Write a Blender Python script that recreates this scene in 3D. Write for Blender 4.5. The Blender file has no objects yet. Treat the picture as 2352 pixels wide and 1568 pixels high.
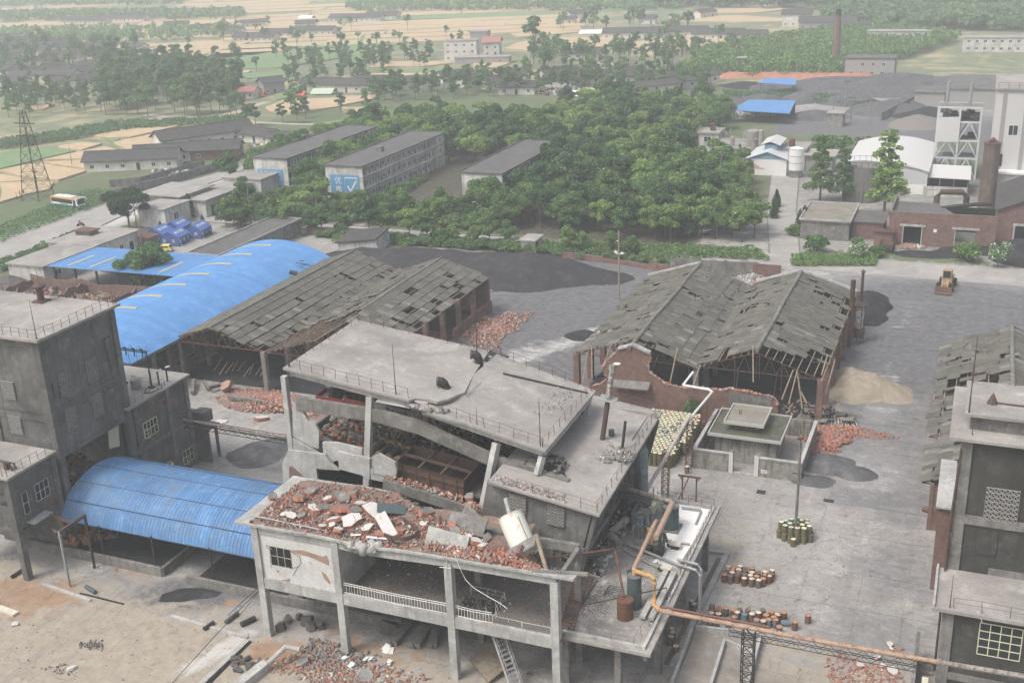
import bpy,math,random
import numpy as np
from mathutils import Matrix,Vector
random.seed(7);RNG=np.random.default_rng(7)
R=math.radians
SC=bpy.context.scene
COL=SC.collection
# ------------------------------------------------------------------ camera
CAM_H,FOCAL,PITCH,ROLL,YAW=62.0,2600.0,R(20.3),R(-2.3),R(23)
def _axes():
 c=np.array([0,math.cos(PITCH),-math.sin(PITCH)]);rt=np.array([1.,0,0]);up=np.cross(rt,c)
 a=math.cos(ROLL)*rt+math.sin(ROLL)*up;b=-math.sin(ROLL)*rt+math.cos(ROLL)*up
 w=np.array([[math.cos(YAW),-math.sin(YAW),0],[math.sin(YAW),math.cos(YAW),0],[0,0,1]])
 return w@a,w@b,w@c
AX,BX,CX=_axes()
cam_d=bpy.data.cameras.new('camera');cam=bpy.data.objects.new('camera',cam_d);COL.objects.link(cam)
cam_d.sensor_width=36;cam_d.lens=FOCAL/2352*36;cam_d.clip_start=1;cam_d.clip_end=6000
cam.matrix_world=Matrix(((AX[0],BX[0],-CX[0],0),(AX[1],BX[1],-CX[1],0),(AX[2],BX[2],-CX[2],CAM_H),(0,0,0,1)))
SC.camera=cam
def G(x,y,z=0.0):
 """where the sight line of a survey mark (x, y) meets the level z: used to lay the site out"""
 d=(x-1176)*AX-(y-784)*BX+FOCAL*CX
 t=(CAM_H-z)/-d[2]
 return(float(d[0]*t),float(d[1]*t),z)
# ------------------------------------------------------------------ light
SUN_EL,SUN_AZ=R(58),R(235)
world=bpy.data.worlds.new('World');SC.world=world;world.use_nodes=True
nt=world.node_tree;bg=nt.nodes['Background']
sky=nt.nodes.new('ShaderNodeTexSky');sky.sky_type='NISHITA';sky.sun_disc=False
sky.sun_elevation=SUN_EL;sky.sun_rotation=R(90)-SUN_AZ;sky.air_density=1.0;sky.dust_density=6.0;sky.ozone_density=1.0
hs=nt.nodes.new('ShaderNodeHueSaturation');hs.inputs['Saturation'].default_value=0.6
nt.links.new(sky.outputs[0],hs.inputs['Color']);nt.links.new(hs.outputs[0],bg.inputs['Color'])
bg.inputs['Strength'].default_value=0.15
sun_d=bpy.data.lights.new('sun','SUN');sun_d.energy=1.1;sun_d.angle=R(14);sun_d.color=(1,.965,.91)
sun=bpy.data.objects.new('sun',sun_d);COL.objects.link(sun)
sd=Vector((math.cos(SUN_EL)*math.cos(SUN_AZ),math.cos(SUN_EL)*math.sin(SUN_AZ),math.sin(SUN_EL)))
sun.rotation_euler=sd.to_track_quat('Z','Y').to_euler();sun.location=(0,0,200)
SC.view_settings.view_transform='Standard';SC.view_settings.look='None'
SC.view_settings.exposure=0.44;SC.view_settings.gamma=1;SC.view_settings.use_curve_mapping=False
SC.cycles.max_bounces=5;SC.cycles.diffuse_bounces=3;SC.cycles.transparent_max_bounces=6;SC.cycles.volume_bounces=2
SC.cycles.use_adaptive_sampling=True
HAZE_DENSITY=0.00053
def haze():
 mb=MB();mb.box(-1700,1500,-60,2300,-1.2,64.0)
 m=bpy.data.materials.new('haze_air');m.use_nodes=True;t=m.node_tree;t.nodes.clear()
 o=t.nodes.new('ShaderNodeOutputMaterial');v=t.nodes.new('ShaderNodeVolumePrincipled')
 v.inputs['Color'].default_value=(.94,.975,1,1);v.inputs['Density'].default_value=HAZE_DENSITY;v.inputs['Anisotropy'].default_value=0.0
 t.links.new(v.outputs[0],o.inputs['Volume'])
 h=mb.build('haze',m);h['kind']='stuff';h['label']='pale humid air over the whole plain';h['category']='haze'
# ------------------------------------------------------------------ mesh builder
BOXF=np.array([[0,3,2,1],[4,5,6,7],[0,1,5,4],[1,2,6,5],[2,3,7,6],[3,0,4,7]])
LOC={}
class MB:
 def __init__(s):s.v=[];s.f=[];s.m=[];s.n=0
 def add(s,vs,fs,m=0):
  k=s.n;s.v.extend(tuple(map(float,p))for p in vs);s.n+=len(vs)
  s.f.extend([tuple(i+k for i in f)for f in fs]);s.m.extend([m]*len(fs));return s
 def box(s,x0,x1,y0,y1,z0,z1,m=0):
  return s.add([(x0,y0,z0),(x1,y0,z0),(x1,y1,z0),(x0,y1,z0),(x0,y0,z1),(x1,y0,z1),(x1,y1,z1),(x0,y1,z1)],BOXF.tolist(),m)
 def obox(s,c,size,rot=(0,0,0),m=0):
  M=Matrix.Translation(c)@rotm(rot);a,b,d=[q/2 for q in size]
  return s.add([M@Vector(p)for p in[(-a,-b,-d),(a,-b,-d),(a,b,-d),(-a,b,-d),(-a,-b,d),(a,-b,d),(a,b,d),(-a,b,d)]],BOXF.tolist(),m)
 def beam(s,p,q,w,h=None,m=0):
  h=h or w;p=Vector(p);q=Vector(q);d=(q-p);L=d.length
  if L<1e-6:return s
  d.normalize();up=Vector((0,0,1))if abs(d.z)<.95 else Vector((0,1,0))
  sx=d.cross(up).normalized()*w/2;sz=sx.cross(d).normalized()*h/2
  return s.add([p-sx-sz,p+sx-sz,p+sx+sz,p-sx+sz,q-sx-sz,q+sx-sz,q+sx+sz,q-sx+sz],[(0,1,2,3),(7,6,5,4),(0,4,5,1),(1,5,6,2),(2,6,7,3),(3,7,4,0)],m)
 def tube(s,pts,r,n=8,m=0,r2=None,caps=True):
  pts=[Vector(p)for p in pts];rr=[r]*len(pts)
  if r2 is not None:rr=[r+(r2-r)*i/(len(pts)-1)for i in range(len(pts))]
  vs=[]
  for i,p in enumerate(pts):
   d=(pts[min(i+1,len(pts)-1)]-pts[max(i-1,0)])
   d=d.normalized()if d.length>1e-9 else Vector((0,0,1))
   up=Vector((0,0,1))if abs(d.z)<.9 else Vector((0,1,0))
   a=d.cross(up).normalized();b=d.cross(a).normalized()
   vs+=[p+a*math.cos(2*math.pi*k/n)*rr[i]+b*math.sin(2*math.pi*k/n)*rr[i]for k in range(n)]
  fs=[(i*n+k,i*n+(k+1)%n,(i+1)*n+(k+1)%n,(i+1)*n+k)for i in range(len(pts)-1)for k in range(n)]
  if caps:fs+=[tuple(range(n))[::-1],tuple(range((len(pts)-1)*n,len(pts)*n))]
  return s.add(vs,fs,m)
 def lathe(s,c,prof,n=14,m=0):
  vs=[(c[0]+r*math.cos(2*math.pi*k/n),c[1]+r*math.sin(2*math.pi*k/n),c[2]+z)for r,z in prof for k in range(n)]
  fs=[(i*n+k,i*n+(k+1)%n,(i+1)*n+(k+1)%n,(i+1)*n+k)for i in range(len(prof)-1)for k in range(n)]
  fs+=[tuple(range(n))[::-1],tuple(range((len(prof)-1)*n,len(prof)*n))]
  return s.add(vs,fs,m)
 def prism(s,pts,z0,z1,m=0):
  n=len(pts);return s.add([(p[0],p[1],z0)for p in pts]+[(p[0],p[1],z1)for p in pts],[tuple(range(n))[::-1],tuple(range(n,2*n))]+[(i,(i+1)%n,(i+1)%n+n,i+n)for i in range(n)],m)
 def slab(s,top,t,m=0):
  n=len(top);return s.add([(p[0],p[1],p[2]-t)for p in top]+list(top),[tuple(range(n))[::-1],tuple(range(n,2*n))]+[(i,(i+1)%n,(i+1)%n+n,i+n)for i in range(n)],m)
 def wallxz(s,pts,y0,y1,m=0):
  n=len(pts);return s.add([(p[0],y0,p[1])for p in pts]+[(p[0],y1,p[1])for p in pts],[tuple(range(n)),tuple(range(n,2*n))[::-1]]+[(i+n,(i+1)%n+n,(i+1)%n,i)for i in range(n)],m)
 def wallyz(s,pts,x0,x1,m=0):
  n=len(pts);return s.add([(x0,p[0],p[1])for p in pts]+[(x1,p[0],p[1])for p in pts],[tuple(range(n)),tuple(range(n,2*n))[::-1]]+[(i+n,(i+1)%n+n,(i+1)%n,i)for i in range(n)],m)
 def quad(s,*p,m=0):return s.add(p,[tuple(range(len(p)))],m)
 def mesh(s,name,mats,off=(0,0,0),smooth=False):
  me=bpy.data.meshes.new(name)
  me.from_pydata([(a-off[0],b-off[1],c-off[2])for a,b,c in s.v],[],s.f)
  for m in(mats if isinstance(mats,(list,tuple))else[mats]):me.materials.append(m)
  if any(s.m):me.polygons.foreach_set('material_index',s.m)
  if smooth:me.polygons.foreach_set('use_smooth',[True]*len(me.polygons))
  me.update();return me
 def build(s,name,mats,parent=None,smooth=False,loc=None,label=None):
  off=LOC.get(parent,(0,0,0))if parent else(loc or(0,0,0))
  o=bpy.data.objects.new(name,s.mesh(name,mats,off,smooth));COL.objects.link(o)
  if parent:o.parent=parent;LOC[o]=off
  elif loc:o.location=loc;LOC[o]=loc
  if label:o['label']=label
  return o
def rotm(r):return Matrix.Rotation(r[2],4,'Z')@Matrix.Rotation(r[1],4,'Y')@Matrix.Rotation(r[0],4,'X')
def thing(name,label,cat,loc=(0,0,0),group=None,rz=0):
 o=bpy.data.objects.new(name,None);o.empty_display_size=.5;COL.objects.link(o);o.location=loc;o.rotation_euler[2]=rz
 o['label']=label;o['category']=cat
 if group:o['group']=group
 LOC[o]=tuple(loc)if rz==0 else(0,0,0)
 return o
def tag(o,label,cat,group=None,kind=None):
 o['label']=label;o['category']=cat
 if group:o['group']=group
 if kind:o['kind']=kind
 return o
def struct(name,mb,m,**k):
 o=mb.build(name,m,**k)if isinstance(mb,MB)else mb
 o['kind']='structure';return o
def kids(o):return CH.get(o.name,[c for c in o.children])
CH={}
def freeze(o):
 CH[o.name]=list(o.children)
 for c in CH[o.name]:CH[c.name]=list(c.children)
def copy_tree(o,loc=None,rz=None,sc=None,label=None,group=None,parent=None):
 c=o.copy();COL.objects.link(c)
 if parent:c.parent=parent
 else:
  if loc is not None:c.location=loc
  if rz is not None:c.rotation_euler=(0,0,rz)
  if sc is not None:c.scale=sc if isinstance(sc,tuple)else(sc,sc,sc)
  if label:c['label']=label
  if group:c['group']=group
 for ch in CH.get(o.name,[]):copy_tree(ch,parent=c)
 return c
def pieces(name,meshes,xf,parent,limit=300):
 """alike loose pieces of one part-owner: the nearest `limit` as objects, the rest joined as stuff"""
 off=Vector(LOC.get(parent,(0,0,0)))
 cam0=Vector((0,0,CAM_H))
 xf=sorted(xf,key=lambda t:(t[1].translation-cam0).length)
 for k,M in xf[:limit]:
  o=bpy.data.objects.new(name,meshes[k]);COL.objects.link(o);o.parent=parent
  o.matrix_local=Matrix.Translation(-off)@M
 rest=xf[limit:]
 if rest:
  V=[];Fc=[];n=0;cache={};mi=[]
  for k,M in rest:
   if k not in cache:
    me=meshes[k];a=np.empty(len(me.vertices)*3);me.vertices.foreach_get('co',a)
    cache[k]=(a.reshape(-1,3),[tuple(p.vertices)for p in me.polygons],[p.material_index for p in me.polygons])
   a,f,q=cache[k];A=np.array(M)
   V.append(a@A[:3,:3].T+A[:3,3]-np.array(off));Fc+=[tuple(i+n for i in t)for t in f];mi+=q;n+=len(a)
  me=bpy.data.meshes.new(name);me.from_pydata(np.concatenate(V).tolist(),[],Fc)
  for m in meshes[rest[0][0]].materials:me.materials.append(m)
  me.polygons.foreach_set('material_index',mi)
  o=bpy.data.objects.new(name+'_field',me);COL.objects.link(o);o.parent=parent;o['kind']='stuff'
def fast_mesh(name,V,Fq,mats,mi=None):
 """numpy quads -> mesh"""
 me=bpy.data.meshes.new(name);n=len(V);k=len(Fq);w=Fq.shape[1]
 me.vertices.add(n);me.vertices.foreach_set('co',V.astype(np.float32).ravel())
 me.loops.add(k*w);me.loops.foreach_set('vertex_index',Fq.astype(np.int32).ravel())
 me.polygons.add(k);me.polygons.foreach_set('loop_start',np.arange(0,k*w,w,dtype=np.int32))
 for m in(mats if isinstance(mats,(list,tuple))else[mats]):me.materials.append(m)
 if mi is not None:me.polygons.foreach_set('material_index',mi.astype(np.int32))
 me.update(calc_edges=True);return me
def rand_rot(n,tilt=math.pi):
 a=RNG.uniform(0,2*math.pi,n);b=RNG.uniform(-tilt,tilt,n);c=RNG.uniform(-tilt,tilt,n)
 ca,sa,cb,sb,cc,sc_=np.cos(a),np.sin(a),np.cos(b),np.sin(b),np.cos(c),np.sin(c)
 Rz=np.zeros((n,3,3));Rz[:,0,0]=ca;Rz[:,0,1]=-sa;Rz[:,1,0]=sa;Rz[:,1,1]=ca;Rz[:,2,2]=1
 Ry=np.zeros((n,3,3));Ry[:,0,0]=cb;Ry[:,0,2]=sb;Ry[:,1,1]=1;Ry[:,2,0]=-sb;Ry[:,2,2]=cb
 Rx=np.zeros((n,3,3));Rx[:,0,0]=1;Rx[:,1,1]=cc;Rx[:,1,2]=-sc_;Rx[:,2,1]=sc_;Rx[:,2,2]=cc
 return Rz@Ry@Rx
def chunks_mesh(name,C,S,mats,probs=None,tilt=math.pi,rough=.25):
 """many irregular broken blocks: centres C, half sizes S"""
 n=len(C);u=np.array([(-1,-1,-1),(1,-1,-1),(1,1,-1),(-1,1,-1),(-1,-1,1),(1,-1,1),(1,1,1),(-1,1,1)],float)
 V=u[None]*S[:,None,:]*(1+RNG.uniform(-rough,rough,(n,8,3)))
 V=np.einsum('nij,nkj->nki',rand_rot(n,tilt),V)+C[:,None,:]
 Fq=(BOXF[None]+8*np.arange(n)[:,None,None]).reshape(-1,4)
 mi=None
 if isinstance(mats,(list,tuple))and len(mats)>1:
  p=np.array(probs,float);mi=np.repeat(RNG.choice(len(mats),n,p=p/p.sum()),6)
 return fast_mesh(name,V.reshape(-1,3),Fq,mats,mi)
def obj(name,me,parent=None,loc=(0,0,0)):
 o=bpy.data.objects.new(name,me);COL.objects.link(o)
 if parent:o.parent=parent
 o.location=loc;return o
# ------------------------------------------------------------------ materials
def srgb(*c):
 q=[((v/255+.055)/1.055)**2.4 if v/255>.04045 else v/255/12.92 for v in c];g=.25*q[0]+.6*q[1]+.15*q[2]
 return tuple(g+(v-g)*.8 for v in q)+(1,)
class NT:
 def __init__(s,name):
  s.m=bpy.data.materials.new(name);s.m.use_nodes=True;s.t=s.m.node_tree
  s.b=s.t.nodes['Principled BSDF'];s.b.inputs['Specular IOR Level'].default_value=.25
  s.pos=s.n('ShaderNodeNewGeometry').outputs['Position']
 def n(s,k,**a):
  o=s.t.nodes.new(k)
  for q,v in a.items():setattr(o,q,v)
  return o
 def l(s,a,b):s.t.links.new(a,b)
 def scaled(s,sc):
  m=s.n('ShaderNodeMapping');s.l(s.pos,m.inputs[0]);m.inputs['Scale'].default_value=sc;return m.outputs[0]
 def noise(s,scale,detail=5,rough=.6,vec=None,dist=0):
  o=s.n('ShaderNodeTexNoise');o.inputs['Scale'].default_value=scale;o.inputs['Detail'].default_value=detail
  o.inputs['Roughness'].default_value=rough;o.inputs['Distortion'].default_value=dist;s.l(vec or s.pos,o.inputs['Vector']);return o.outputs['Fac']
 def ramp(s,fac,stops):
  o=s.n('ShaderNodeValToRGB');s.l(fac,o.inputs[0]);e=o.color_ramp.elements
  while len(e)<len(stops):e.new(.5)
  for q,(p,c)in zip(e,stops):q.position=p;q.color=c if len(c)==4 else tuple(c)+(1,)
  return o.outputs[0]
 def math(s,op,a,b=None,c=None):
  o=s.n('ShaderNodeMath',operation=op)
  for i,v in enumerate((a,b,c)):
   if v is None:continue
   if isinstance(v,(int,float)):o.inputs[i].default_value=v
   else:s.l(v,o.inputs[i])
  return o.outputs[0]
 def mix(s,fac,a,b,mode='MIX'):
  o=s.n('ShaderNodeMix',data_type='RGBA',blend_type=mode)
  for i,v in((0,fac),(6,a),(7,b)):
   if isinstance(v,(int,float)):o.inputs[i].default_value=v
   elif isinstance(v,tuple):o.inputs[i].default_value=v
   else:s.l(v,o.inputs[i])
  return o.outputs[2]
 def mask(s,fac,lo,hi):return s.ramp(fac,[(lo,(0,0,0,1)),(hi,(1,1,1,1))])
 def bump(s,h,strength=.3,dist=.1):
  o=s.n('ShaderNodeBump');o.inputs['Strength'].default_value=strength;o.inputs['Distance'].default_value=dist
  s.l(h,o.inputs['Height']);s.l(o.outputs[0],s.b.inputs['Normal'])
 def done(s,col,rough=.85,metal=0):
  if isinstance(col,tuple):s.b.inputs['Base Color'].default_value=col
  else:s.l(col,s.b.inputs['Base Color'])
  s.b.inputs['Roughness'].default_value=rough;s.b.inputs['Metallic'].default_value=metal;return s.m
def lum(c,k):return tuple(min(1,v*k)for v in c[:3])+(1,)
def grimy(name,base,dirt,light=None,scale=.35,streak=0.0,amount=.5,rough=.88,bump=.15,patches=None,dirt2=None,oi=0):
 """weathered surface: broad dirt clouds, fine mottling, optional vertical streaks and patches of fallen render"""
 t=NT(name)
 a=t.noise(scale,8,.68,dist=.4)
 c=t.mix(t.mask(a,.5-amount*.35,.5+.22),dirt,base)
 if light:c=t.mix(t.math('MULTIPLY',t.mask(t.noise(scale*2.3,6,.7),.52,.72),.8),c,light)
 if dirt2:c=t.mix(t.math('MULTIPLY',t.mask(t.noise(scale*.45,7,.72,dist=.6),.5,.66),.75),c,dirt2)
 f=t.noise(scale*22,4,.7);c=t.mix(.35,c,t.ramp(f,[(.3,lum(base,.55)),(.7,lum(base,1.35))]),'OVERLAY')
 if streak:
  v=t.scaled((1.6,1.6,.11));st=t.noise(1.1,6,.7,v)
  c=t.mix(t.math('MULTIPLY',t.mask(st,.5,.66),streak),c,lum(dirt,.55))
 if patches:
  pm=t.mask(t.noise(.42,5,.62,dist=.8),patches[1],patches[1]+.02)
  bt=bricktex(t);c=t.mix(t.math('MULTIPLY',pm,1.0),c,bt)
 c=t.mix(t.math('MULTIPLY',t.mask(t.noise(scale*7,8,.8,dist=1),.5,.66),.38),c,lum(dirt,.8))
 if oi:o=t.n('ShaderNodeObjectInfo');c=t.mix(1.0,c,t.mix(o.outputs['Random'],(1-oi,)*3+(1,),(1+oi,)*3+(1,)),'MULTIPLY');g=t.n('ShaderNodeNewGeometry');c=t.mix(1.0,c,t.mix(g.outputs['Random Per Island'],(1-oi,)*3+(1,),(1+oi,)*3+(1,)),'MULTIPLY')
 t.bump(t.noise(scale*14,6,.7),bump,.08)
 return t.done(c,rough)
def bricktex(t,c1=srgb(140,92,76),c2=srgb(112,78,68),mortar=srgb(118,110,104),sx=1.0):
 sep=t.n('ShaderNodeSeparateXYZ');t.l(t.pos,sep.inputs[0])
 cmb=t.n('ShaderNodeCombineXYZ');t.l(t.math('ADD',sep.outputs[0],sep.outputs[1]),cmb.inputs[0]);t.l(sep.outputs[2],cmb.inputs[1])
 b=t.n('ShaderNodeTexBrick');t.l(cmb.outputs[0],b.inputs['Vector']);b.inputs['Scale'].default_value=1
 b.inputs['Brick Width'].default_value=.26*sx;b.inputs['Row Height'].default_value=.075*sx;b.inputs['Mortar Size'].default_value=.012
 b.inputs['Color1'].default_value=c1;b.inputs['Color2'].default_value=c2;b.inputs['Mortar'].default_value=mortar
 return t.mix(.45,b.outputs[0],t.ramp(t.noise(1.1,6,.7),[(.3,(.2,.2,.2,1)),(.7,(.8,.8,.8,1))]),'OVERLAY')
def plain(name,c,rough=.7,metal=0,var=.25,scale=3.0,bump=0):
 t=NT(name);k=t.ramp(t.noise(scale,5,.65),[(.28,lum(c,1-var)),(.72,lum(c,1+var))])
 if bump:t.bump(t.noise(scale*6,5),bump,.05)
 return t.done(k,rough,metal)
def rusty(name,paint,rust=srgb(116,76,56),amt=.5,scale=2.0,rough=.6,dark=srgb(64,50,44)):
 t=NT(name);n=t.noise(scale,7,.72,dist=.5)
 oi=t.n('ShaderNodeObjectInfo');n2=t.math('ADD',n,t.math('MULTIPLY',t.math('SUBTRACT',oi.outputs['Random'],.5),.22))
 c=t.mix(t.mask(n2,.62-amt*.3,.70-amt*.25),paint,rust)
 c=t.mix(t.mask(t.noise(scale*2.7,6,.7),.55,.7),c,dark)
 return t.done(c,rough)
def leafmat(name,a,b,tip=None):
 t=NT(name);g=t.n('ShaderNodeNewGeometry');oi=t.n('ShaderNodeObjectInfo')
 r=g.outputs['Random Per Island']
 c=t.mix(r,a,b)
 if tip:c=t.mix(t.math('MULTIPLY',t.mask(r,.72,.8),.7),c,tip)
 k=t.mix(oi.outputs['Random'],(.72,.78,.75,1),(1.2,1.18,1.0,1));c=t.mix(1.0,c,k,'MULTIPLY')
 t.b.inputs['Specular IOR Level'].default_value=.15
 tr=t.n('ShaderNodeBsdfTranslucent');t.l(c,tr.inputs[0]);ms=t.n('ShaderNodeMixShader');ms.inputs[0].default_value=.3
 t.done(c,.8);out=[n for n in t.t.nodes if n.type=='OUTPUT_MATERIAL'][0]
 t.l(t.b.outputs[0],ms.inputs[1]);t.l(tr.outputs[0],ms.inputs[2]);t.l(ms.outputs[0],out.inputs[0]);return t.m
M={}
M['roofcon']=grimy('roof_concrete',srgb(172,167,161),srgb(140,137,133),srgb(188,185,182),.22,amount=.6,dirt2=srgb(128,126,123),bump=.1)
M['con']=grimy('weathered_concrete',srgb(150,147,142),srgb(104,102,99),srgb(175,172,168),.5,streak=.5)
M['conlight']=grimy('pale_rendered_concrete',srgb(188,188,185),srgb(150,149,146),srgb(202,201,198),.4,streak=.45,amount=.4)
M['condark']=grimy('soot_dark_concrete',srgb(134,133,130),srgb(94,93,92),srgb(160,159,156),.3,streak=.6,amount=.75,dirt2=srgb(80,79,78))
M['render']=grimy('grey_render_fallen_patches',srgb(124,123,120),srgb(88,87,86),srgb(150,149,146),.3,streak=.5,patches=(1,.665))
M['brick']=(lambda t:t.done(t.mix(t.math('MULTIPLY',t.mask(t.noise(.5,7,.7),.5,.68),.55),bricktex(t),srgb(84,66,60)),.92))(NT('red_brick_wall'))
M['brickchip']=plain('broken_red_brick',srgb(166,108,84),.95,var=.4,scale=2.2)
M['brickchip2']=plain('pale_brick_dust',srgb(178,150,136),.95,var=.3,scale=2.2)
M['graychip']=plain('broken_grey_concrete',srgb(128,125,120),.95,var=.3,scale=2.5)
M['whitechip']=plain('broken_white_plaster',srgb(188,186,181),.9,var=.08,scale=3)
M['sheet']=grimy('grey_corrugated_fibre_cement',srgb(118,116,106),srgb(92,91,84),srgb(132,130,121),.45,amount=.55,bump=.05,oi=.16)
M['sheetlight']=grimy('pale_worn_fibre_cement',srgb(138,137,130),srgb(112,110,104),srgb(165,164,158),.5,amount=.4,bump=.05,oi=.12)
M['blue']=grimy('blue_coated_steel',srgb(92,152,200),srgb(80,138,188),srgb(112,166,208),.25,amount=.4,rough=.5,bump=.0,oi=.05)
M['bluedirty']=grimy('dusty_blue_steel',srgb(100,152,194),srgb(78,124,168),srgb(134,170,200),.5,amount=.5,rough=.55,bump=.02,dirt2=srgb(116,134,150),oi=.1)
M['skylight']=plain('yellowed_fibreglass',srgb(168,166,140),.6,var=.08)
M['coal']=grimy('coal_dust_heap',srgb(66,66,69),srgb(46,46,49),srgb(92,92,95),.25,amount=.5,bump=.5)
M['coallight']=grimy('grey_slag_gravel',srgb(112,112,114),srgb(84,84,86),srgb(140,140,142),.25,amount=.5,bump=.5)
M['sand']=grimy('yellow_gravel',srgb(166,157,140),srgb(144,134,116),srgb(186,178,162),.5,amount=.5,bump=.6)
M['soil']=plain('brown_soil',srgb(120,102,84),.95,var=.3,scale=.6)
M['steelrust']=rusty('rusty_steel',srgb(88,72,64),amt=.5)
M['steeldark']=plain('dark_painted_steel',srgb(58,56,54),.6,var=.3)
M['steelgrey']=plain('grey_galvanised_steel',srgb(150,152,152),.5,.2,var=.15)
M['white']=plain('white_paint',srgb(222,222,218),.6,var=.06)
M['whitewall']=grimy('stained_white_wall',srgb(216,215,210),srgb(160,158,152),srgb(218,217,212),.25,streak=.6,amount=.3)
M['glass']=plain('dark_window_glass',srgb(48,54,56),.25,var=.3)
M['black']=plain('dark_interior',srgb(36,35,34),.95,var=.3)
M['wood']=plain('weathered_timber',srgb(150,134,112),.85,var=.3)
M['cream']=plain('cream_window_frame',srgb(206,204,168),.6,var=.08)
M['tile']=grimy('grey_clay_roof_tiles',srgb(98,96,94),srgb(72,71,70),srgb(120,118,115),.6,amount=.6,bump=.6)
M['redtile']=plain('red_clay_tiles',srgb(165,110,95),.9,var=.2)
M['yellow']=plain('yellow_machine_paint',srgb(164,138,98),.55,var=.2)
M['asphalt']=grimy('worn_road_concrete',srgb(172,169,164),srgb(148,145,141),srgb(184,182,178),.15,amount=.4,bump=.05)
M['rubber']=plain('tyre_rubber',srgb(42,42,42),.9,var=.2)
# ------------------------------------------------------------------ ground
def Z1(x,y,z=0):return G(.3346*x,.3346*y,z)
def Z2(x,y,z=0):return G(786.4+.3346*x,.3346*y,z)
def Z3(x,y,z=0):return G(1565.6+.3346*x,.3346*y,z)
def M1(x,y,z=0):return G(.3346*x,520.2+.3346*y,z)
def M2(x,y,z=0):return G(786.4+.3346*x,520.2+.3346*y,z)
def M3(x,y,z=0):return G(1565.6+.3346*x,520.2+.3346*y,z)
def B1(x,y,z=0):return G(.3346*x,1043.5+.3346*y,z)
def B2(x,y,z=0):return G(544.4+.3346*x,1043.5+.3346*y,z)
def B3(x,y,z=0):return G(1028.4+.3346*x,1043.5+.3346*y,z)
def B4(x,y,z=0):return G(1565.6+.3346*x,1043.5+.3346*y,z)
def ground_material(name,paved):
 t=NT(name);at=t.n('ShaderNodeAttribute',attribute_name='dust');sp=t.n('ShaderNodeSeparateColor');t.l(at.outputs['Color'],sp.inputs[0])
 ag=t.n('ShaderNodeAttribute',attribute_name='cover');sg=t.n('ShaderNodeSeparateColor');t.l(ag.outputs['Color'],sg.inputs[0])
 nb=t.noise(.09,8,.68,dist=.6);nm=t.noise(.55,7,.7,dist=.4);nf=t.noise(5.0,5,.75)
 c=t.ramp(nb,[(.3,srgb(136,133,129)),(.5,srgb(152,148,143)),(.7,srgb(166,163,159))])
 c=t.mix(t.math('MULTIPLY',t.mask(nm,.5,.68),.6),c,srgb(122,119,116));n3=t.noise(1.9,8,.78,dist=.8);c=t.mix(t.math('MULTIPLY',t.mask(n3,.54,.62),.55),c,srgb(112,110,108));c=t.mix(t.math('MULTIPLY',t.mask(t.noise(.23,8,.75,dist=1.5),.56,.62),.5),c,srgb(178,176,172))
 c=t.mix(.3,c,t.ramp(nf,[(.32,(.25,.25,.25,1)),(.68,(.75,.75,.75,1))]),'OVERLAY')
 def layer(c,chan,col,lo=.35,hi=.6,noise=nm,k=1.0):
  v=t.math('ADD',t.math('MULTIPLY',chan,1.25),t.math('MULTIPLY',t.math('SUBTRACT',noise,.5),2.6))
  return t.mix(t.math('MULTIPLY',t.mask(v,lo,hi),k),c,col)
 v=t.scaled((.22,1.5,1));st=t.noise(.35,7,.72,v,dist=1.2)
 nn=t.math('ADD',t.math('MULTIPLY',nm,.35),t.math('ADD',t.math('MULTIPLY',st,.4),t.math('MULTIPLY',n3,.25)))
 coalc=t.ramp(t.noise(.8,6,.7),[(.3,srgb(84,84,87)),(.7,srgb(116,116,118))])
 c=layer(c,sp.outputs[0],t.mix(.55,coalc,srgb(130,130,131)),.12,.5,nn,.8)
 c=layer(c,sp.outputs[0],coalc,.45,.85,nn)
 c=layer(c,sp.outputs[1],t.ramp(t.noise(.9,6,.7),[(.3,srgb(144,133,116)),(.7,srgb(168,157,138))]),.2,.7)
 c=layer(c,sp.outputs[2],t.ramp(t.noise(.7,6,.7),[(.3,srgb(138,106,80)),(.7,srgb(166,138,108))]),.45,.85)
 c=layer(c,sg.outputs[1],srgb(198,196,192),.4,.8,nn,.7)
 gr=t.ramp(t.noise(.13,8,.7),[(.25,srgb(98,96,70)),(.5,srgb(92,106,66)),(.75,srgb(112,126,82))])
 c=layer(c,sg.outputs[0],gr,.35,.6)
 soilc=t.ramp(nm,[(.3,srgb(62,62,50)),(.7,srgb(92,86,70))])
 c=layer(c,sg.outputs[2],soilc,.35,.6)
 vo=t.n('ShaderNodeTexVoronoi',feature='DISTANCE_TO_EDGE');vo.inputs['Scale'].default_value=.21;dn=t.n('ShaderNodeVectorMath',operation='ADD');nz=t.n('ShaderNodeTexNoise');nz.inputs['Scale'].default_value=.7;nz.inputs['Detail'].default_value=6;t.l(t.pos,nz.inputs[0]);sc=t.n('ShaderNodeVectorMath',operation='SCALE');sc.inputs['Scale'].default_value=2.2;t.l(nz.outputs['Color'],sc.inputs[0]);t.l(t.pos,dn.inputs[0]);t.l(sc.outputs[0],dn.inputs[1]);t.l(dn.outputs[0],vo.inputs['Vector'])
 c=t.mix(t.math('MULTIPLY',t.math('LESS_THAN',vo.outputs['Distance'],.008),.3),c,srgb(90,88,86))
 tk=t.noise(.5,6,.7,t.scaled((1.1,.05,1)),dist=.8);c=t.mix(t.math('MULTIPLY',t.mask(tk,.55,.62),.3),c,srgb(120,119,118));c=t.mix(t.math('MULTIPLY',t.mask(t.noise(.32,9,.8,dist=2),.57,.6),.5),c,srgb(110,108,107))
 t.bump(t.math('ADD',t.noise(2.5,7,.75),t.math('MULTIPLY',nf,.3)),.25,.08)
 return t.done(c,.93)
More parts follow.
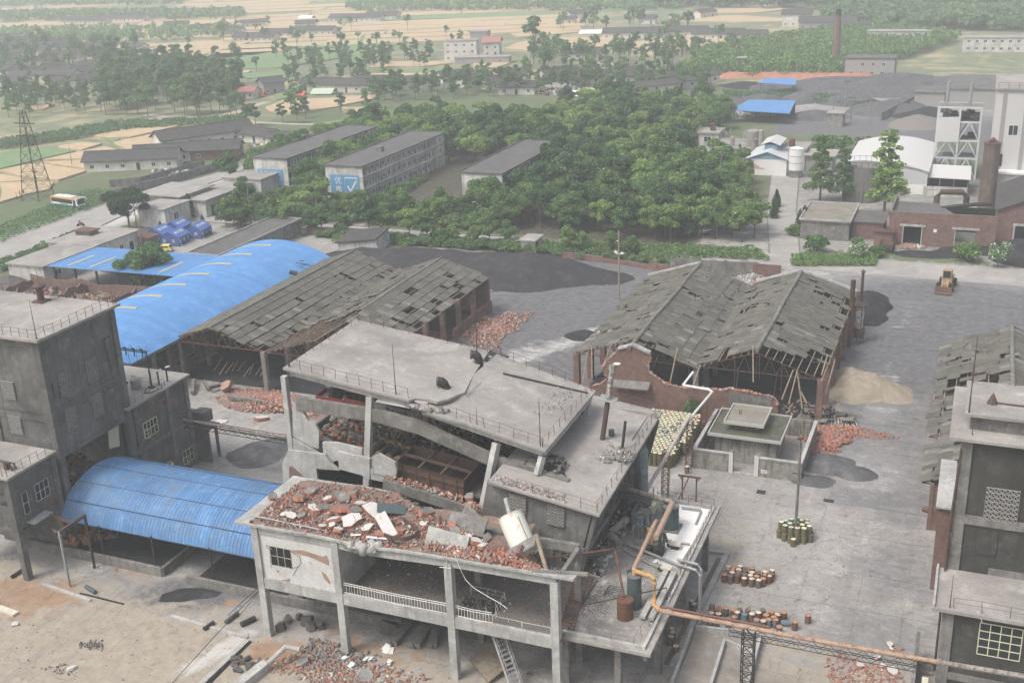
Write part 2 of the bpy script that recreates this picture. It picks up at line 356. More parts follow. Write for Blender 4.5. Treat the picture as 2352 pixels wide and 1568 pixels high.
M['ground']=ground_material('yard_ground',True)
def blob_fields(X,Y,blobs):
 out=np.zeros(X.shape)
 for(cx,cy,rx,ry,s,a)in blobs:
  dx,dy=X-cx,Y-cy;ca,sa=math.cos(a),math.sin(a)
  u=(dx*ca+dy*sa)/rx;v=(-dx*sa+dy*ca)/ry
  out=np.maximum(out,s*np.clip(1.6-1.1*np.sqrt(u*u+v*v),0,1))
 return np.clip(out,0,1)
def at(p,rx,ry,s=1,a=0):return(p[0],p[1],rx,ry,s,a)
def rect(x0,x1,y0,y1,s=1):return('r',x0,x1,y0,y1,s)
def rects(X,Y,rs,soft=1.5):
 out=np.zeros(X.shape)
 for _,x0,x1,y0,y1,s in rs:
  d=np.minimum(np.minimum(X-x0,x1-X),np.minimum(Y-y0,y1-Y));out=np.maximum(out,s*np.clip(.5+d/(2*soft),0,1))
 return out
def ground_grid(name,x0,x1,y0,y1,step,z=0.0):
 xs=np.arange(x0,x1+.01,step);ys=np.arange(y0,y1+.01,step);X,Y=np.meshgrid(xs,ys)
 nx,ny=len(xs),len(ys)
 coal=np.maximum(blob_fields(X,Y,[at((-62,160),24,28,1),at((-66,190),34,14,1),at((-12,170),22,28,.8),at((8,182),22,18,.85),at((-2,196),22,9,.7),at((-14,140),5,12,.5),at((-12,156),5,6,.6),at((-48,184),14,12,.9),at((-20,176),9,12,.7),at((-72,108),9,9,.5),at((-40,128),16,9,.5),at((-6,134),9,16,.45),at((-92,142),16,16,.6),at((-6,119),7,4,.5),at((-3,104),5,6,.35),at((-5,92),6,5,.3),at((-65,84),5,2,.8),at(B1(1290,960)[:2],5.5,3,1.1,.4),at((-80,88),14,7,.8),at((-60,86),12,7,.7),at((-42,88),16,8,.75),at(B4(1530,440)[:2],4,2.5,.4),at(B4(1500,690)[:2],3,2,.4),at((-60,290),80,30,.3),at((5,235),24,12,.85),at((-50,320),60,18,.6),at((10,300),40,40,.55),at((-20,345),60,40,.8),at((-15,250),10,12,.2)]),0)
 warm=np.maximum(blob_fields(X,Y,[at((-72,66),30,9,.75),at((-90,70),12,8,.5),at((-42,70),20,6,.55),at((-10,84),14,5,.45),at((-24,104),8,10,.3),at((-65,112),14,8,.35),at((-18,138),6,9,.4),at((-74,118),6,5,.4)]),0)
 mud=blob_fields(X,Y,[at(B1(200,960)[:2],6,3,.9,.2),at(B1(60,1010)[:2],6,2.5,.7),at(B1(1900,1360)[:2],3.5,2,.9),at(B1(1590,1000)[:2],1.6,.7,.9),at(B1(950,820)[:2],4,.6,.6),at(B4(1270,420)[:2],1.1,1.6,.5),at(B4(280,290)[:2],1.6,.8,.5),at(M3(1410,1510)[:2],2.2,1.2,.45),at(M3(1500,985)[:2],1.8,1,.35),at((-47,76),7,2.5,.5),at((4,210),8,2,.25)])
 bare=rects(X,Y,[rect(-127,60,40,206.5),rect(-200,-40,205.5,213),rect(-40,70,200,216),rect(-170,-125,60,215),rect(-60,70,270,420,.9),rect(-60,40,216,275,.85),rect(-146,-98,226,232,.9),rect(-124,-111,228,272,.9),rect(-196,-181,100,285),rect(-182,-160,184,212),rect(-185,-160,212,270,.7)])
 grass=1-bare
 grass=np.maximum(grass,blob_fields(X,Y,[at((-12,218),14,3,.7),at((-6,240),5,3,.8),at((-90,203),50,2.2,.7),at((-60,203.5),30,2,.8),at((-172,165),5,40,.6),at((-178,200),3,14,.7),at((-56,270),12,40,.9),at((-60,330),60,12,.7),at((-2,305),5,12,.6)]))
 soil=rects(X,Y,[rect(-182,-52,214.5,330,.85)],3)
 pale=np.maximum(blob_fields(X,Y,[at((-20,209),44,3,.7),at((-56,158),1.6,24,.6,-.42),at((-60,154),1.2,22,.5,-.5),at((-52,164),1.0,20,.45,-.35),at((-64,144),2.5,14,.5,-.2),at((-66,128),9,8,.5),at((-62,100),8,8,.5),at((-22,95),5,8,.45),at((-8,126),5,9,.4),at((-9,150),3,16,.35),at((-9,184),3,12,.3),at((-30,102),5,14,.6),at(B1(1500,1350)[:2],1.2,6,.7,-.3)]),rects(X,Y,[rect(-196,-182,60,285,.6),rect(-35,-30,216,290,.3)]))
 me=bpy.data.meshes.new(name);V=np.stack([X.ravel(),Y.ravel(),np.full(X.size,z)],1)
 i=np.arange(nx-1)[None]+nx*np.arange(ny-1)[:,None];i=i.ravel()
 me=fast_mesh(name,V,np.stack([i,i+1,i+nx+1,i+nx],1),M['ground'])
 for nm,ch in(('dust',(coal,warm,mud)),('cover',(grass,pale,soil))):
  a=me.color_attributes.new(nm,'FLOAT_COLOR','POINT');d=np.ones((X.size,4),np.float32)
  for k in range(3):d[:,k]=ch[k].ravel()
  a.data.foreach_set('color',d.ravel())
 o=obj('ground',me);o['kind']='structure';return o
ground_grid('ground',-232,66,48,440,1.4)
def terrain():
 t=NT('plain_grass_soil');c=t.ramp(t.noise(.02,9,.7,dist=1),[(.34,srgb(172,156,118)),(.42,srgb(150,144,108)),(.47,srgb(120,126,92)),(.53,srgb(108,122,86)),(.58,srgb(150,142,108)),(.68,srgb(178,160,122))])
 c=t.mix(t.math('MULTIPLY',t.mask(t.noise(.18,7,.7),.5,.64),.6),c,srgb(84,98,66))
 t.bump(t.noise(.8,6,.7),.4,.3);m=t.done(c,.95)
 mb=MB();mb.quad((-3200,-300,-.05),(2600,-300,-.05),(2600,3600,-.05),(-3200,3600,-.05));struct('terrain',mb,m)
terrain()
def paving():
 xs=[-29.6,-22.8,-17.2,-11.9,-6.6,-2.4,3.0,9.0,15.0];ys=[78,84,90,96,102.4,109.9,116.6,123.4,131,139,147,154.5,160.7,168.2,176.4,184,192,199.5]
 gr=[o for o in COL.objects if o.name=='ground'][0]
 me={}
 for j in range(len(ys)-1):
  for i in range(len(xs)-1):
   x0,x1,y0,y1=xs[i],xs[i+1],ys[j],ys[j+1]
   if y0>=139 and x0<-17:continue
   if x0<-20 and y0>116:continue
   nx,ny=4,5;mb=MB();h=.025+random.uniform(0,.02);g=.035;vs=[]
   for b in range(ny+1):
    for a in range(nx+1):
     vs.append((x0+g+(x1-x0-2*g)*a/nx,y0+g+(y1-y0-2*g)*b/ny,h))
   n=nx+1;fs=[(b*n+a,b*n+a+1,(b+1)*n+a+1,(b+1)*n+a)for b in range(ny)for a in range(nx)]
   k=len(vs);rim=[0,nx,(ny+1)*n-1,ny*n]
   vs+=[(vs[r][0],vs[r][1],0.002)for r in rim]
   fs+=[(rim[q],k+q,k+(q+1)%4,rim[(q+1)%4])for q in range(4)]
   mb.add(vs,fs);o=mb.build('paving_slab',M['ground'],gr)
   src=GROUNDF(np.array([v[0]for v in vs]),np.array([v[1]for v in vs]))
   for nm,d in src.items():
    a=o.data.color_attributes.new(nm,'FLOAT_COLOR','POINT');a.data.foreach_set('color',d.ravel())
def GROUNDF(x,y):
 gr=[o for o in COL.objects if o.name=='ground'][0].data;out={}
 nx=int((66+232)/1.4)+1
 i=np.clip(((x+232)/1.4).astype(int),0,nx-2);j=((y-48)/1.4).astype(int)
 fx=(x+232)/1.4-i;fy=(y-48)/1.4-j
 for nm in('dust','cover'):
  if nm not in GCACHE:
   d=np.empty(len(gr.vertices)*4,np.float32);gr.color_attributes[nm].data.foreach_get('color',d);GCACHE[nm]=d.reshape(-1,4)
  d=GCACHE[nm];k=j*NXG+i;f=fx[:,None];g=fy[:,None]
  out[nm]=(d[k]*(1-f)*(1-g)+d[k+1]*f*(1-g)+d[k+NXG]*(1-f)*g+d[k+NXG+1]*f*g).astype(np.float32)
 return out
GCACHE={};NXG=len(np.arange(-232,66.01,1.4))
paving()
def road(name,pts_l,pts_r,z=.05,m='asphalt',kerb=True):
 mb=MB();vs=[(a[0],a[1],z)for a in pts_l]+[(a[0],a[1],z)for a in pts_r];n=len(pts_l)
 mb.add(vs,[(i,i+n,i+n+1,i+1)for i in range(n-1)]);o=struct(name,mb,M[m])
 if kerb:
  k=MB()
  for L in(pts_l,pts_r):
   for a,b in zip(L[:-1],L[1:]):k.beam((a[0],a[1],z+.04),(b[0],b[1],z+.04),.2,.2)
  k.build('kerb',M['con'],o)
road('road',[(-203,150),(-204.5,190),(-201,222),(-196,250),(-192,285)],[(-184,150),(-184,190),(-190,222),(-188,250),(-185,285)])
road('road',[(-180,213.2),(-120,212.4),(-52,212)],[(-180,207.4),(-120,207),(-52,206.6)],kerb=True)
road('road',[(-52,212),(-34,214.0),(-12,214.6),(20,214),(62,213)],[(-52,206.6),(-34,205.6),(-12,204.6),(20,204.2),(62,204)],z=.045,kerb=False)
road('road',[(-36,214.2),(-43,250),(-50.5,300)],[(-30.2,214.2),(-36.5,250),(-43.5,300)],z=.055,kerb=True)
# ------------------------------------------------------------------ fields of ripe wheat and green crops
M['wheat']=(lambda t:(t.bump(t.noise(.9,6,.8),.5,.2),t.done(t.mix(t.math('MULTIPLY',t.mask(t.noise(.06,7,.7,t.scaled((1,2.5,1)),dist=1),.45,.7),.6),t.ramp(t.noise(.25,7,.75),[(.3,srgb(170,146,108)),(.7,srgb(200,174,134))]),srgb(168,152,114)),.95))[1])(NT('ripe_wheat'))
M['crop']=(lambda t:(t.bump(t.noise(.9,6,.8),.5,.2),t.done(t.ramp(t.noise(.12,8,.75,t.scaled((1,2,1)),dist=1),[(.25,srgb(96,122,78)),(.5,srgb(108,138,86)),(.75,srgb(132,150,98))]),.95))[1])(NT('green_crop'))
def field(kind,P,h=.55):
 pts=[(p[0],p[1],h)for p in P];mb=MB()
 out=[]
 for i in range(len(pts)):
  a,b=Vector(pts[i]),Vector(pts[(i+1)%len(pts)]);L=(b-a).length;n=max(1,int(L/9))
  for k in range(n):
   p=a.lerp(b,k/n);j=.35 if k else 0;out.append((p.x+random.uniform(-j,j)*1.6,p.y+random.uniform(-j,j)*1.6,h))
 mb.slab(out,h+.1);return struct('wheat_field' if kind=='wheat' else 'green_field',mb,M[kind])
for pts in[[(640,940),(760,870),(860,835),(1080,820),(1350,830),(1250,868),(900,950),(760,955)],[(780,985),(1000,940),(1350,858),(1700,825),(1790,860),(1560,890),(1400,900),(1200,960),(1090,1010),(900,1050)],[(395,1015),(560,985),(700,995),(560,1040),(430,1030)],[(290,1108),(500,1060),(720,1015),(880,1060),(840,1078),(560,1100)],[(280,1125),(560,1108),(830,1088),(620,1172),(540,1160),(300,1128)],[(0,1178),(180,1140),(300,1135),(600,1182),(400,1248),(140,1218)],[(0,1205),(130,1228),(180,1250),(0,1262)],[(0,1268),(190,1256),(370,1262),(340,1310),(180,1345),(0,1400)],[(1820,745),(1960,690),(2160,685),(2380,678),(2330,738),(2000,788),(1850,770)],[(1540,790),(1700,765),(1720,790),(1560,805)],[(0,945),(130,940),(120,1000),(0,1020)],[(250,930),(540,890),(540,910),(300,965)],[(1060,338),(1150,310),(1430,285),(1720,290),(1650,318),(1530,338),(1110,352)],[(1065,362),(1530,345),(1390,383),(1100,390)],[(500,335),(690,322),(590,368),(510,360)],[(910,310),(1100,305),(1030,330),(900,340)],[(0,235),(400,215),(1000,205),(1200,215),(600,240),(0,255)],[(0,165),(300,158),(600,170),(300,182),(0,190)],[(1000,195),(1500,180),(1700,205),(1300,222)],[(1700,150),(2351,160),(2351,190),(1800,200)],[(2150,305),(2351,265),(2351,290),(2200,312)],[(1650,490),(1730,492),(1700,505),(1620,505)],[(1840,540),(1960,528),(1950,550),(1850,555)],[(380,385),(560,350),(700,362),(560,420),(420,450)],[(200,740),(380,720),(300,760),(190,770)]]:
 field('wheat',[Z1(*p)for p in pts])
for pts in[[(0,1055),(160,1022),(390,1025),(520,1042),(270,1100),(0,1165)],[(1410,385),(1560,345),(1740,312),(2100,282),(2351,272),(2351,330),(1500,345),(1440,470),(1300,400)],[(1500,400),(2351,335),(2351,400),(1900,470),(1550,480),(1480,440)],[(690,945),(760,935),(830,960),(780,978)],[(2200,850),(2351,830),(2351,855),(2230,868)],[(1620,510),(1950,490),(2000,515),(1700,545)],[(960,985),(1050,960),(1080,990),(950,1020)],[(1880,640),(2050,600),(2150,640),(1900,690)],[(0,205),(500,195),(900,200),(300,215)]]:
 field('crop',[Z1(*p)for p in pts],.35)
for pts in[[(0,668),(230,660),(240,680),(0,730)],[(180,470),(260,430),(620,425),(760,440),(560,462)],[(900,442),(1200,420),(1060,470),(900,475)],[(180,512),(1040,505),(1030,520),(200,532)],[(1110,340),(1200,300),(1400,268),(1900,258),(2000,290),(1700,340),(1500,368)],[(1950,300),(2351,255),(2351,340),(2150,390),(2000,360)],[(0,185),(340,190),(260,215),(0,222)],[(400,152),(1120,148),(1110,185),(400,175)],[(1300,200),(1420,165),(1620,150),(1640,185)],[(1240,40),(1700,25),(2351,20),(2351,42),(1250,62)],[(0,120),(60,110),(300,118),(0,150)],[(1150,235),(1600,205),(1640,225),(1200,262)],[(380,255),(800,235),(1000,240),(480,262)],[(0,745),(200,745),(120,775),(0,775)],[(2240,120),(2351,112),(2351,145),(2260,150)],[(350,540),(480,545),(460,560),(380,565)],[(500,60),(1200,42),(1230,62),(700,85)]]:
 field('wheat',[Z2(*p)for p in pts])
for pts in[[(560,100),(1100,88),(1650,88),(1600,148),(1170,178),(1110,145),(580,125)],[(0,275),(150,260),(380,240),(400,290),(200,420),(0,450)],[(180,482),(640,470),(860,478),(860,500),(180,505)],[(880,480),(1060,478),(1040,500),(880,502)],[(720,198),(1100,190),(1140,205),(760,220)],[(340,180),(560,178),(540,215),(300,222)],[(1560,330),(1700,345),(1600,372)],[(0,225),(300,222),(200,250),(0,262)],[(1700,40),(2351,50),(2351,70),(1800,80)]]:
 field('crop',[Z2(*p)for p in pts],.35)
for pts in[[(0,258),(240,262),(420,280),(300,320),(0,345)],[(0,115),(420,112),(700,135),(730,150),(400,158),(0,150)],[(150,60),(560,52),(715,72),(500,92),(180,95)]]:
 field('wheat',[Z3(*p)for p in pts])
def far_fields():
 F3=np.array([CX[0],CX[1]]);F3/=np.linalg.norm(F3);A3=np.array([F3[1],-F3[0]])
 W_,C_=MB(),MB();d=640.0
 while d<2250:
  w=random.uniform(14,34)*(1+d/1500);s=-.62*d+random.uniform(0,60)
  while s<.10*d:
   L=random.uniform(50,170);k=random.random();y0,y1=d+1.5,d+w-1.5-random.uniform(0,w*.2)
   if d<860 and s>-.02*d:break
   sk=random.uniform(-.08,.08)*w
   P=[A3*(s+1)+F3*y0,A3*(s+L-1)+F3*y0,A3*(s+L-1+sk)+F3*y1,A3*(s+1+sk)+F3*y1]
   P=[(p[0],p[1],.4)for p in P]
   if k<.72:W_.slab(P,.5)
   elif k<.9:C_.slab(P,.45)
   s+=L
  d+=w
 struct('wheat_field',W_,M['wheat']);struct('green_field',C_,M['crop'])
far_fields()
M['track']=plain('pale_dirt_track',srgb(176,166,150),.95,var=.15,scale=.4)
for pts,w in[([(1000,790),(1150,802),(1300,805),(1450,812),(1560,785),(1700,742),(1830,700)],3.2),([(1450,812),(1700,838),(2060,853),(2351,852)],2.6),([(560,360),(700,350)],3)]:
 mb=MB();L=[Vector(Z1(*p,.02))for p in pts]
 for a,b in zip(L[:-1],L[1:]):
  n=(b-a).cross(Vector((0,0,1))).normalized()*w/2;mb.quad(a-n,a+n,b+n,b-n)
 struct('dirt_path',mb,M['track'])
for pts in[[(2351,70),(2140,88),(1700,110),(1480,120)],[(1130,690),(1260,650),(1320,690)]]:pass
mb=MB();L=[Vector(Z3(*p,.45))for p in[(500,-5),(540,30),(600,48),(700,62),(800,75)]]
for a,b in zip(L[:-1],L[1:]):
 n=(b-a).cross(Vector((0,0,1))).normalized()*2.5;mb.quad(a-n,a+n,b+n,b-n)
struct('dirt_path',mb,M['track'])
# ------------------------------------------------------------------ helpers for facades and plant
def _ray(D):return(D[0]-1176)*AX-(D[1]-784)*BX+FOCAL*CX
def PX(D,X):d=_ray(D);t=X/d[0];return Vector((X,d[1]*t,CAM_H+d[2]*t))
def PY(D,Y):d=_ray(D);t=Y/d[1];return Vector((d[0]*t,Y,CAM_H+d[2]*t))
def m1(x,y):return(.3346*x,520.2+.3346*y)
def m2(x,y):return(786.4+.3346*x,520.2+.3346*y)
def m3(x,y):return(1565.6+.3346*x,520.2+.3346*y)
def b1(x,y):return(.3346*x,1043.5+.3346*y)
def b2(x,y):return(544.4+.3346*x,1043.5+.3346*y)
def b3(x,y):return(1028.4+.3346*x,1043.5+.3346*y)
def b4(x,y):return(1565.6+.3346*x,1043.5+.3346*y)
def z1(x,y):return(.3346*x,.3346*y)
def z2(x,y):return(786.4+.3346*x,.3346*y)
def z3(x,y):return(1565.6+.3346*x,.3346*y)
def c1(x,y):return(635.2+.2443*x,695.7+.2443*y)
def c2(x,y):return(1028.5+.27*x,816.7+.27*y)
M['vent']=plain('dusty_dark_vent_block',srgb(146,144,140),.9,var=.2)
def vent_block_mesh(cell,m):
 mb=MB();a=cell/2;w=cell*.085;d=.16
 mb.box(-a+.005,a-.005,0,d,a-w,a-.005).box(-a+.005,a-.005,0,d,-a+.005,-a+w).box(-a+.005,-a+w,0,d,-a+w,a-w).box(a-w,a-.005,0,d,-a+w,a-w)
 mb.add([(-a+w,0,a-w),(-a+w,0,a*.55),(a*.6,0,-a+w),(a-w,0,-a+w),(a-w,0,-a*.55),(-a*.6,0,a-w)]+[(-a+w,d*.7,a-w),(-a+w,d*.7,a*.55),(a*.6,d*.7,-a+w),(a-w,d*.7,-a+w),(a-w,d*.7,-a*.55),(-a*.6,d*.7,a-w)],[(0,1,2,3,4,5),(11,10,9,8,7,6)]+[(i,(i+1)%6,(i+1)%6+6,i+6)for i in range(6)])
 return mb.mesh('vent_block',m)
VB={}
def vent(parent,facing,p,nx,nz,cell=.36,mat='vent',tilt=0):
 """perforated block window; p = lower left corner seen from outside"""
 key=(round(cell,3),mat)
 if key not in VB:VB[key]=vent_block_mesh(cell,M[mat])
 w,h=nx*cell,nz*cell
 base=Matrix.Translation(p)@Matrix.Rotation({'-y':0,'+x':R(90),'-x':R(-90)}[facing],4,'Z')@Matrix.Rotation(tilt,4,'Y')
 mb=MB();mb.add([base@Vector(q)for q in[(0,-.012,0),(w,-.012,0),(w,-.012,h),(0,-.012,h)]],[(0,1,2,3)])
 win=mb.build('vent_window',M['black'],parent)  # black sheet on the wall face stands in for the shaded recess
 off=Vector(LOC.get(parent,(0,0,0)))
 for i in range(nx):
  for j in range(nz):
   o=bpy.data.objects.new('vent_block',VB[key]);COL.objects.link(o);o.parent=win
   o.matrix_local=Matrix.Translation(-off)@base@Matrix.Translation(((i+.5)*cell,-.175,(j+.5)*cell))
 return win
def window(parent,facing,p,w,h,nx,nz,mat='cream',name='window',open_sash=False,glass='glass',lintel=True):
 base=Matrix.Translation(p)@Matrix.Rotation({'-y':0,'+x':R(90),'-x':R(-90)}[facing],4,'Z');t=.07
 mb=MB()
 def bx(x0,x1,z0,z1,y0=-.10,y1=-.02):
  k=mb.n;mb.box(x0,x1,y0,y1,z0,z1);mb.v[k:]=[tuple(base@Vector(v))for v in mb.v[k:]]
 for i in range(nx+1):bx(w*i/nx-(t/2),w*i/nx+t/2,0,h)
 for j in range(nz+1):bx(0,w,h*j/nz-t/2,h*j/nz+t/2,-.092,-.028)
 if open_sash:
  S=Matrix.Translation((w*.02,-.1,h*.05))@Matrix.Rotation(R(-62),4,'Z')
  for(x0,x1,z0,z1)in[(0,.05,0,h*.6),(w/nx-.05,w/nx,0,h*.6),(0,w/nx,0,.05),(0,w/nx,h*.6-.05,h*.6),(0,w/nx,h*.3-.02,h*.3+.02)]:
   k=mb.n;mb.box(x0,x1,-.02,.02,z0,z1);mb.v[k:]=[tuple(base@S@Vector(v))for v in mb.v[k:]]
 o=mb.build(name,M[mat],parent);off=Vector(LOC.get(parent,(0,0,0)))
 pm=MB();pm.box(t/2,w/nx-t/2,-.05,-.035,t/2,h/nz-t/2);me=pm.mesh('pane',M[glass])
 for i in range(nx):
  for j in range(nz):
   if nx*nz>2 and random.random()<.18:me2=BLK(w/nx-t,h/nz-t)
   else:me2=me
   q=bpy.data.objects.new('pane',me2);COL.objects.link(q);q.parent=o;q.matrix_local=Matrix.Translation(-off)@base@Matrix.Translation((w*i/nx,0,h*j/nz))
 return o
_blk={}
def BLK(w,h):
 k=(round(w,2),round(h,2))
 if k not in _blk:mb=MB();mb.box(.03,w,-.02,-.012,.03,h);_blk[k]=mb.mesh('pane',M['black'])
 return _blk[k]
def railing(parent,pts,h=1.0,step=2.0,r=.028,mat='steelrust',name='railing',mids=1,lean=.03,skip=0):
 mb=MB()
 for a,b in zip(pts[:-1],pts[1:]):
  a,b=Vector(a),Vector(b);n=max(1,round((b-a).length/step));prev=None
  for i in range(n+1):
   p=a.lerp(b,i/n);q=p+Vector((random.gauss(0,lean),random.gauss(0,lean),h*random.uniform(.93,1.02)))
   mb.tube([p,q],r,5)
   if prev and random.random()>skip:
    mb.tube([prev,q],r*.7,4)
    if mids:mb.tube([prev.lerp(pp,.45),q.lerp(p,.45)],r*.55,4)
   prev,pp=q,p
 return mb.build(name,M[mat],parent)
def rod(parent,p,h,r=.045,mat='steelrust',lean=(0,0),name='lightning_rod'):
 mb=MB();p=Vector(p);mb.tube([p,p+Vector((lean[0],lean[1],h*.35)),p+Vector((lean[0]*1.6,lean[1]*1.6,h))],r,6,r2=r*.35)
 return mb.build(name,M[mat],parent)
def columns(parent,spots,z0,z1,w=.5,mat='con',name='column'):
 for s in spots:
  mb=MB();x,y=s[0],s[1];mb.box(x-w/2,x+w/2,y-w/2,y+w/2,s[2]if len(s)>2 else z0,z1);mb.build(name,M[mat],parent)
def debris(parent,name,region,n,size=(.06,.22),mats=('brickchip','brickchip2','graychip','whitechip'),probs=(6,2,2,.5),label=None,cat=None,flat=.6,tilt=math.pi,power=2.0,top=True):
 """region: f(u,v arrays in 0..1) -> x,y,z arrays"""
 u,v=RNG.random(n),RNG.random(n);x,y,z=region(u,v)
 s=size[0]+(size[1]-size[0])*RNG.random(n)**power;S=np.stack([s,s*RNG.uniform(.4,.9,n),s*RNG.uniform(.25,flat,n)],1)
 C=np.stack([x,y,z+s*.15],1);off=np.array(LOC.get(parent,(0,0,0)))if parent else np.zeros(3)
 o=obj(name,chunks_mesh(name,C-off,S,[M[m]for m in mats],probs,tilt),parent)
 o['kind']='stuff'
 if label:o['label']=label;o['category']=cat or 'rubble'
 return o
def disc(cx,cy,rx,ry,zf=lambda x,y:0*x,p=.75,a=0):
 def f(u,v):
  r=u**p;t=v*2*math.pi;w=1+.22*np.sin(3*t+cx)+.14*np.sin(7*t+cy);X,Y=rx*r*np.cos(t)*w,ry*r*np.sin(t)*w
  x=cx+X*math.cos(a)-Y*math.sin(a);y=cy+X*math.sin(a)+Y*math.cos(a);return x,y,zf(x,y)
 return f
def mound(name,cx,cy,rx,ry,h,mat,label,cat='heap',rot=0,n=34,rough=.12,z0=-.05,ridge=0,group=None,flat=False):
 """a poured heap as a height field with its own footprint"""
 V=[];ca,sa=math.cos(rot),math.sin(rot);ph=RNG.uniform(0,6,8)
 rings=n//2
 pts=[(0,0)]
 for i in range(1,rings+1):
  for k in range(n):pts.append((i/rings,2*math.pi*k/n))
 for r,t in pts:
  w=1+.12*math.sin(2*t+ph[0])+.10*math.sin(3*t+ph[1])+.05*math.sin(7*t+ph[2])
  X,Y=r*math.cos(t)*w,r*math.sin(t)*w
  prof=(1-r)**(.9 if not flat else.45)if r<1 else 0
  if ridge:prof=max(0,1-max(0,abs(X)*1.02-ridge)/(1-ridge)-0)*max(0,1-abs(Y)/max(.05,w))if r<1 else 0;prof=min(1,prof*1.05)
  z=h*prof*(1+rough*math.sin(9*X+ph[3])*math.cos(8*Y+ph[4]))+h*rough*.35*math.sin(23*X+ph[5])*math.sin(21*Y+ph[6])*(1 if r<.98 else 0)
  x=X*rx;y=Y*ry;V.append((x*ca-y*sa,x*sa+y*ca,max(z,0)+z0 if r<1 else z0))
 F_=[(0,1+k,1+(k+1)%n)for k in range(n)]
 for i in range(rings-1):F_+=[(1+i*n+k,1+(i+1)*n+k,1+(i+1)*n+(k+1)%n,1+i*n+(k+1)%n)for k in range(n)]
 me=bpy.data.meshes.new(name);me.from_pydata(V,[],F_);me.materials.append(M[mat]);me.polygons.foreach_set('use_smooth',[True]*len(F_));me.update()
 o=obj(name,me,loc=(cx,cy,0));tag(o,label,cat,group);LOC[o]=(cx,cy,0);return o
def lattice_tower(name,label,base,top,w=.9,n=6,mat='steelrust',r=.05,cat='pipe support',group=None,w2=None):
 t=thing(name,label,cat,tuple(base),group);w2=w2 or w;b,q=Vector(base),Vector(top)
 legs=[]
 for sx,sy in((-1,-1),(1,-1),(1,1),(-1,1)):
  a=b+Vector((sx*w/2,sy*w/2,0));c=q+Vector((sx*w2/2,sy*w2/2,0));legs.append((a,c));mb=MB();mb.beam(a,c,r*1.6);mb.build('leg',M[mat],t)
 mb=MB()
 for i in range(n):
  for k in range(4):
   a0,c0=legs[k];a1,c1_=legs[(k+1)%4]
   p0,p1=a0.lerp(c0,i/n),a1.lerp(c1_,(i+1)/n);mb.beam(p0,p1,r);mb.beam(a0.lerp(c0,(i+1)/n),p1,r)
 mb.build('bracing',M[mat],t);return t
def truss_beam(mb,a,b,h=.7,n=12,r=.05,m=0):
 a,b=Vector(a),Vector(b);dz=Vector((0,0,-h));mb.beam(a,b,r*1.5,m=m);mb.beam(a+dz,b+dz,r*1.5,m=m)
 for i in range(n):mb.beam(a.lerp(b,i/n),a.lerp(b,(i+.5)/n)+dz,r,m=m);mb.beam(a.lerp(b,(i+.5)/n)+dz,a.lerp(b,(i+1)/n),r,m=m)
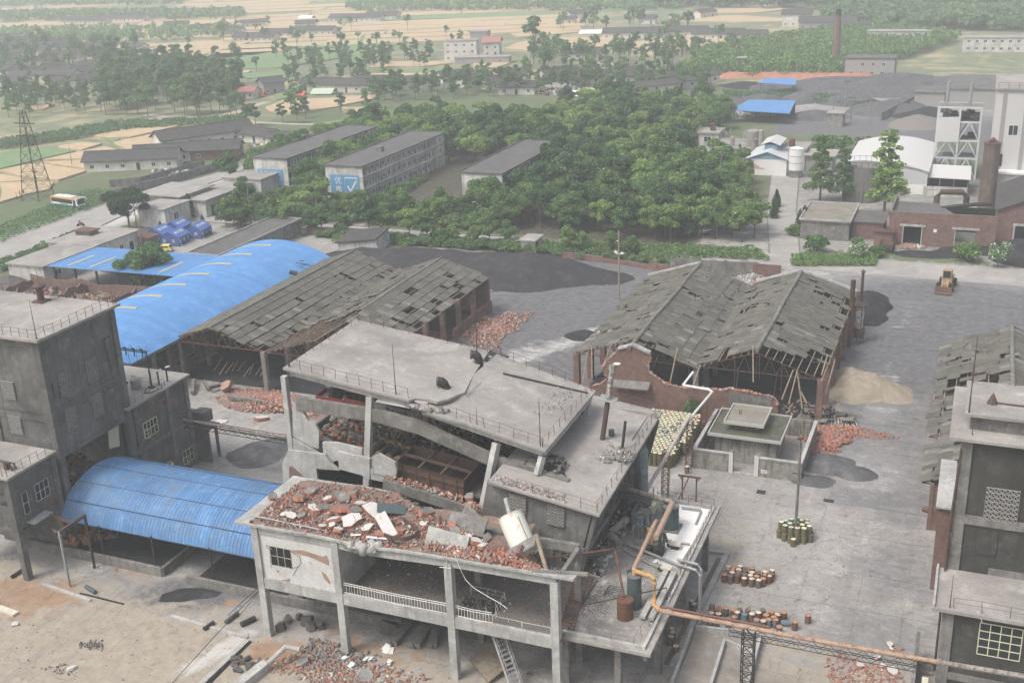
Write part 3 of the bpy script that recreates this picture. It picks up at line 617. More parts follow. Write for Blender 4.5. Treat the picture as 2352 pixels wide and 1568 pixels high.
# ------------------------------------------------------------------ left tower block
def left_tower():
 t=thing('concrete_tower','tall dark grey concrete tower at left edge with flat railed roof and block vents','building',(-95,86,0))
 mb=MB();mb.slab([(-104,80.5,24.25),(-86.2,80.5,24.25),(-86.2,92.9,24.25),(-104,92.9,24.25)],.28);mb.build('roof_slab',M['roofcon'],t)
 mb=MB();mb.box(-103.5,-87,81.3,92.3,10.6,23.96);mb.build('wall',M['condark'],t)
 mb=MB()
 for z in(23.3,15.95,15.0,10.9):
  h=.7 if z>20 else(.45 if z<15.5 else.5)
  mb.box(-103.6,-86.93,81.2,81.3,z-.35,z-.35+h);mb.box(-87,-86.9,81.25,92.35,z-.35,z-.35+h)
 mb.build('ring_beam',M['condark'],t)
 for x,y in((-87.35,81.55),(-87.2,92.15),(-95,81.5)):
  m=MB();m.box(x-.42,x+.48,y-.4,y+.3,0 if y>90 or x>-90 else 9,23.95);m.build('column',M['condark'],t)
 m=MB();m.box(-103.4,-87.1,81.4,92.2,10.45,10.6);m.build('floor_slab',M['con'],t)
 m=MB();m.box(-103,-88,91.5,91.8,0,10.4);m.build('rear_wall',M['condark'],t)
 for p in[(83.0,16.9),(87.1,16.9),(83.0,12.9),(87.0,12.8)]:vent(t,'+x',(-86.97,p[0],p[1]),4,7,.37)
 for p in[(-93.1,16.8),(-93.1,12.8)]:vent(t,'-y',(p[0],81.27,p[1]),5,6,.34)
 railing(t,[(-101,80.8,24.25),(-86.5,80.8,24.25),(-86.5,92.6,24.25),(-104,92.6,24.25)],1.0,1.15)
 rod(t,(-86.6,80.9,24.25),4.2,.06);rod(t,(-86.7,92.4,24.25),3.0);rod(t,(-97,92.4,24.25),3.2)
 m=MB();x,y,z=-95.5,90.9,24.25
 m.obox((x,y,z+.08),(1.5,1.5,.16));m.lathe((x,y,z+.16),[(.38,0),(.38,1.5),(.4,1.55)],14);m.lathe((x,y,z+1.62),[(.75,0),(.78,.25),(.3,.5),(.02,.55)],14)
 m.build('roof_ventilator',M['steelrust'],t,label='rust brown cowl vent')
 m=MB();m.box(-86.86,-86.6,90.2,91.0,19.5,20.9);m.box(-86.86,-86.7,90.5,91.3,17.6,19.5);m.box(-86.86,-86.74,82.0,82.5,17.2,18.9);m.build('bracket',M['condark'],t)
 m=MB()
 for(y,z,w,h)in[(86.0,18.1,.5,.5),(86.6,18.9,.35,.6),(87.1,16.7,.5,.25)]:
  m=MB();m.wallyz([(y-w/2,z),(y-w*.2,z+h*.5),(y+w*.4,z+h*.35),(y+w*.5,z-h*.2),(y-w*.1,z-h*.5)],-86.99,-86.96);m.build('exposed_brick',M['brick'],t)
 m=MB();m.obox((-88.0,90.4,8.9),(1.3,.08,2.6),(0,R(6),R(70)));m.build('door',M['cream'],t,label='cream door hanging loose in the broken storey')
 m=MB()
 for k in range(9):m.box(-91+.0,-89.2,85.5+.3*k,85.8+.3*k,4+.3*k,4.3+.3*k)
 m.build('stair',M['con'],t)
 debris(None,'rubble',disc(-89,86,5.5,5,lambda x,y:np.maximum(0,(-85-x)*.75)+.2),1500,(.1,.6),('brickchip','graychip','black','whitechip'),(4,4,1,.4),'brick and concrete rubble spilling from the broken storey under the dark tower')
 t2=thing('fallen_slab','pale broken floor slab lying on rubble behind the small blue vault','slab',(-85.8,84.6,4.0))
 m=MB();m.obox((-85.8,84.6,4.2),(2.2,1.2,.2),(R(12),R(18),R(20)));m.build('slab',M['conlight'],t2)
 t3=thing('fallen_slab','dark broken beam slab lying beside the pale one below the dark tower','slab',(-87.5,84.9,4.8))
 m=MB();m.obox((-87.5,85.2,5.0),(2.6,.7,.4),(R(5),R(12),R(-8)));m.build('slab',M['con'],t3)
left_tower()
def left_annex():
 t=thing('concrete_annex','two storey grey annex with fallen render and cream windows behind the dark tower','building',(-90,97,0))
 mb=MB();mb.slab([(-97,91.6,12.05),(-86.3,91.6,12.05),(-86.3,102.7,12.05),(-97,102.7,12.05)],.25);mb.build('roof_slab',M['roofcon'],t)
 mb=MB();mb.box(-96.5,-87,93.0,102.2,0,11.8);mb.build('wall',M['render'],t)
 mb=MB();mb.box(-92,-87.02,102.2,104.4,0,6.5);mb.build('side_wall',M['render'],t)
 for y in(98.9,102.3):m=MB();m.box(-87.2,-86.8,y-.3,y+.3,0,11.8);m.build('column',M['con'],t)
 m=MB();m.box(-87.2,-86.9,92.6,102.3,5.7,6.15);m.build('ring_beam',M['con'],t)
 window(t,'+x',(-86.98,94.1,7.1),2.4,1.9,4,2,'cream',open_sash=True)
 window(t,'+x',(-86.98,100.0,.9),2.0,1.7,3,2,'cream',open_sash=True);window(t,'+x',(-86.98,96.2,.9),1.6,1.6,3,2,'cream')
 m=MB();m.box(-86.98,-86.9,98.3-.9,98.3-.1,.1,2.2);m.build('door',M['cream'],t)
 m=MB()
 for(y,z,w,h)in[(95.0,9.8,1.6,.5),(97.5,10.1,2.2,.8),(96.6,9.5,1.5,.3),(99.6,7.2,.6,.4),(101.6,9.2,.5,1.6),(93.4,6.7,1.2,.5),(94.1,10.6,.5,.6),(98.3,9.9,.9,1.2),(99.5,9.6,.4,.5)]:
  q=[(y+w/2*math.cos(a)*random.uniform(.6,1.1),z+h/2*math.sin(a)*random.uniform(.6,1.1))for a in[k*math.pi/5 for k in range(10)]]
  m=MB();m.wallyz(q,-86.99,-86.955);m.build('exposed_brick',M['brick'],t)
 railing(t,[(-88,92.0,12.05),(-86.7,92.0,12.05),(-86.7,98.5,12.05)],1.0,1.2);railing(t,[(-92,98,12.05),(-88.5,98,12.05)],1,1.2)
 m=MB();m.box(-87.5,-85,103.0,105.4,4.4,4.6);m.box(-87.3,-85.6,103.2,105.0,5.2,6.6);m.box(-87.2,-85.2,103.1,103.4,0,4.4);m.box(-85.6,-85.3,104.9,105.2,0,4.4);m.build('balcony',M['condark'],t)
 f=thing('switch_frame','dark steel high voltage switch frame standing on the grey annex roof','electrical frame',(-90.5,98.4,12.05))
 P=[(-91.9,97.6),(-87.9,97.6),(-91.9,99.2),(-87.9,99.2)]
 for x,y in P[:2]:m=MB();m.beam((x,y,12.05),(x,y,16.6),.13);m.obox((x,y,12.15),(.7,.5,.2));m.build('post',M['steeldark'],f)
 m=MB()
 for z in(16.5,14.6):m.beam((-91.9,97.6,z),(-87.9,97.6,z),.12);m.beam((-91.9,98.0,z),(-87.9,98.0,z),.08)
 m.build('crossbeam',M['steeldark'],f)
 for k in range(3):
  x=-91+1.2*k;m=MB();m.tube([(x,97.7,15.8),(x+.35,97.4,16.9)],.07,6);m.tube([(x+.05,98,14.6),(x+.05,98,16.2),(x+.5,98,17.1),(x+1,97.9,16.7)],.025,5);m.obox((x+.3,97.3,16.95),(.5,.1,.12));m.build('switch',M['steeldark'],f)
 tr=thing('transformer','grey oil transformer drum under the switch frame on the annex roof','transformer',(-89.6,96.9,12.05))
 m=MB();m.lathe((-89.6,96.9,12.1),[(.55,0),(.6,.1),(.6,1.1),(.62,1.15),(.4,1.3)],16);m.build('tank',M['steelgrey'],tr)
 m=MB()
 for k in range(4):m.tube([(-89.9+.2*k,96.8,13.3),(-89.95+.22*k,96.8,13.8)],.06,6)
 m.build('insulator',M['white'],tr)
 for k,(x,y)in enumerate([(-88.4,98.2),(-87.6,98.6),(-87.3,99.8)]):
  c=thing('insulator_post',['short dark post insulator beside the transformer on the annex roof','middle dark post insulator with white cap near annex roof edge','far dark post insulator with white cap at the annex roof edge'][k],'insulator',(x,y,12.05))
  m=MB();m.tube([(x,y,12.05),(x,y,13.8)],.1,8);m.build('post',M['steeldark'],c);m=MB();m.obox((x+.3,y,14.0),(.7,.16,.16),(0,R(-20),0));m.build('cap',M['white'],c)
 m=MB();m.tube([(-88.3,97.2,12.1),(-87.6,95.9,12.12),(-86.9,96.2,12.12),(-86.6,97.9,12.12),(-87.3,98.6,12.12)],.05,6);m.tube([(-91,97.3,12.5),(-93,97.6,13),(-94,97,13.2)],.04,6);tag(m.build('cable',M['steeldark'],None),'black cable coiled loosely on the annex roof','cable')
left_annex()
def left_front():
 t=thing('concrete_outbuilding','raised grey outbuilding on tall columns at left edge beside the blue vault','building',(-90,77,0))
 mb=MB();mb.slab([(-96,73.6,12.05),(-86.3,73.6,12.05),(-86.3,80.4,12.05),(-96,80.4,12.05)],.25);mb.build('roof_slab',M['roofcon'],t)
 mb=MB();mb.box(-87.25,-87,74.6,80.4,5.6,11.8);mb.build('wall',M['render'],t)
 mb=MB();mb.box(-96,-87.1,79.9,80.3,0,11.8);mb.box(-96,-87.2,74.4,80.2,5.3,5.6);mb.box(-95.9,-87.4,74.5,74.8,5.6,8.0);mb.box(-96,-87.2,74.2,74.6,4.9,5.7);mb.box(-87.3,-86.95,74.6,80.3,5.0,5.6);mb.build('floor_frame',M['render'],t)
 for x,y in((-87.1,74.3),(-87.2,80.2),(-95,74.3)):m=MB();m.box(x-.35,x+.35,y-.35,y+.35,0,11.8);m.build('column',M['condark'],t)
 window(t,'+x',(-86.98,77.2,7.55),1.85,1.9,3,2,'conlight');window(t,'+x',(-86.98,75.4,7.0),.7,2.4,1,2,'conlight')
 m=MB();m.box(-87,-85.9,75.4,78.0,6.0,6.15);m.build('canopy',M['conlight'],t)
 m=MB()
 for(y,z,w,h)in[(75.0,10.4,.4,.4),(79.3,10.4,.5,.6),(79.6,9.4,.25,1.2),(78.9,7.0,1.2,.8),(79.9,6.7,.7,.8),(77.2,6.6,.6,.4),(76.5,9.3,.25,.4)]:
  m=MB();m.wallyz([(y+w/2*math.cos(a)*random.uniform(.5,1.1),z+h/2*math.sin(a)*random.uniform(.5,1.1))for a in[k*math.pi/4 for k in range(8)]],-86.995,-86.955);m.build('exposed_brick',M['brick'],t)
 railing(t,[(-87.2,73.9,12.05),(-86.6,73.9,12.05),(-86.6,80.2,12.05)],1.0,1.1)
 m=MB();m.tube([(-89.8,75.2,12.9),(-87.4,75.2,12.9),(-87.2,75.2,12.1)],.12,8);m.tube([(-90,75.7,12.7),(-87.2,75.6,12.7),(-87.1,75.6,12.1)],.09,8);m.obox((-88,75.3,12.4),(.4,.4,.7));m.build('roof_pipe',M['steelrust'],t)
 pass
left_front()
# ------------------------------------------------------------------ small vaulted blue canopy
def ribbed_strip(name,mats,ang0,ang1,cy,cz,ry,rz,x0,w,ribs=5,seg=4,rib=.06,ex=1.0):
 mb=MB();vs=[];xs=[]
 for k in range(ribs*4+1):xs.append((x0+w*k/(ribs*4),rib*(1 if k%4==2 else 0)))
 for i in range(seg+1):
  a=ang0+(ang1-ang0)*i/seg
  for x,h in xs:vs.append((x,cy-(ry+h)*math.cos(a),cz+(rz+h)*math.sin(a)))
 n=len(xs);fs=[(i*n+k,i*n+k+1,(i+1)*n+k+1,(i+1)*n+k)for i in range(seg)for k in range(n-1)]
 mb.add(vs,fs);return mb.mesh(name,mats)
def bridge():
 c=thing('pipe_bridge','slim pipe bridge on lattice truss between the annex and the collapsed block','pipe bridge',(-74,101,6));m=MB()
 for y in(100.9,101.7):truss_beam(m,(-86.8,y,6.3),(-61,y,5.9),.6,18,.05)
 for i in range(19):x=-86.8+25.8*i/18;m.beam((x,100.9,5.75),(x,101.7,5.75),.05)
 m.build('truss',M['steeldark'],c);m=MB();m.tube([(-87,101.1,6.55),(-61,101.1,6.15)],.16,8);m.build('pipe',M['pipegrey'],c);m=MB();m.tube([(-87,101.5,6.5),(-61,101.5,6.1)],.1,6);m.build('pipe',M['steelrust'],c)
 lattice_tower('pipe_support','dark lattice trestle holding the pipe bridge left of the collapsed block',(-65.3,101.3,0),(-65.3,101.3,5.4),.85,8,'steeldark')
def blue_vault():
 t=thing('vaulted_canopy','small dusty blue barrel vaulted sheet canopy over black bins in left foreground','canopy',(-74,86,0))
 x0,x1=-86.9,-59.9;nb=13;w=(x1-x0)/nb;bands=[(12,38),(37.5,62),(61.5,88),(87.5,116),(115.5,145)]
 for j,(a,b)in enumerate(bands):
  me=ribbed_strip('roof_panel',M['bluedirty'],R(a),R(b),86.0,3.2,6.4,4.55+.02*(j%2),0,w+.08,5,4,.055)
  for i in range(nb):
   o=obj('roof_panel',me,t,(x0+w*i+74,-86,random.uniform(-.015,.015)))
 m=MB()
 for a in(12,38,62,88,116,145):m.beam((x0,86-6.3*math.cos(R(a)),3.1+4.45*math.sin(R(a))),(x1,86-6.3*math.cos(R(a)),3.1+4.45*math.sin(R(a))),.1)
 for i in range(7):
  x=x0+.1+(x1-x0-.2)*i/6;m.tube([(x,86-6.28*math.cos(R(a)),3.08+4.43*math.sin(R(a)))for a in range(12,150,12)],.05,5);m.beam((x,79.8,4.0),(x,92,4.2),.06)
 m.build('frame',M['steeldark'],t)
 for a in(37.8,61.8,87.8,115.8):m=MB();m.box(x0,x1,86-6.5*math.cos(R(a))-.03,86-6.5*math.cos(R(a))+.03,3.2+4.56*math.sin(R(a)),3.24+4.56*math.sin(R(a)));m.build('seam',M['steeldark'],t)
 for x,y in[(-81.8,79.7),(-75.0,79.7),(-67.8,79.8),(-61,79.8),(-86.4,79.7),(-81.8,91.5),(-70,91.5),(-62,91.5)]:m=MB();m.tube([(x,y,0),(x,y,4.3)],.1,8);m.build('post',M['steeldark'],t)
 g=thing('gantry','rust brown steel goal frame leaning before the blue vaulted canopy','steel frame',(-82,75.5,0))
 A_,B_=Vector(G(*b1(480,905))),Vector(G(*b1(650,780)))
 for q,(px,h)in enumerate([(A_,6.4),(B_,6.4)]):m=MB();m.beam(px,px+Vector((0,0,h)),.2);m.build('post',M['steelgrey' if q==0 else 'steeldark'],g)
 m=MB();m.beam(A_+Vector((0,0,6.3)),B_+Vector((0,0,6.3)),.26,.3);m.beam(A_.lerp(B_,.55)+Vector((0,0,6.2)),A_.lerp(B_,.5)+Vector((-4.6,1.2,6.0)),.22,.22);m.build('crossbeam',M['steelrust'],g)
 for pts,lb in[([(-92,79.4),(-73.9,79.3),(-73.9,84.5)],'low grey bin wall around the charcoal floor under the blue canopy'),([(-70.5,79.0),(-59,79.0),(-46,79.2)],'long low grey kerb wall running under the front frame building')]:
  m=MB()
  for a,b in zip(pts[:-1],pts[1:]):m.beam((a[0],a[1],.5),(b[0],b[1],.5),.35,1.05)
  tag(m.build('bin_wall',M['con'],None),lb,'low wall')
 m=MB();m.box(-91.5,-74.2,79.7,91,.0,.12);struct('charcoal_floor',m,M['coal'])
 m=MB();m.box(-70.2,-59.6,79.4,91,.0,.1);struct('charcoal_floor',m,M['coal'])
 h=thing('handcart','small red cart parked under the blue canopy','cart',(-74.0,85.5,0))
 m=MB();m.box(-75.3,-72.4,85,86.3,.9,1.4);m.build('tray',M['redpaint'],h)
 for x in(-74.9,-72.8):
  for y in(85.1,86.2):m=MB();m.tube([(x,y-.06,.4),(x,y+.06,.4)],.4,12);m.build('wheel',M['rubber'],h)
 mound('charcoal_spill',*B1(1300,960)[:2],3.2,1.5,.35,'coal','black charcoal powder spilled on the yard beside the bin wall','heap',.4)
M['rockdark']=plain('dark_rock',srgb(92,88,84),.95,var=.35,scale=1.5,bump=.3);M['pipegrey']=rusty('grey_pipe',srgb(150,146,140),rust=srgb(120,100,86),amt=.2);bridge()
M['redpaint']=rusty('faded_red_paint',srgb(150,52,44),amt=.25)
blue_vault()
# ------------------------------------------------------------------ collapsed main block
def main_block():
 t=thing('collapsed_building','collapsed concrete factory block with cracked sagging roof in the centre','building',(-46,92,0))
 zl=lambda x:22-(x+61.1)*.122
 zr=lambda x:19.75-(x+46.6)*.212
 crack=[(-47.4,86.3),(-47.0,87.0),(-45.9,87.3),(-45.0,87.3),(-44.3,88.4),(-44.0,89.6),(-43.6,90.6)]
 def Zb(x,y):
  k=max(0,min(1,(y-90.6)/3));return k
 L=MB()
 top=[(-61.1,86.3,zl(-61.1))]+[(x,y,zl(x))for x,y in crack]+[(-44.6,95,zl(-44.6)-.1),(-45.5,101,zl(-45.5))]+[(-61.3,101.1,22)]
 L.slab(top,.24);L.build('roof_slab',M['roofcon'],t)
 Rr=MB();rc=[(-46.7,86.35),(-46.4,87.0),(-45.3,87.1),(-44.6,87.15),(-43.9,88.3),(-43.6,89.6),(-43.55,90.6)]
 top=[(x,y,(zr(x)if y<90 else zl(x)-.02))for x,y in rc]
 pts_front=[(-43.0,86.3),(-40,86.3),(-36.5,86.3),(-33.8,86.3)];zz=lambda x:zr(x)
 def sheet(mb,a,b):
  n=len(a);tt=.24
  vs=a+b+[(p[0],p[1],p[2]-tt)for p in a]+[(p[0],p[1],p[2]-tt)for p in b]
  fs=[(i,i+1,n+i+1,n+i)for i in range(n-1)]+[(2*n+i+1,2*n+i,3*n+i,3*n+i+1)for i in range(n-1)]
  fs+=[(i+1,i,2*n+i,2*n+i+1)for i in range(n-1)]+[(n+i,n+i+1,3*n+i+1,3*n+i)for i in range(n-1)]+[(0,n,3*n,2*n),(2*n-1,n-1,3*n-1,4*n-1)]
  mb.add(vs,fs)
 xsb=[-44.6,-43.4,-42,-39,-36,-33.8];za={-44.6:zl(-44.6)-.1,-43.4:zl(-43.4)-.35}
 zfb=lambda x:za.get(x,19.15-(x+42)*.258)
 back=[(x,101,zfb(x))for x in xsb];mid=[(x,95,zfb(x)-(.0))for x in xsb]
 f2=[(-43.55,90.6,19.6),(-43.2,90.4,19.3),(-42,90.2,zr(-42)+.1),(-39,90,zr(-39)),(-36,90,zr(-36)),(-33.8,90,zr(-33.8))]
 f1=[(-46.5,86.9,zr(-46.5)),(-44.2,87.4,zr(-44.2)),(-42,87,zr(-42)),(-39,86.9,zr(-39)),(-36,86.9,zr(-36)),(-33.8,86.9,zr(-33.8))]
 f0=[(-46.8,86.3,zr(-46.8)-.1),(-44.2,86.1,zr(-44.2)-.15),(-42,86.3,zr(-42)),(-39,86.3,zr(-39)),(-36,86.3,zr(-36)),(-33.8,86.3,zr(-33.8))]
 sheet(Rr,f1,f2);sheet(Rr,f2,mid);sheet(Rr,mid,back);sheet(Rr,f0,f1);Rr.build('roof_slab',M['roofcon'],t)
 m=MB()
 for a,b in[((-60.6,86.9,zl(-60.6)-.55),(-47.6,86.9,zl(-47.6)-.65)),((-46.3,86.9,zr(-46.3)-.6),(-34.2,86.9,zr(-34.2)-.55)),((-60.6,100.4,21.3),(-45,100.4,19.4)),((-45,100.4,19.2),(-34.3,100.4,16.8)),((-60.6,87,21.2),(-60.6,100.4,21.2)),((-34.2,87,16.5),(-34.2,100.4,16.5)),((-52,87,20.2),(-52,100.4,20.2)),((-39,87,17.3),(-39,100.4,17.5))]:m.beam(a,b,.32,.62)
 m.build('roof_beam',M['conlight'],t)
 debris(t,'broken_edge',lambda u,v:(-47.3+3.4*u,86.2+.9*v+1.8*np.maximum(0,u-.5),zr(-46.6+2.6*u)+.05-.5*v),220,(.08,.32),('conlight','graychip'),(1,1))
 m=MB()
 for k in range(14):x=-47.2+k*.22;m.tube([(x,86.3,zr(x)-.3),(x+random.uniform(-.3,.3),86.0,zr(x)-.8),(x+random.uniform(-.5,.5),85.9,zr(x)-1.2)],.02,4)
 m.build('rebar',M['steelrust'],t)
 m=MB()
 for pts in[[(-43.6,90.6),(-43.2,91.5),(-42.9,92.6),(-42.1,93.6)]]:
  for a,b in zip(pts[:-1],pts[1:]):za_=(19.16-(a[0]+42)*.25,19.16-(b[0]+42)*.25);m.beam((a[0],a[1],za_[0]+.012),(b[0],b[1],za_[1]+.012),.025,.02)
 m.build('crack',M['condark'],t)
 for p in[((-61.5,86.8,9.5),(-61.4,86.8,20.9),.55),((-52.6,85.9,10.2),(-51.9,86.9,19.9),.62),((-39.6,84.4,10.4),(-38.8,86.8,16.9),.62),((-34.6,86.2,14.6),(-34.3,86.8,16.2),.5),((-60.6,100.3,6),(-60.6,100.3,21),.5),((-34.6,99.6,14),(-34.3,100.2,16.4),.5),((-45,100.2,6),(-45,100.4,19),.5)]:
  m=MB();m.beam(p[0],p[1],p[2],p[2]);m.build('column',M['conlight'],t)
 P=[(190,880,120),(950,1000,115),(1350,1110,120),(1960,1390,110),(2400,1560,110),(2750,1660,110)]
 tops=[PY(c1(x,y),86.7)for x,y,h in P];bots=[PY(c1(x,y+h),86.7)for x,y,h in P]
 m=MB();n=len(P);vs=[(p.x,86.5,p.z)for p in tops]+[(p.x,86.5,p.z)for p in bots]+[(p.x,87.0,p.z)for p in tops]+[(p.x,87.0,p.z)for p in bots]
 m.add(vs,[(i,n+i,n+i+1,i+1)for i in range(n-1)]+[(2*n+i,2*n+i+1,3*n+i+1,3*n+i)for i in range(n-1)]+[(i,i+1,2*n+i+1,2*n+i)for i in range(n-1)]+[(n+i,3*n+i,3*n+i+1,n+i+1)for i in range(n-1)]+[(0,2*n,3*n,n)])
 m.build('floor_beam',M['con'],t,label='bent sagging floor beam')
 def panel(pix,y,th,mat='conlight',f=c1,nm='wall_panel'):
  q=[PY(f(*p),y)for p in pix];m=MB();m.wallxz([(p.x,p.z)for p in q][::-1],y,y+th);m.build(nm,M[mat],t)
 panel([(150,935),(230,1000),(300,1110),(360,1140),(400,1210),(395,1370),(330,1350),(150,1250)],86.7,.28)
 panel([(150,1268),(330,1372),(430,1440),(560,1568),(150,1568)],86.6,.3)
 panel([(430,1310),(560,1315),(800,1370),(812,1530),(560,1480),(520,1500),(440,1420)],86.2,.34)
 panel([(890,1450),(960,1420),(1110,1500),(1130,1568),(1120,1640),(900,1600)],85.3,.34)
 panel([(350,-30),(600,0),(640,60),(700,110),(545,95),(555,205),(320,240),(310,60)],85.8,.3,f=b2)
 panel([(690,-20),(910,30),(910,175),(850,140),(700,100)],85.6,.34,f=b2)
 panel([(915,100),(1090,60),(1095,130),(1060,200),(920,170)],85.4,.36,f=b2)
 panel([(550,210),(850,215),(850,300),(700,250),(520,225)],85.7,.3,'con',b2)
 panel([(358,85),(372,80),(520,205),(520,215),(358,195)],85.72,.2,'brick',b2,'exposed_brick')
 a,b=PY(b2(1000,195),84.6),PY(b2(1552,375),84.3)
 m=MB();m.beam(a+Vector((0,.3,-.1)),b+Vector((0,.3,-.1)),.55,1.0);m.build('fallen_beam',M['con'],t);debris(t,'brick_rubble',lambda u,v:(a.x+(b.x-a.x)*u,a.y+.1+v*.9,a.z+(b.z-a.z)*u+.5),240,(.06,.2))
 c=PY(b2(1600,400),84.0);m=MB();m.wallxz([(c.x-.9,c.z-.5),(c.x+1.1,c.z-.75),(c.x+1.3,c.z-.1),(c.x-.4,c.z+.8)],83.7,85.0);m.build('fallen_beam',M['conlight'],t)
 debris(t,'brick_rubble',lambda u,v:(c.x-.6+1.9*u,84+1*v,c.z+.6-.35*u),160,(.06,.22))
 m=MB();m.slab([(-61.2,87,12.9),(-52,87,12.4),(-39,87,10.6),(-39,100,11.2),(-52,100,12.6),(-61.2,100,13)],.25);m.slab([(-61,84,6.3),(-31,84,6.3),(-31,101,6.3),(-61,101,6.3)],.25);m.build('floor_slab',M['condark'],t)
 [(lambda m:(m.box(*b),m.build('rear_wall',M['condark'],t)))(MB())for b in((-50,-34.5,99.8,100.1,6,15.5),(-61,-50,100.0,100.2,6,11.4),(-61.2,-60.9,88,99.9,6.3,14))]
 for x,z0,z1 in[(-57,11,21),(-51,11,20.3)]:m=MB();m.beam((x,93.5,z0),(x,93.5,z1),.4,.4);m.build('column',M['con'],t)
 m=MB();m.beam((-61,93.4,17.6),(-52,93.5,16.6),.3,.7);m.beam((-52,93.5,16.6),(-39,93.6,13.4),.3,.7);m.beam((-56.5,87,17.5),(-56.5,100,17.5),.3,.5);m.build('floor_beam',M['con'],t)
 m=MB();mid_top=[(-38.1,82.9,14.95),(-27.6,82.9,13.35),(-27.8,104.5,14.0),(-38.3,104.5,15.3)];m.slab(mid_top,.22);m.build('roof_slab',M['roofcon'],t)
 m=MB();m.box(0,0,0,0,0,0)if False else None
 m.add([(-38.4,83.5,14.7),(-28.3,83.5,13.2),(-31.5,83.5,0.2),(-41.6,83.5,0.2),(-38.4,83.8,14.7),(-28.6,83.8,13.2),(-31.8,83.8,.2),(-41.6,83.8,.2)],[(3,2,1,0),(4,5,6,7),(0,1,5,4)]);m.build('wall',M['condark'],t)
 m=MB();m.add([(-28.3,83.5,13.2),(-28.4,104,13.8),(-31.6,104,.2),(-31.5,83.5,.2),(-28.6,83.5,13.2),(-28.7,104,13.8),(-31.9,104,.2),(-31.8,83.5,.2)],[(0,1,2,3)[::-1],(4,5,6,7),(0,1,5,4)]);m.build('wall',M['condark'],t)
 m=MB()
 for y in(83.75,90.3,97,103.7):m.beam((-31.4,y,0),(-28.15,y,13.3),.5,.5)
 for z in(4.6,9.2):x=-28.15-(13.3-z)*.25;m.beam((x,83.6,z),(x,104,z),.42,.5);m.beam((x-10,83.45,z),(x,83.45,z),.3,.45)
 m.build('frame',M['condark'],t)
 for p,(a_,b_)in[(PY(b2(1868,396),83.45),(5,6)),(PY(b2(2128,466),83.45),(5,6)),(PY(b2(2078,690),83.45),(4,5)),(PY(b2(1370,500),86),(4,3))]:vent(t,'-y',p,a_,b_,.33,tilt=R(4))
 window(t,'-y',PY(b2(2228,735),83.45),1.7,1.7,3,3,'con')
 for x in(-37.6,-34.3):rod(t,(x,83.3,14.7),.01)
 rp=[(-35.4,83.2,14.55),(-27.9,83.2,13.4),(-28.1,104.2,14.0),(-34,104.2,14.8)];railing(t,rp,1.0,1.45)
 m=MB();m.box(-38.3,-27.9,102.7,102.9,14.0,14.55);m.beam((-28.9,97,14.0),(-28.9,102.6,14.05),.15,.3);m.build('parapet',M['roofcon'],t)
 railing(t,[(-60.6,86.6,22),(-47.6,86.6,20.4)],1.0,1.25);railing(t,[(-45.6,86.7,19.5),(-34.2,86.7,17.1),(-34.2,100.6,17.1),(-44,100.6,19.7),(-60.7,100.6,22),(-60.7,86.7,22)],1.0,1.55,lean=.06)
 rod(t,(-49,86.8,20.55),5.0,.07);rod(t,(-34.5,86.9,17.1),4.8,.07);rod(t,(-60.7,86.9,22),2,.08);rod(t,(-46.6,100.3,20.2),4.2,.07);rod(t,(-40.7,86.8,18.5),1.8,.05)
 m=MB();m.beam((-42.4,97.2,19.4),(-34.2,99.7,17.25),.14,.12);m.build('fallen_bar',M['steeldark'],t)
 debris(t,'roof_debris',disc(-29.9,93.5,2.2,1.9,lambda x,y:14+0*x,.6),500,(.05,.2),('graychip','whitechip'),(3,1))
 debris(t,'roof_debris',lambda u,v:(-37.8+7*u,83.2+1.2*v,14.9-1.1*u),420,(.04,.16),('graychip','brickchip','whitechip'),(4,1,1))
 debris(t,'roof_debris',disc(-34.6,88.6,2.2,1.6,lambda x,y:14.6+0*x,.6),350,(.05,.25),('graychip','coal'),(2,3))
 debris(t,'roof_debris',lambda u,v:(-37.5+2.5*u,92+7*v,17.9-.2*u),120,(.03,.1),('graychip','whitechip'),(2,2))
 for k,D in enumerate([c1(1900,620),c1(1590,880)]):
  z=19.3 if k==0 else 19.15;p=Vector(G(*D,z));c=thing('roof_ventilator',['black elbow vent on the unbroken rear part of the sagging roof','black elbow vent beside the torn crack at the roof edge'][k],'vent',tuple(p),None)
  m=MB();m.obox(p+Vector((0,0,.12)),(1.5,1.3,.2),(0,R(11),0));m.build('base',M['con'],c)
  m=MB();m.tube([p+Vector((0.1,0,.2)),p+Vector((.1,0,1.0)),p+Vector((-.03,-.02,1.35)),p+Vector((-.3,-.1,1.6)),p+Vector((-.62,-.2,1.62))],.44,12,caps=False);m.tube([p+Vector((-.6,-.2,1.62)),p+Vector((-.68,-.22,1.62))],.5,12,caps=False);m.build('elbow',M['steeldark'],c)
 for k,(D0,D1)in enumerate([((370,880),(630,925)),((640,900),(850,955))]):
  a=PY(c1(*D0),87.6);b=PY(c1(*D1),87.6);c=thing('steel_trough',['long red rimmed steel trough hanging under the left roof beam','shorter red rimmed trough beside the second column'][k],'trough',tuple(a))
  m=MB();m.beam(a+Vector((0,0,-.1)),b+Vector((0,0,-.1)),.1,.5);m.beam(a+Vector((.2,1.6,.1)),b+Vector((.2,1.6,.1)),.1,.4);m.beam(a+Vector((0,0,-.1)),a+Vector((.2,1.6,.1)),.1,.45);m.beam(b+Vector((0,0,-.1)),b+Vector((.2,1.6,.1)),.1,.45);m.build('rim',M['redpaint'],c)
  m=MB();m.beam((a+b)/2+Vector((0,.8,-.6)),(a+b)/2+Vector((.5,1.2,1.1)),1.5,(b-a).length*.35);m.build('hopper',M['steeldark'],c)
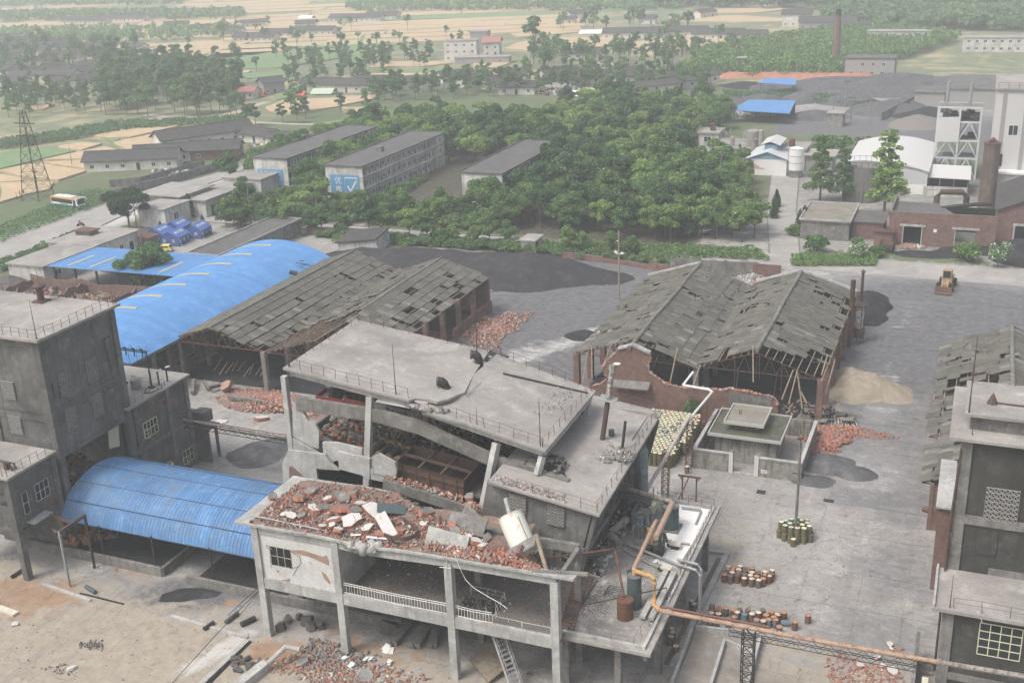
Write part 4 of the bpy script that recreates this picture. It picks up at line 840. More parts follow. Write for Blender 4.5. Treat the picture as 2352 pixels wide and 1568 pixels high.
 for k in range(4):
  p=PY(c1(850+90*k,1430+22*k),87.3+.2*k);q=PY(c1(1010+75*k,1300+30*k),90.2);c=thing('roller',['rusty steel roller half buried in rubble beside the second column','second steel roller with straw coloured lagging','third steel roller with straw coloured lagging','nearest steel roller lying above the rusty bin'][k],'roller',tuple(p),'rollers fallen inside the collapsed block')
  m=MB();m.tube([p,q],.36,12);m.build('drum',M['steeldark'],c);m=MB()
  for e in(0,1):s=p.lerp(q,.02+.9*e);m.tube([s,s+(q-p).normalized()*.5],.47,12)
  m.build('lagging',M['lagging'],c)
 a=PY(b2(1090,75),86.6);b=PY(b2(1555,200),86.2);c=thing('steel_bin','large rusty open steel bin resting inside the collapsed block','bin',tuple(a))
 d=(b-a);dn=Vector((.28,3.4,.35))
 for p,q in[(a,b),(a+dn,b+dn),(a,a+dn),(b,b+dn)]:m=MB();m.beam(p+Vector((0,0,-.6)),q+Vector((0,0,-.6)),.1,1.9);m.build('side',M['steelrust'],c)
 m=MB()
 for f in(.33,.66):m.beam(a+d*f+Vector((0,0,.2)),a+d*f+dn+Vector((0,0,.2)),.22)
 m.beam(a+dn*.5+Vector((0,0,.25)),b+dn*.5+Vector((0,0,.25)),.22)
 for f in(0,.5,1):
  for zz_ in(.35,-.4,-1.4):m.beam(a+Vector((0,-.1,zz_)),b+Vector((0,-.1,zz_)),.12,.1)
 for f in(.1,.3,.5,.7,.9):m.beam(a+d*f+Vector((0,-.1,.3)),a+d*f+Vector((0,-.1,-1.5)),.12,.1)
 m.build('stiffener',M['steelrust'],c);m=MB();m.slab([tuple(a+Vector((0,0,-.9))),tuple(b+Vector((0,0,-.9))),tuple(b+dn+Vector((0,0,-.9))),tuple(a+dn+Vector((0,0,-.9)))],.1);m.build('floor',M['black'],c)
 debris(None,'rubble',lambda u,v:(-60.5+9*u,88.6+8*v,12.7+1.5*v*(1-u*.5)),1300,(.06,.4),('brickchip','graychip','whitechip','rockdark'),(3,3,.4,4),'broken brick and plaster filling the left bay of the collapsed block')
 debris(None,'rubble',lambda u,v:(-51+13*u,91+8*v,12.0-1.4*u+1.8*v),1200,(.08,.45),('graychip','black','brickchip','steelrust'),(2,5,1.2,1),'dark tangled rubble heaped behind the rusty bin')
 for k,(x,y,s)in enumerate([(480,1290,1.1),(560,1220,1.5),(620,1180,.9),(460,1200,1.2),(700,1250,.8),(1300,1080,1)]):
  p=PY(c1(x,y),88.5);c=chunk_thing(p,s,['whitechip','conlight','graychip','whitechip','conlight','con'][k],['white plaster chunk on edge in the left bay rubble','large flat grey slab piece deep in the left bay','small brown grey piece at the back of the left bay','tall white plaster chunk against the torn wall','grey block beside the second column','grey lump hanging under the roof break'][k])
M['lagging']=plain('straw_lagging',srgb(128,106,70),.95,var=.4)
def chunk_mesh(s,seed,mat,mat2=None,thick=.22):
 rs=random.Random(seed);n=rs.randint(5,8);pts=[]
 for k in range(n):
  a=2*math.pi*k/n+rs.uniform(-.25,.25);r=s*rs.uniform(.55,1.0);pts.append((r*math.cos(a)*1.0,r*math.sin(a)*.72))
 mb=MB();t=s*thick;z0=[(p[0]*1.04,p[1]*1.04,-t)for p in pts];z1_=[(p[0],p[1],t*rs.uniform(.75,1))for p in pts]
 mb.add(z0+z1_,[tuple(range(n))[::-1]]+[(i,(i+1)%n,(i+1)%n+n,i+n)for i in range(n)],1 if mat2 else 0)
 k0=mb.n;mb.add([(p[0],p[1],p[2]+.002)for p in z1_],[tuple(range(n))],0)
 return mb.mesh('slab_piece',[M[mat]]+([M[mat2]]if mat2 else[]))
def chunk_thing(p,s,mat,label,rot=None,mat2='brickchip',group=None,name='concrete_chunk',thick=.22,cat='rubble chunk'):
 o=obj(name,chunk_mesh(s*.6,hash(label)%9999 if False else int(p[0]*31+p[1]*17)%9999,mat,mat2,thick),None,tuple(p))
 o.rotation_euler=rot or(random.uniform(-.45,.45),random.uniform(-.45,.45),random.uniform(0,6.3));tag(o,label,cat,group);return o
main_block()
def d1(x,y):return(1300.6+.3086*x,580.7+.3086*y)
ORD=['first','second','third','fourth','fifth','sixth','seventh','eighth','ninth','tenth','eleventh','twelfth','thirteenth','fourteenth','fifteenth','sixteenth','seventeenth','eighteenth','nineteenth','twentieth','twenty-first','twenty-second','twenty-third','twenty-fourth','twenty-fifth','twenty-sixth','twenty-seventh','twenty-eighth','twenty-ninth','thirtieth']
# ------------------------------------------------------------------ front frame building with the rubble covered roof
def front_frame():
 t=thing('frame_building','pale two storey open concrete frame with brick rubble all over its roof','building',(-43,77,0))
 Y=74.2
 zt=lambda x:12.0+.018*(x+58)+(-.28*math.exp(-((x+46)/2.6)**2))
 xs=[-59.4+(32.6)*i/24 for i in range(25)];YB=lambda x:float(np.interp(x,[-48,-43,-38,-33,-31],[83.6,80.6,77.6,75.8,74.75]))
 m=MB();a=[(x,73.7,zt(x))for x in xs];b=[(x,YB(x),zt(x)-.15)for x in xs]
 n=len(xs);vs=a+b+[(p[0],p[1],p[2]-.22)for p in a]+[(p[0],p[1],p[2]-.22)for p in b]
 m.add(vs,[(i,i+1,n+i+1,n+i)for i in range(n-1)]+[(2*n+i+1,2*n+i,3*n+i,3*n+i+1)for i in range(n-1)]+[(i+1,i,2*n+i,2*n+i+1)for i in range(n-1)]+[(0,n,3*n,2*n),(2*n-1,n-1,3*n-1,4*n-1)]);m.build('roof_slab',M['conlight'],t)
 for x0,x1 in((-57.6,-49.2),(-49.2,-46.0),(-45.8,-38.0),(-38,-28.4)):
  m=MB();m.beam((x0,Y,zt(x0)-.62),(x1,Y,zt(x1)-.62),.4,.85);m.build('roof_beam',M['conlight'],t)
 m=MB();m.beam((-57.6,79.9,11.5),(-28.4,79.9,11.6),.4,.8)
 for x in(-57.4,-49,-38,-28.5):m.beam((x,Y,11.4),(x,80,11.4),.35,.7)
 m.build('roof_beam',M['con'],t)
 for i,x in enumerate((-57.45,-49.1,-38.1,-28.55)):
  for z0,z1 in((-.1,5.6),(5.6,11.75)):
   m=MB();w=.34;m.box(x-w,x+w,Y-w-.02*(z0>0),Y+w,z0,z1);m.build('column',M['conlight'],t)
  m=MB();m.box(x-.3,x+.3,79.6,80.2,0,11.2);m.build('column',M['con'],t)
 m=MB();m.box(-57.8,-38.3,74.0,84,5.95,6.2);m.box(-38.3,-28.2,77.9,84,5.95,6.2);m.box(-38.3,-28.2,74.0,75.5,5.95,6.2);m.box(-34.6,-28.2,75.5,77.9,5.95,6.2);m.build('floor_slab',M['floorcon'],t)
 for x0,x1 in((-57.7,-49.4),(-48.8,-38.4),(-37.8,-28.8)):m=MB();m.box(x0,x1,Y-.28,Y+.1,5.35,6.45);m.build('spandrel',M['conlight'],t)
 m=MB();m.box(-57.8,-49,83.6,83.9,6.2,11.4);m.box(-57.9,-57.6,74.3,83.8,6.2,11.3);m.box(-49.0,-48.75,74.6,80.0,6.2,11.2);m.build('side_wall',M['conlight'],t)
 W0,W1=-57.1,-49.4;wx,wz,ww,wh=-56.15,7.9,2.25,2.0
 m=MB();m.box(W0,wx,Y-.12,Y+.12,6.46,11.2);m.box(wx+ww,W1,Y-.12,Y+.12,6.46,11.2);m.box(wx,wx+ww,Y-.12,Y+.12,6.46,wz);m.box(wx,wx+ww,Y-.12,Y+.12,wz+wh,11.2);m.build('infill_wall',M['palerender'],t)
 window(t,'-y',(wx,Y-.02,wz),ww,wh,3,2,'conlight',open_sash=True,glass='black')
 m=MB()
 for pts in[[(360,655),(450,655),(590,700),(615,690),(632,735),(628,760),(600,745),(500,700),(370,668)],[(578,800),(610,820),(640,870),(638,890),(600,850)],[(485,728),(515,750),(500,745)],[(200,620),(240,650),(235,640)],[(150,505),(195,515),(155,540)],[(270,790),(295,800),(275,805)],[(180,855),(300,862),(365,850),(360,870),(300,870),(182,862)]]:
  q=[PY(b2(*p),Y-.12)for p in pts];m=MB();m.wallxz([(p.x,p.z)for p in q][::-1],Y-.15,Y-.121);m.build('exposed_brick',M['oldbrick'],t)
 m=MB()
 for pts in[[(200,618),(205,640),(245,655)],[(370,665),(430,700),(440,740),(400,800),(385,830)],[(365,780),(420,770)],[(750,660),(800,640),(760,720),(800,760)]]:
  q=[PY(b2(*p),Y-.13)for p in pts]
  for a_,b_ in zip(q[:-1],q[1:]):m.beam(a_,b_,.05,.03)
 m.build('crack',M['condark'],t)
 bal=MB();bal.tube([(0,0,0),(0,0,.95)],.022,5);bme=bal.mesh('baluster',M['white'])
 off=Vector(LOC[t]);xf=[]
 for x0,x1 in((-48.7,-38.5),(-37.7,-34.3)):
  m=MB()
  for z in(6.55,7.35,7.55):m.tube([(x0,Y-.1,z+.0),((x0+x1)/2,Y-.16,z-.04),(x1,Y-.1,z)],.03,5)
  m.build('handrail',M['white'],t)
  k=int((x1-x0)/.28)
  for i in range(1,k):xf.append((0,Matrix.Translation((x0+(x1-x0)*i/k,Y-.12,6.5))@Matrix.Rotation(random.gauss(0,.03),4,'Y')))
 pieces('baluster',[bme],xf,t)
 railing(t,[(-34.3,Y-.1,6.5),(-31.6,Y-.1,6.45),(-29,Y-.1,6.5)],.8,2.6,.02,'white',mids=0);railing(t,[(-38,77.9,6.2),(-34.7,77.9,6.2),(-34.5,75.4,6.2)],.95,1.6,.02,'white')
 debris(t,'floor_debris',lambda u,v:(-48+19*u,75+8*v,6.2+0*u),2600,(.02,.11),('graychip','brickchip','whitechip'),(6,1.6,.5),power=3)
 m=MB();m.tube([PY(b2(1440,680),73.8),PY(b2(1435,850),73.8)],.03,4);m.tube([PY(b2(1390,772),73.8),PY(b2(1470,780),73.8)],.03,4);P=[PY(b2(*q),73.7)for q in[(1495,690),(1530,780),(1570,860),(1620,910),(1700,960),(1790,1010),(1855,1055)]];m.tube(P,.03,4);m.build('dangling_wire',M['white'],t)
 for k in range(12):pass
 m=MB()
 for k in range(16):x=-28.9+random.uniform(0,.9);m.tube([(x,Y+random.uniform(-.3,.3),11.6),(x+random.uniform(-.15,.15),Y+random.uniform(-.4,.4),12.9)],.018,4)
 m.build('rebar',M['steelgrey'],t)
 debris(t,'broken_edge',lambda u,v:(-47.6+3.0*u,73.5+.7*v,zt(-46)-.25+.35*u*v),60,(.15,.5),('conlight','graychip'),(2,1))
 m=MB();m.tube([(-30.4,73.9,12.45),(-26.0,75.0,12.4)],.22,10);m.tube([(-26.1,75.0,12.4),(-25.2,75.6,11.9)],.1,6);tag(m.build('drain_pipe',M['con'],None),'grey pipe jutting from the right end of the rubble roof','pipe')
 def z_r(x,y):return np.vectorize(zt)(x)
 depth=lambda x,y:np.clip(.25+.5*np.sin((x+59)/32*3.0)*np.clip((y-73.6)/3,0,1)+.22*np.sin(x*1.3)*np.cos(y*.9),.05,1.2)
 def reg(u,v):
  x=-57.8+22*u;y=74.0+(8.8*v);k=np.sin(x*1.1+2*np.sin(y*.9))+np.sin(y*1.7+x*.5);x=np.where(k<-.75,x+1.3,x);y=np.minimum(y,74+(np.vectorize(YB)(x)-74.2)*RNG.random(len(x))**.6);return x,y,z_r(x,y)+depth(x,y)*.8*RNG.random(len(u))
 debris(None,'rubble',reg,15000,(.03,.16),('brickchip','brickchip2','graychip','whitechip','rockdark'),(5,2.4,3,.5,1.2),'red brick rubble blanketing the roof of the front frame building',power=3.2)
 debris(None,'rubble',lambda u,v:(-38.6+8.6*u,74.0+3.2*v*(1-.72*u),12.3+.5*np.sin(3*u)*RNG.random(len(u))),1300,(.05,.24),('brickchip','graychip','whitechip'),(6,2,.7),'brick rubble around the tilted white tank on the front roof',power=2.2)
 CH_=[(240,275,1.2,'con','pointed grey slab piece standing at the left end of the rubble roof'),(320,405,.9,'whitechip','small white plaster piece nearest the blue vault on the rubble roof'),(372,412,1.2,'whitechip','white plaster piece second from the blue vault on the rubble roof'),(445,410,1.0,'graychip','grey slab piece right of two small white ones on the rubble roof'),(518,365,1.3,'whitechip','white plaster piece above a brick slab at the left of the rubble'),(540,385,1.6,'whitechip','larger white plaster slab just below another in the left rubble'),(600,360,1.6,'con','grey rendered slab with brick edge left of centre in the rubble'),(715,365,2.3,'con','wide grey rendered slab on brick in the middle of the rubble'),(800,385,1.8,'con','grey slab right of the widest one in the rubble'),(515,248,1.7,'graychip','brick slab on its side at the rear left of the rubble'),(430,292,1.7,'graychip','brown brick slab at far left rear of the rubble'),(625,300,1.3,'whitechip','pale slab with dirty face at rear of the rubble'),(715,290,1.9,'con','long grey slab at rear centre of the rubble'),(800,270,1.7,'con','grey slab tilted against the sloping fallen beam'),(845,335,1.4,'whitechip','cream plaster slab left of the largest white one'),(938,375,2.5,'whitechip','largest white plaster slab on the rubble roof'),(660,445,1.4,'whitechip','white plaster slab in front of the middle grey slabs'),(780,450,2.1,'whitechip','long white cracked plaster slab in the middle foreground of the rubble'),(695,510,1.2,'whitechip','white plaster slab near the front edge centre left'),(585,490,1.0,'whitechip','small white plaster flake in a cluster near the roof edge'),(650,485,.9,'whitechip','small white plaster flake right of the flake cluster'),(895,487,1.3,'whitechip','white plaster flake before the tilted long slab'),(1110,310,0.9,'graychip','small dark block behind the green sheet metal'),(1300,400,1.9,'con','upright grey slab behind the curved rusty girder'),(1500,535,1.3,'graychip','pale block lying behind the big grey panel'),(1600,300,1.2,'graychip','grey block under the broken beam end'),(1280,490,1.2,'whitechip','white slab piece right of the curved rusty girder'),(1640,615,1.4,'whitechip','white plaster piece right of the big grey panel'),(1690,645,1.2,'whitechip','second white plaster piece right of the big grey panel'),(1590,590,.9,'whitechip','small white plaster bit touching the big grey panel'),(1720,590,1.2,'con','grey slab edge below the concrete stair'),(1000,540,1.1,'brickchip','brick clump before the rusty girder'),(1110,520,1.3,'brickchip','brick clump inside the curve of the rusty girder'),(1480,500,1.1,'brickchip','brick clump behind the big grey panel')]
 for x,y,s,mt,lb in CH_:
  p=Vector(G(*b2(x,y),12.75));p.z=zt(p.x)+.62;chunk_thing(p,s,mt,lb,(random.uniform(-.3,.3),random.uniform(-.3,.3),random.uniform(0,6)),'brickchip')
 def slabthing(D0,size,rot,mt,lb,z=12.9,mt2=None,nm='fallen_slab'):
  p=G(*b2(*D0),z);m=MB();m.obox((0,0,0),size,(0,0,0));o=m.build(nm,M[mt]);o.location=p;o.rotation_euler=rot;tag(o,lb,'slab');return o
 slabthing((1025,490),(3.3,1.05,.35),(.3,.2,-.75),'whitechip','long white slab lying diagonally across the rubble roof')
 slabthing((1445,590),(3.9,1.6,.4),(R(58),R(4),-.05),'conlight','big smooth pale grey panel standing at the roof front edge',12.9)
 slabthing((1945,660),(3.4,1.3,.5),(.25,-.6,.25),'con','large brick and concrete wedge leaning on the white tank',12.9)
 slabthing((1985,700),(2.0,.9,.5),(.6,.9,.5),'brick','brick wedge at the foot of the white tank',12.6);slabthing((1800,700),(3.0,.6,.5),(.1,.3,-.3),'brick','long brick strip lying along the roof edge before the tank',12.5)
 slabthing((1060,370),(2.6,1.2,.06),(.3,.2,.5),'bluegrey','crumpled dark green sheet metal at the rear of the rubble',13.0,nm='sheet_metal');slabthing((1580,480),(3.4,1.8,.3),(.6,.1,.1),'con','dark slab leaning under the fallen beam end',12.9)
 slabthing((2095,690),(.32,.2,3.6),(-.35,-.45,0),'wood','pale timber plank leaning against the leaning wall',13.2,nm='plank')
 g=MB();P=[Vector(G(*b2(*q),13.1))for q in[(1010,550),(1060,570),(1150,580),(1215,560),(1240,530),(1215,490),(1140,445)]]
 for a_,b_ in zip(P[:-1],P[1:]):g.beam(a_,b_,.12,.38)
 tag(g.build('bent_girder',M['steelrust']),'rust red girder bent into a hook on the rubble roof','girder')
 g=MB();g.tube([G(*b2(90,415),12.35),G(*b2(600,520),12.5)],.07,6);tag(g.build('roof_pipe',M['conlight']),'thin pale pipe lying along the left roof edge','pipe')
 g=MB();g.tube([G(*b2(780,553),12.4),G(*b2(850,550),12.45)],.08,6);g.tube([G(*b2(890,565),12.4),G(*b2(1150,588),12.5)],.1,6);tag(g.build('roof_pipe',M['white']),'broken white pipe lying along the middle of the roof edge','pipe',kind=None);
 g=MB();Q=[G(*b2(*q),z)for q,z in[((320,430),13.2),((405,555),12.1),((480,535),12.2)]];g.tube(Q,.03,4);tag(g.build('bent_rod',M['steelgrey']),'thin bent rod standing out of the left roof edge','rod')
 m=MB()
 for k in range(70):a=Vector((random.uniform(-57,-33),random.uniform(74,81),12.3));b=a+Vector((random.uniform(-.9,.9),random.uniform(-.6,.6),random.uniform(.4,1.5)));m.tube([a,(a+b)/2+Vector((.15,0,.1)),b],.022,4)
 tag(m.build('rebar',M['steelrust']),'bent reinforcing bars sticking out of the roof rubble','rebar',kind='stuff')
 X_,Y_=np.meshgrid(np.linspace(-57.9,-33.5,90),np.linspace(73.9,82.6,34));Zd=np.vectorize(zt)(X_)+np.clip(depth(X_,Y_)*.72-.1+RNG.normal(0,.035,X_.shape),-.02,2)*np.clip((X_+58.4)/1.5,0,1)*np.clip((Y_-73.7)/.8,0,1);Zd=np.where(Y_>np.vectorize(YB)(X_)-.3,Zd-1.2,Zd);i=(np.arange(89)[None]+90*np.arange(33)[:,None]).ravel()
 o=obj('rubble_dust',fast_mesh('rubble_dust',np.stack([X_.ravel(),Y_.ravel(),Zd.ravel()],1),np.stack([i,i+1,i+91,i+90],1),M['dust']));tag(o,'brown grey dust and crushed brick between the rubble on the front roof','dust',kind='stuff')
 c=thing('white_tank','large white cylindrical tank tipped over against the leaning dark wall','tank',(-35,82,9))
 a_,b_=PY(b2(1990,690),76.9),PY(b2(1875,420),78.4);ax_=(b_-a_).normalized()
 m=MB();m.tube([a_,b_],1.1,26);m.build('shell',M['tankwhite'],c)
 m=MB();m.tube([b_,b_+ax_*.06],1.15,26);m.tube([a_-ax_*.02,a_+ax_*.08],1.15,26);m.build('rim',M['tankwhite'],c)
 m=MB();m.beam(b_+ax_*.0,PY(b2(1845,300),78.6),.3,.3);m.build('stub_pipe',M['conlight'],c,label='square pale duct sticking out of the tank top')
 m=MB();s=Vector((.95,-.55,.4));m.tube([a_+s,b_+s],.05,5);m.tube([a_-s*1.1+Vector((0,-.5,0)),b_-s*1.1+Vector((0,-.5,0))],.07,5);m.build('ladder_rail',M['steeldark'],c)
 c=thing('stair','dark concrete stair flight hanging between broken beam and white tank','stair',(-38,83,10))
 a_,b_=PY(b2(1680,440),82.4),PY(b2(1770,610),81.4)
 for k in range(9):p=a_.lerp(b_,k/8);m=MB();m.obox(p,(1.1,.5,.18),(0,.1,.1));m.build('step',M['con'],c)
 m=MB();m.beam(a_+Vector((0,0,-.25)),b_+Vector((0,0,-.25)),.9,.14);m.build('stringer',M['condark'],c)
M['dust']=grimy('crushed_brick_dust',srgb(150,124,110),srgb(128,116,108),srgb(172,160,150),.9,amount=.6,bump=.5,dirt2=srgb(140,104,90));M['floorcon']=grimy('dusty_floor',srgb(136,130,124),srgb(104,100,96),srgb(138,134,128),.4,amount=.7)
M['palerender']=grimy('pale_cracked_render',srgb(206,206,203),srgb(182,181,178),srgb(214,213,210),.3,amount=.25,streak=.15)
M['oldbrick']=plain('weathered_bare_brick',srgb(160,130,112),.95,var=.25,scale=1.5)
M['bluegrey']=rusty('dark_green_grey_paint',srgb(74,92,94),rust=srgb(110,84,66),amt=.12)
M['tankwhite']=(lambda t:t.done(t.mix(t.math('MULTIPLY',t.mask(t.noise(.9,6,.7,t.scaled((1.4,1.4,.25))),.55,.7),.65),srgb(216,213,198),srgb(170,120,86)),.55))(NT('stained_white_tank'))
front_frame()
def under_frame():
 st=thing('metal_stair','grey steel stair with railings descending from the frame building floor opening','stair',(-33.5,75,0))
 a,b=Vector((-35.2,75.8,6.2)),Vector((-31.6,73.2,-.1))
 for k in range(18):p=a.lerp(b,(k+.5)/18);m=MB();m.obox(p,(.28,1.0,.05),(0,0,math.atan2(b.y-a.y,b.x-a.x)));m.build('step',M['steelgrey'],st)
 n=(b-a).cross(Vector((0,0,1))).normalized()*.5
 for s_ in(-1,1):
  m=MB();m.beam(a+n*s_,b+n*s_,.08,.28);m.build('stringer',M['conlight'],st)
  m=MB();u=Vector((0,0,.95));m.tube([a+n*s_+u,b+n*s_+u],.03,5)
  for k in range(6):p=a.lerp(b,k/5)+n*s_;m.tube([p,p+u],.025,5)
  m.build('handrail',M['steelgrey'],st)
 B_=[((300,1180),1.1,'dark boulder at the left end under the frame'),((350,1130),.9,'dark boulder behind the leftmost one under the frame'),((480,1140),1.5,'largest rounded dark rock under the frame'),((500,1175),1.2,'dark rock right before the largest one'),((565,1165),1.2,'upright dark slab rock beside the second column'),((420,1110),.8,'small dark rock at the rear under the frame'),((1060,1190),2.0,'flat brown boulder under the middle bay')]
 for(D,s,lb)in B_:p=Vector(G(*b2(*D),.3));chunk_thing(p,s*1.1,'rockdark',lb,None,None,name='boulder',thick=.5,cat='boulder')
 for k,(A_,B__,w)in enumerate([((1170,1160),(1060,1290),1.1),((1290,1180),(1210,1310),1.3),((1360,1200),(1340,1310),.8)]):
  p,q=Vector(G(*b2(*A_),.35)),Vector(G(*b2(*B__),.35));m=MB();m.beam(p,q,w,.5);m.tube([q,q+Vector((.1,0,.05))],.3,8);tag(m.build('fallen_column',M['con']),['grey fallen column left of three under the middle bay','broad fallen concrete beam in the middle of three under the bay','short tapered fallen column right of three under the bay'][k],'column')
 for k,(A_,B__)in enumerate([((1640,1380),(1830,1480))]):
  p=Vector(G(*b2(1735,1430),.8));m=MB()
  for j in range(6):m.obox(p+Vector((-1.0+.4*j,-.25*j+.6,.35-.12*j)),(.5,2.6,.22),(R(8),R(15),R(-20)))
  tag(m.build('collapsed_stair',M['drymud']),'brown dusty stepped slab lying under the right bay','steps')
 for k,(D,s)in enumerate([((1035,1340),1.1),((745,1400),1.0),((775,1448),.9),((893,1404),.8),((1058,1432),.7)]):
  p=Vector(G(*b2(*D),.12));m=MB();
  for j in range(3):m.obox(p+Vector((random.uniform(-.3,.3),random.uniform(-.2,.2),.08*j)),(s*.7,s*.45,.05),(random.uniform(-.3,.3),random.uniform(-.3,.3),random.uniform(0,3)))
  tag(m.build('paper_sack',M['white']),['largest white torn sack under the middle bay','white torn sack at left of the front brick scatter','white torn sack at the front of the brick scatter','white torn sack between two others on the scatter','small white sack nearest the third column'][k],'sack')
 chunk_thing(Vector(G(*b2(875,1515),.25)),2.0,'conlight','tall pale grey slab standing on the front brick scatter',(.5,.4,1),None);chunk_thing(Vector(G(*b2(455,1420),.25)),1.6,'con','rounded grey slab left of the front brick scatter',None,None);chunk_thing(Vector(G(*b2(985,1548),.25)),.9,'conlight','small pale block at the bottom picture edge beside the tall slab',None,None)
 debris(None,'rubble',lambda u,v:disc(-46.5,71.0,8.5,2.6,lambda x,y:.03+0*x,.8)(u,v),2600,(.03,.17),('brickchip','graychip','whitechip','brickchip2'),(5,3,.7,1),'scattered broken brick on the ground before the frame building',power=2.5)
 debris(None,'rubble',lambda u,v:disc(-50,73.2,3.5,2.2,lambda x,y:.1+0*x,.7)(u,v),700,(.04,.2),('graychip','brickchip'),(5,1),'grey crushed concrete at the foot of the second column')
 for k,(D0,D1,r,mt,lb)in enumerate([((590,905),(655,945),.22,'bluegrey','short green steel pipe lying on the yard at left'),((1550,1150),(1630,1085),.22,'bluegrey','short green pipe beside the guy cable'),((1655,1165),(1750,1120),.26,'steeldark','dark pipe length right of the short green one'),((1400,1195),(1465,1150),.2,'steeldark','short brown pipe lying across the white trench edge'),((80,840),(155,790),.2,'steeldark','dark pipe length beside the raised outbuilding column')]):
  a,b=Vector(G(*b1(*D0),r)),Vector(G(*b1(*D1),r));m=MB();m.tube([a,b],r,12);tag(m.build('pipe_length',M[mt]),lb,'pipe')
 m=MB();m.tube([G(*b2(-60,1100),.2),PY(b2(150,905),73.9)],.04,5);m.tube([G(*b1(1180,1568),.1),G(*b1(1590,1120),.8),PY(b1(1815,890),73.9)],.035,5);m.tube([PY(b1(1808,895),73.9),G(*b1(1640,1110),.9),G(*b1(1560,1150),.1)],.03,5);tag(m.build('guy_cable',M['steeldark']),'dark guy cable running from the first frame column to the ground','cable',kind=None)
 m=MB();m.tube([Vector(G(*b1(1840,1430),.9)),Vector(G(*b1(1960,1320),1.6)),Vector(G(*b1(2060,1335),1.5))],.24,12);tag(m.build('vent_pipe',M['conlight']),'white bent pipe rising out of the brown pit at bottom','pipe')
 m=MB();a,b=Vector(G(*b1(1830,1440),.4)),Vector(G(*b1(1600,1620),.4));m.beam(a,b,.9,.8);tag(m.build('pit_wall',M['conlight']),'low white concrete wall at the bottom edge beside the bent pipe','wall')
 m=MB();a,b=Vector(G(*b1(1985,1400),.3)),Vector(G(*b1(2120,1300),.5));m.beam(a,b,.16,.1);tag(m.build('plank',M['wood']),'brown plank lying behind the white bent pipe','plank')
 for k in range(22):
  u=random.random();p=Vector(G(*b1(1600+190*random.random(),1390+90*random.random()),.15));chunk_thing(p,.75,'rockdark','dark broken coal lump in the pile beside the white wall',None,None,group='dark lumps piled beside the white wall',name='coal_lump',thick=.5,cat='lump')
 for k,(D,s,lb)in enumerate([((100,1165),.9,'white plastic bag and grey lump on the yard at far left'),((490,1465),.9,'pale block lying on the dark patch of the yard at bottom left')]):
  chunk_thing(Vector(G(*b1(*D),.15)),s,'whitechip',lb,None,None)
 debris(None,'rubble',disc(*G(*b1(640,1310))[:2],1.3,.7,lambda x,y:.03+0*x),130,(.04,.16),('graychip','rockdark'),(3,1),'small heap of grey chips in the middle of the tan yard')
 debris(None,'rubble',disc(*G(*b1(430,1480))[:2],1.8,.7,lambda x,y:.02+0*x),90,(.03,.12),('rockdark','graychip'),(3,1),'scatter of dark chips around the pale block at bottom left')
 debris(None,'litter',disc(*G(*b1(690,775))[:2],2.2,.4,lambda x,y:.02+0*x),90,(.03,.1),('whitechip','graychip'),(3,1),'white litter along the foot of the bin wall')
 m=MB();
 for A_,B__ in[((1175,1105),(1700,1255)),((290,885),(620,1000))]:a,b=Vector(G(*b1(*A_),.08)),Vector(G(*b1(*B__),.08));m.beam(a,b,.35,.16)
 m.beam(Vector(G(*b1(1700,1270),.06)),Vector(G(*b1(1350,1600),.06)),.5,.12);tag(m.build('trench_edge',M['conlight']),'white concrete edging of the drain trench in the yard','kerb')
 m=MB();m.beam(Vector(G(*b1(1715,1280),.03)),Vector(G(*b1(1400,1600),.03)),.45,.05);m.beam(Vector(G(*b1(550,950),.03)),Vector(G(*b1(850,1025),.03)),.2,.05);struct('drain_trench',m,M['black'])
 m=MB();a=Vector(G(*b1(-10,1050),.15));b=Vector(G(*b1(110,1095),.15));m.beam(a,b,.7,.25);tag(m.build('concrete_beam',M['cream2']),'cream concrete beam lying at the left picture edge','beam')
M['drymud']=plain('dry_brown_mud',srgb(128,116,98),.95,var=.3)
M['cream2']=plain('cream_stained_concrete',srgb(200,192,172),.9,var=.15)
under_frame()
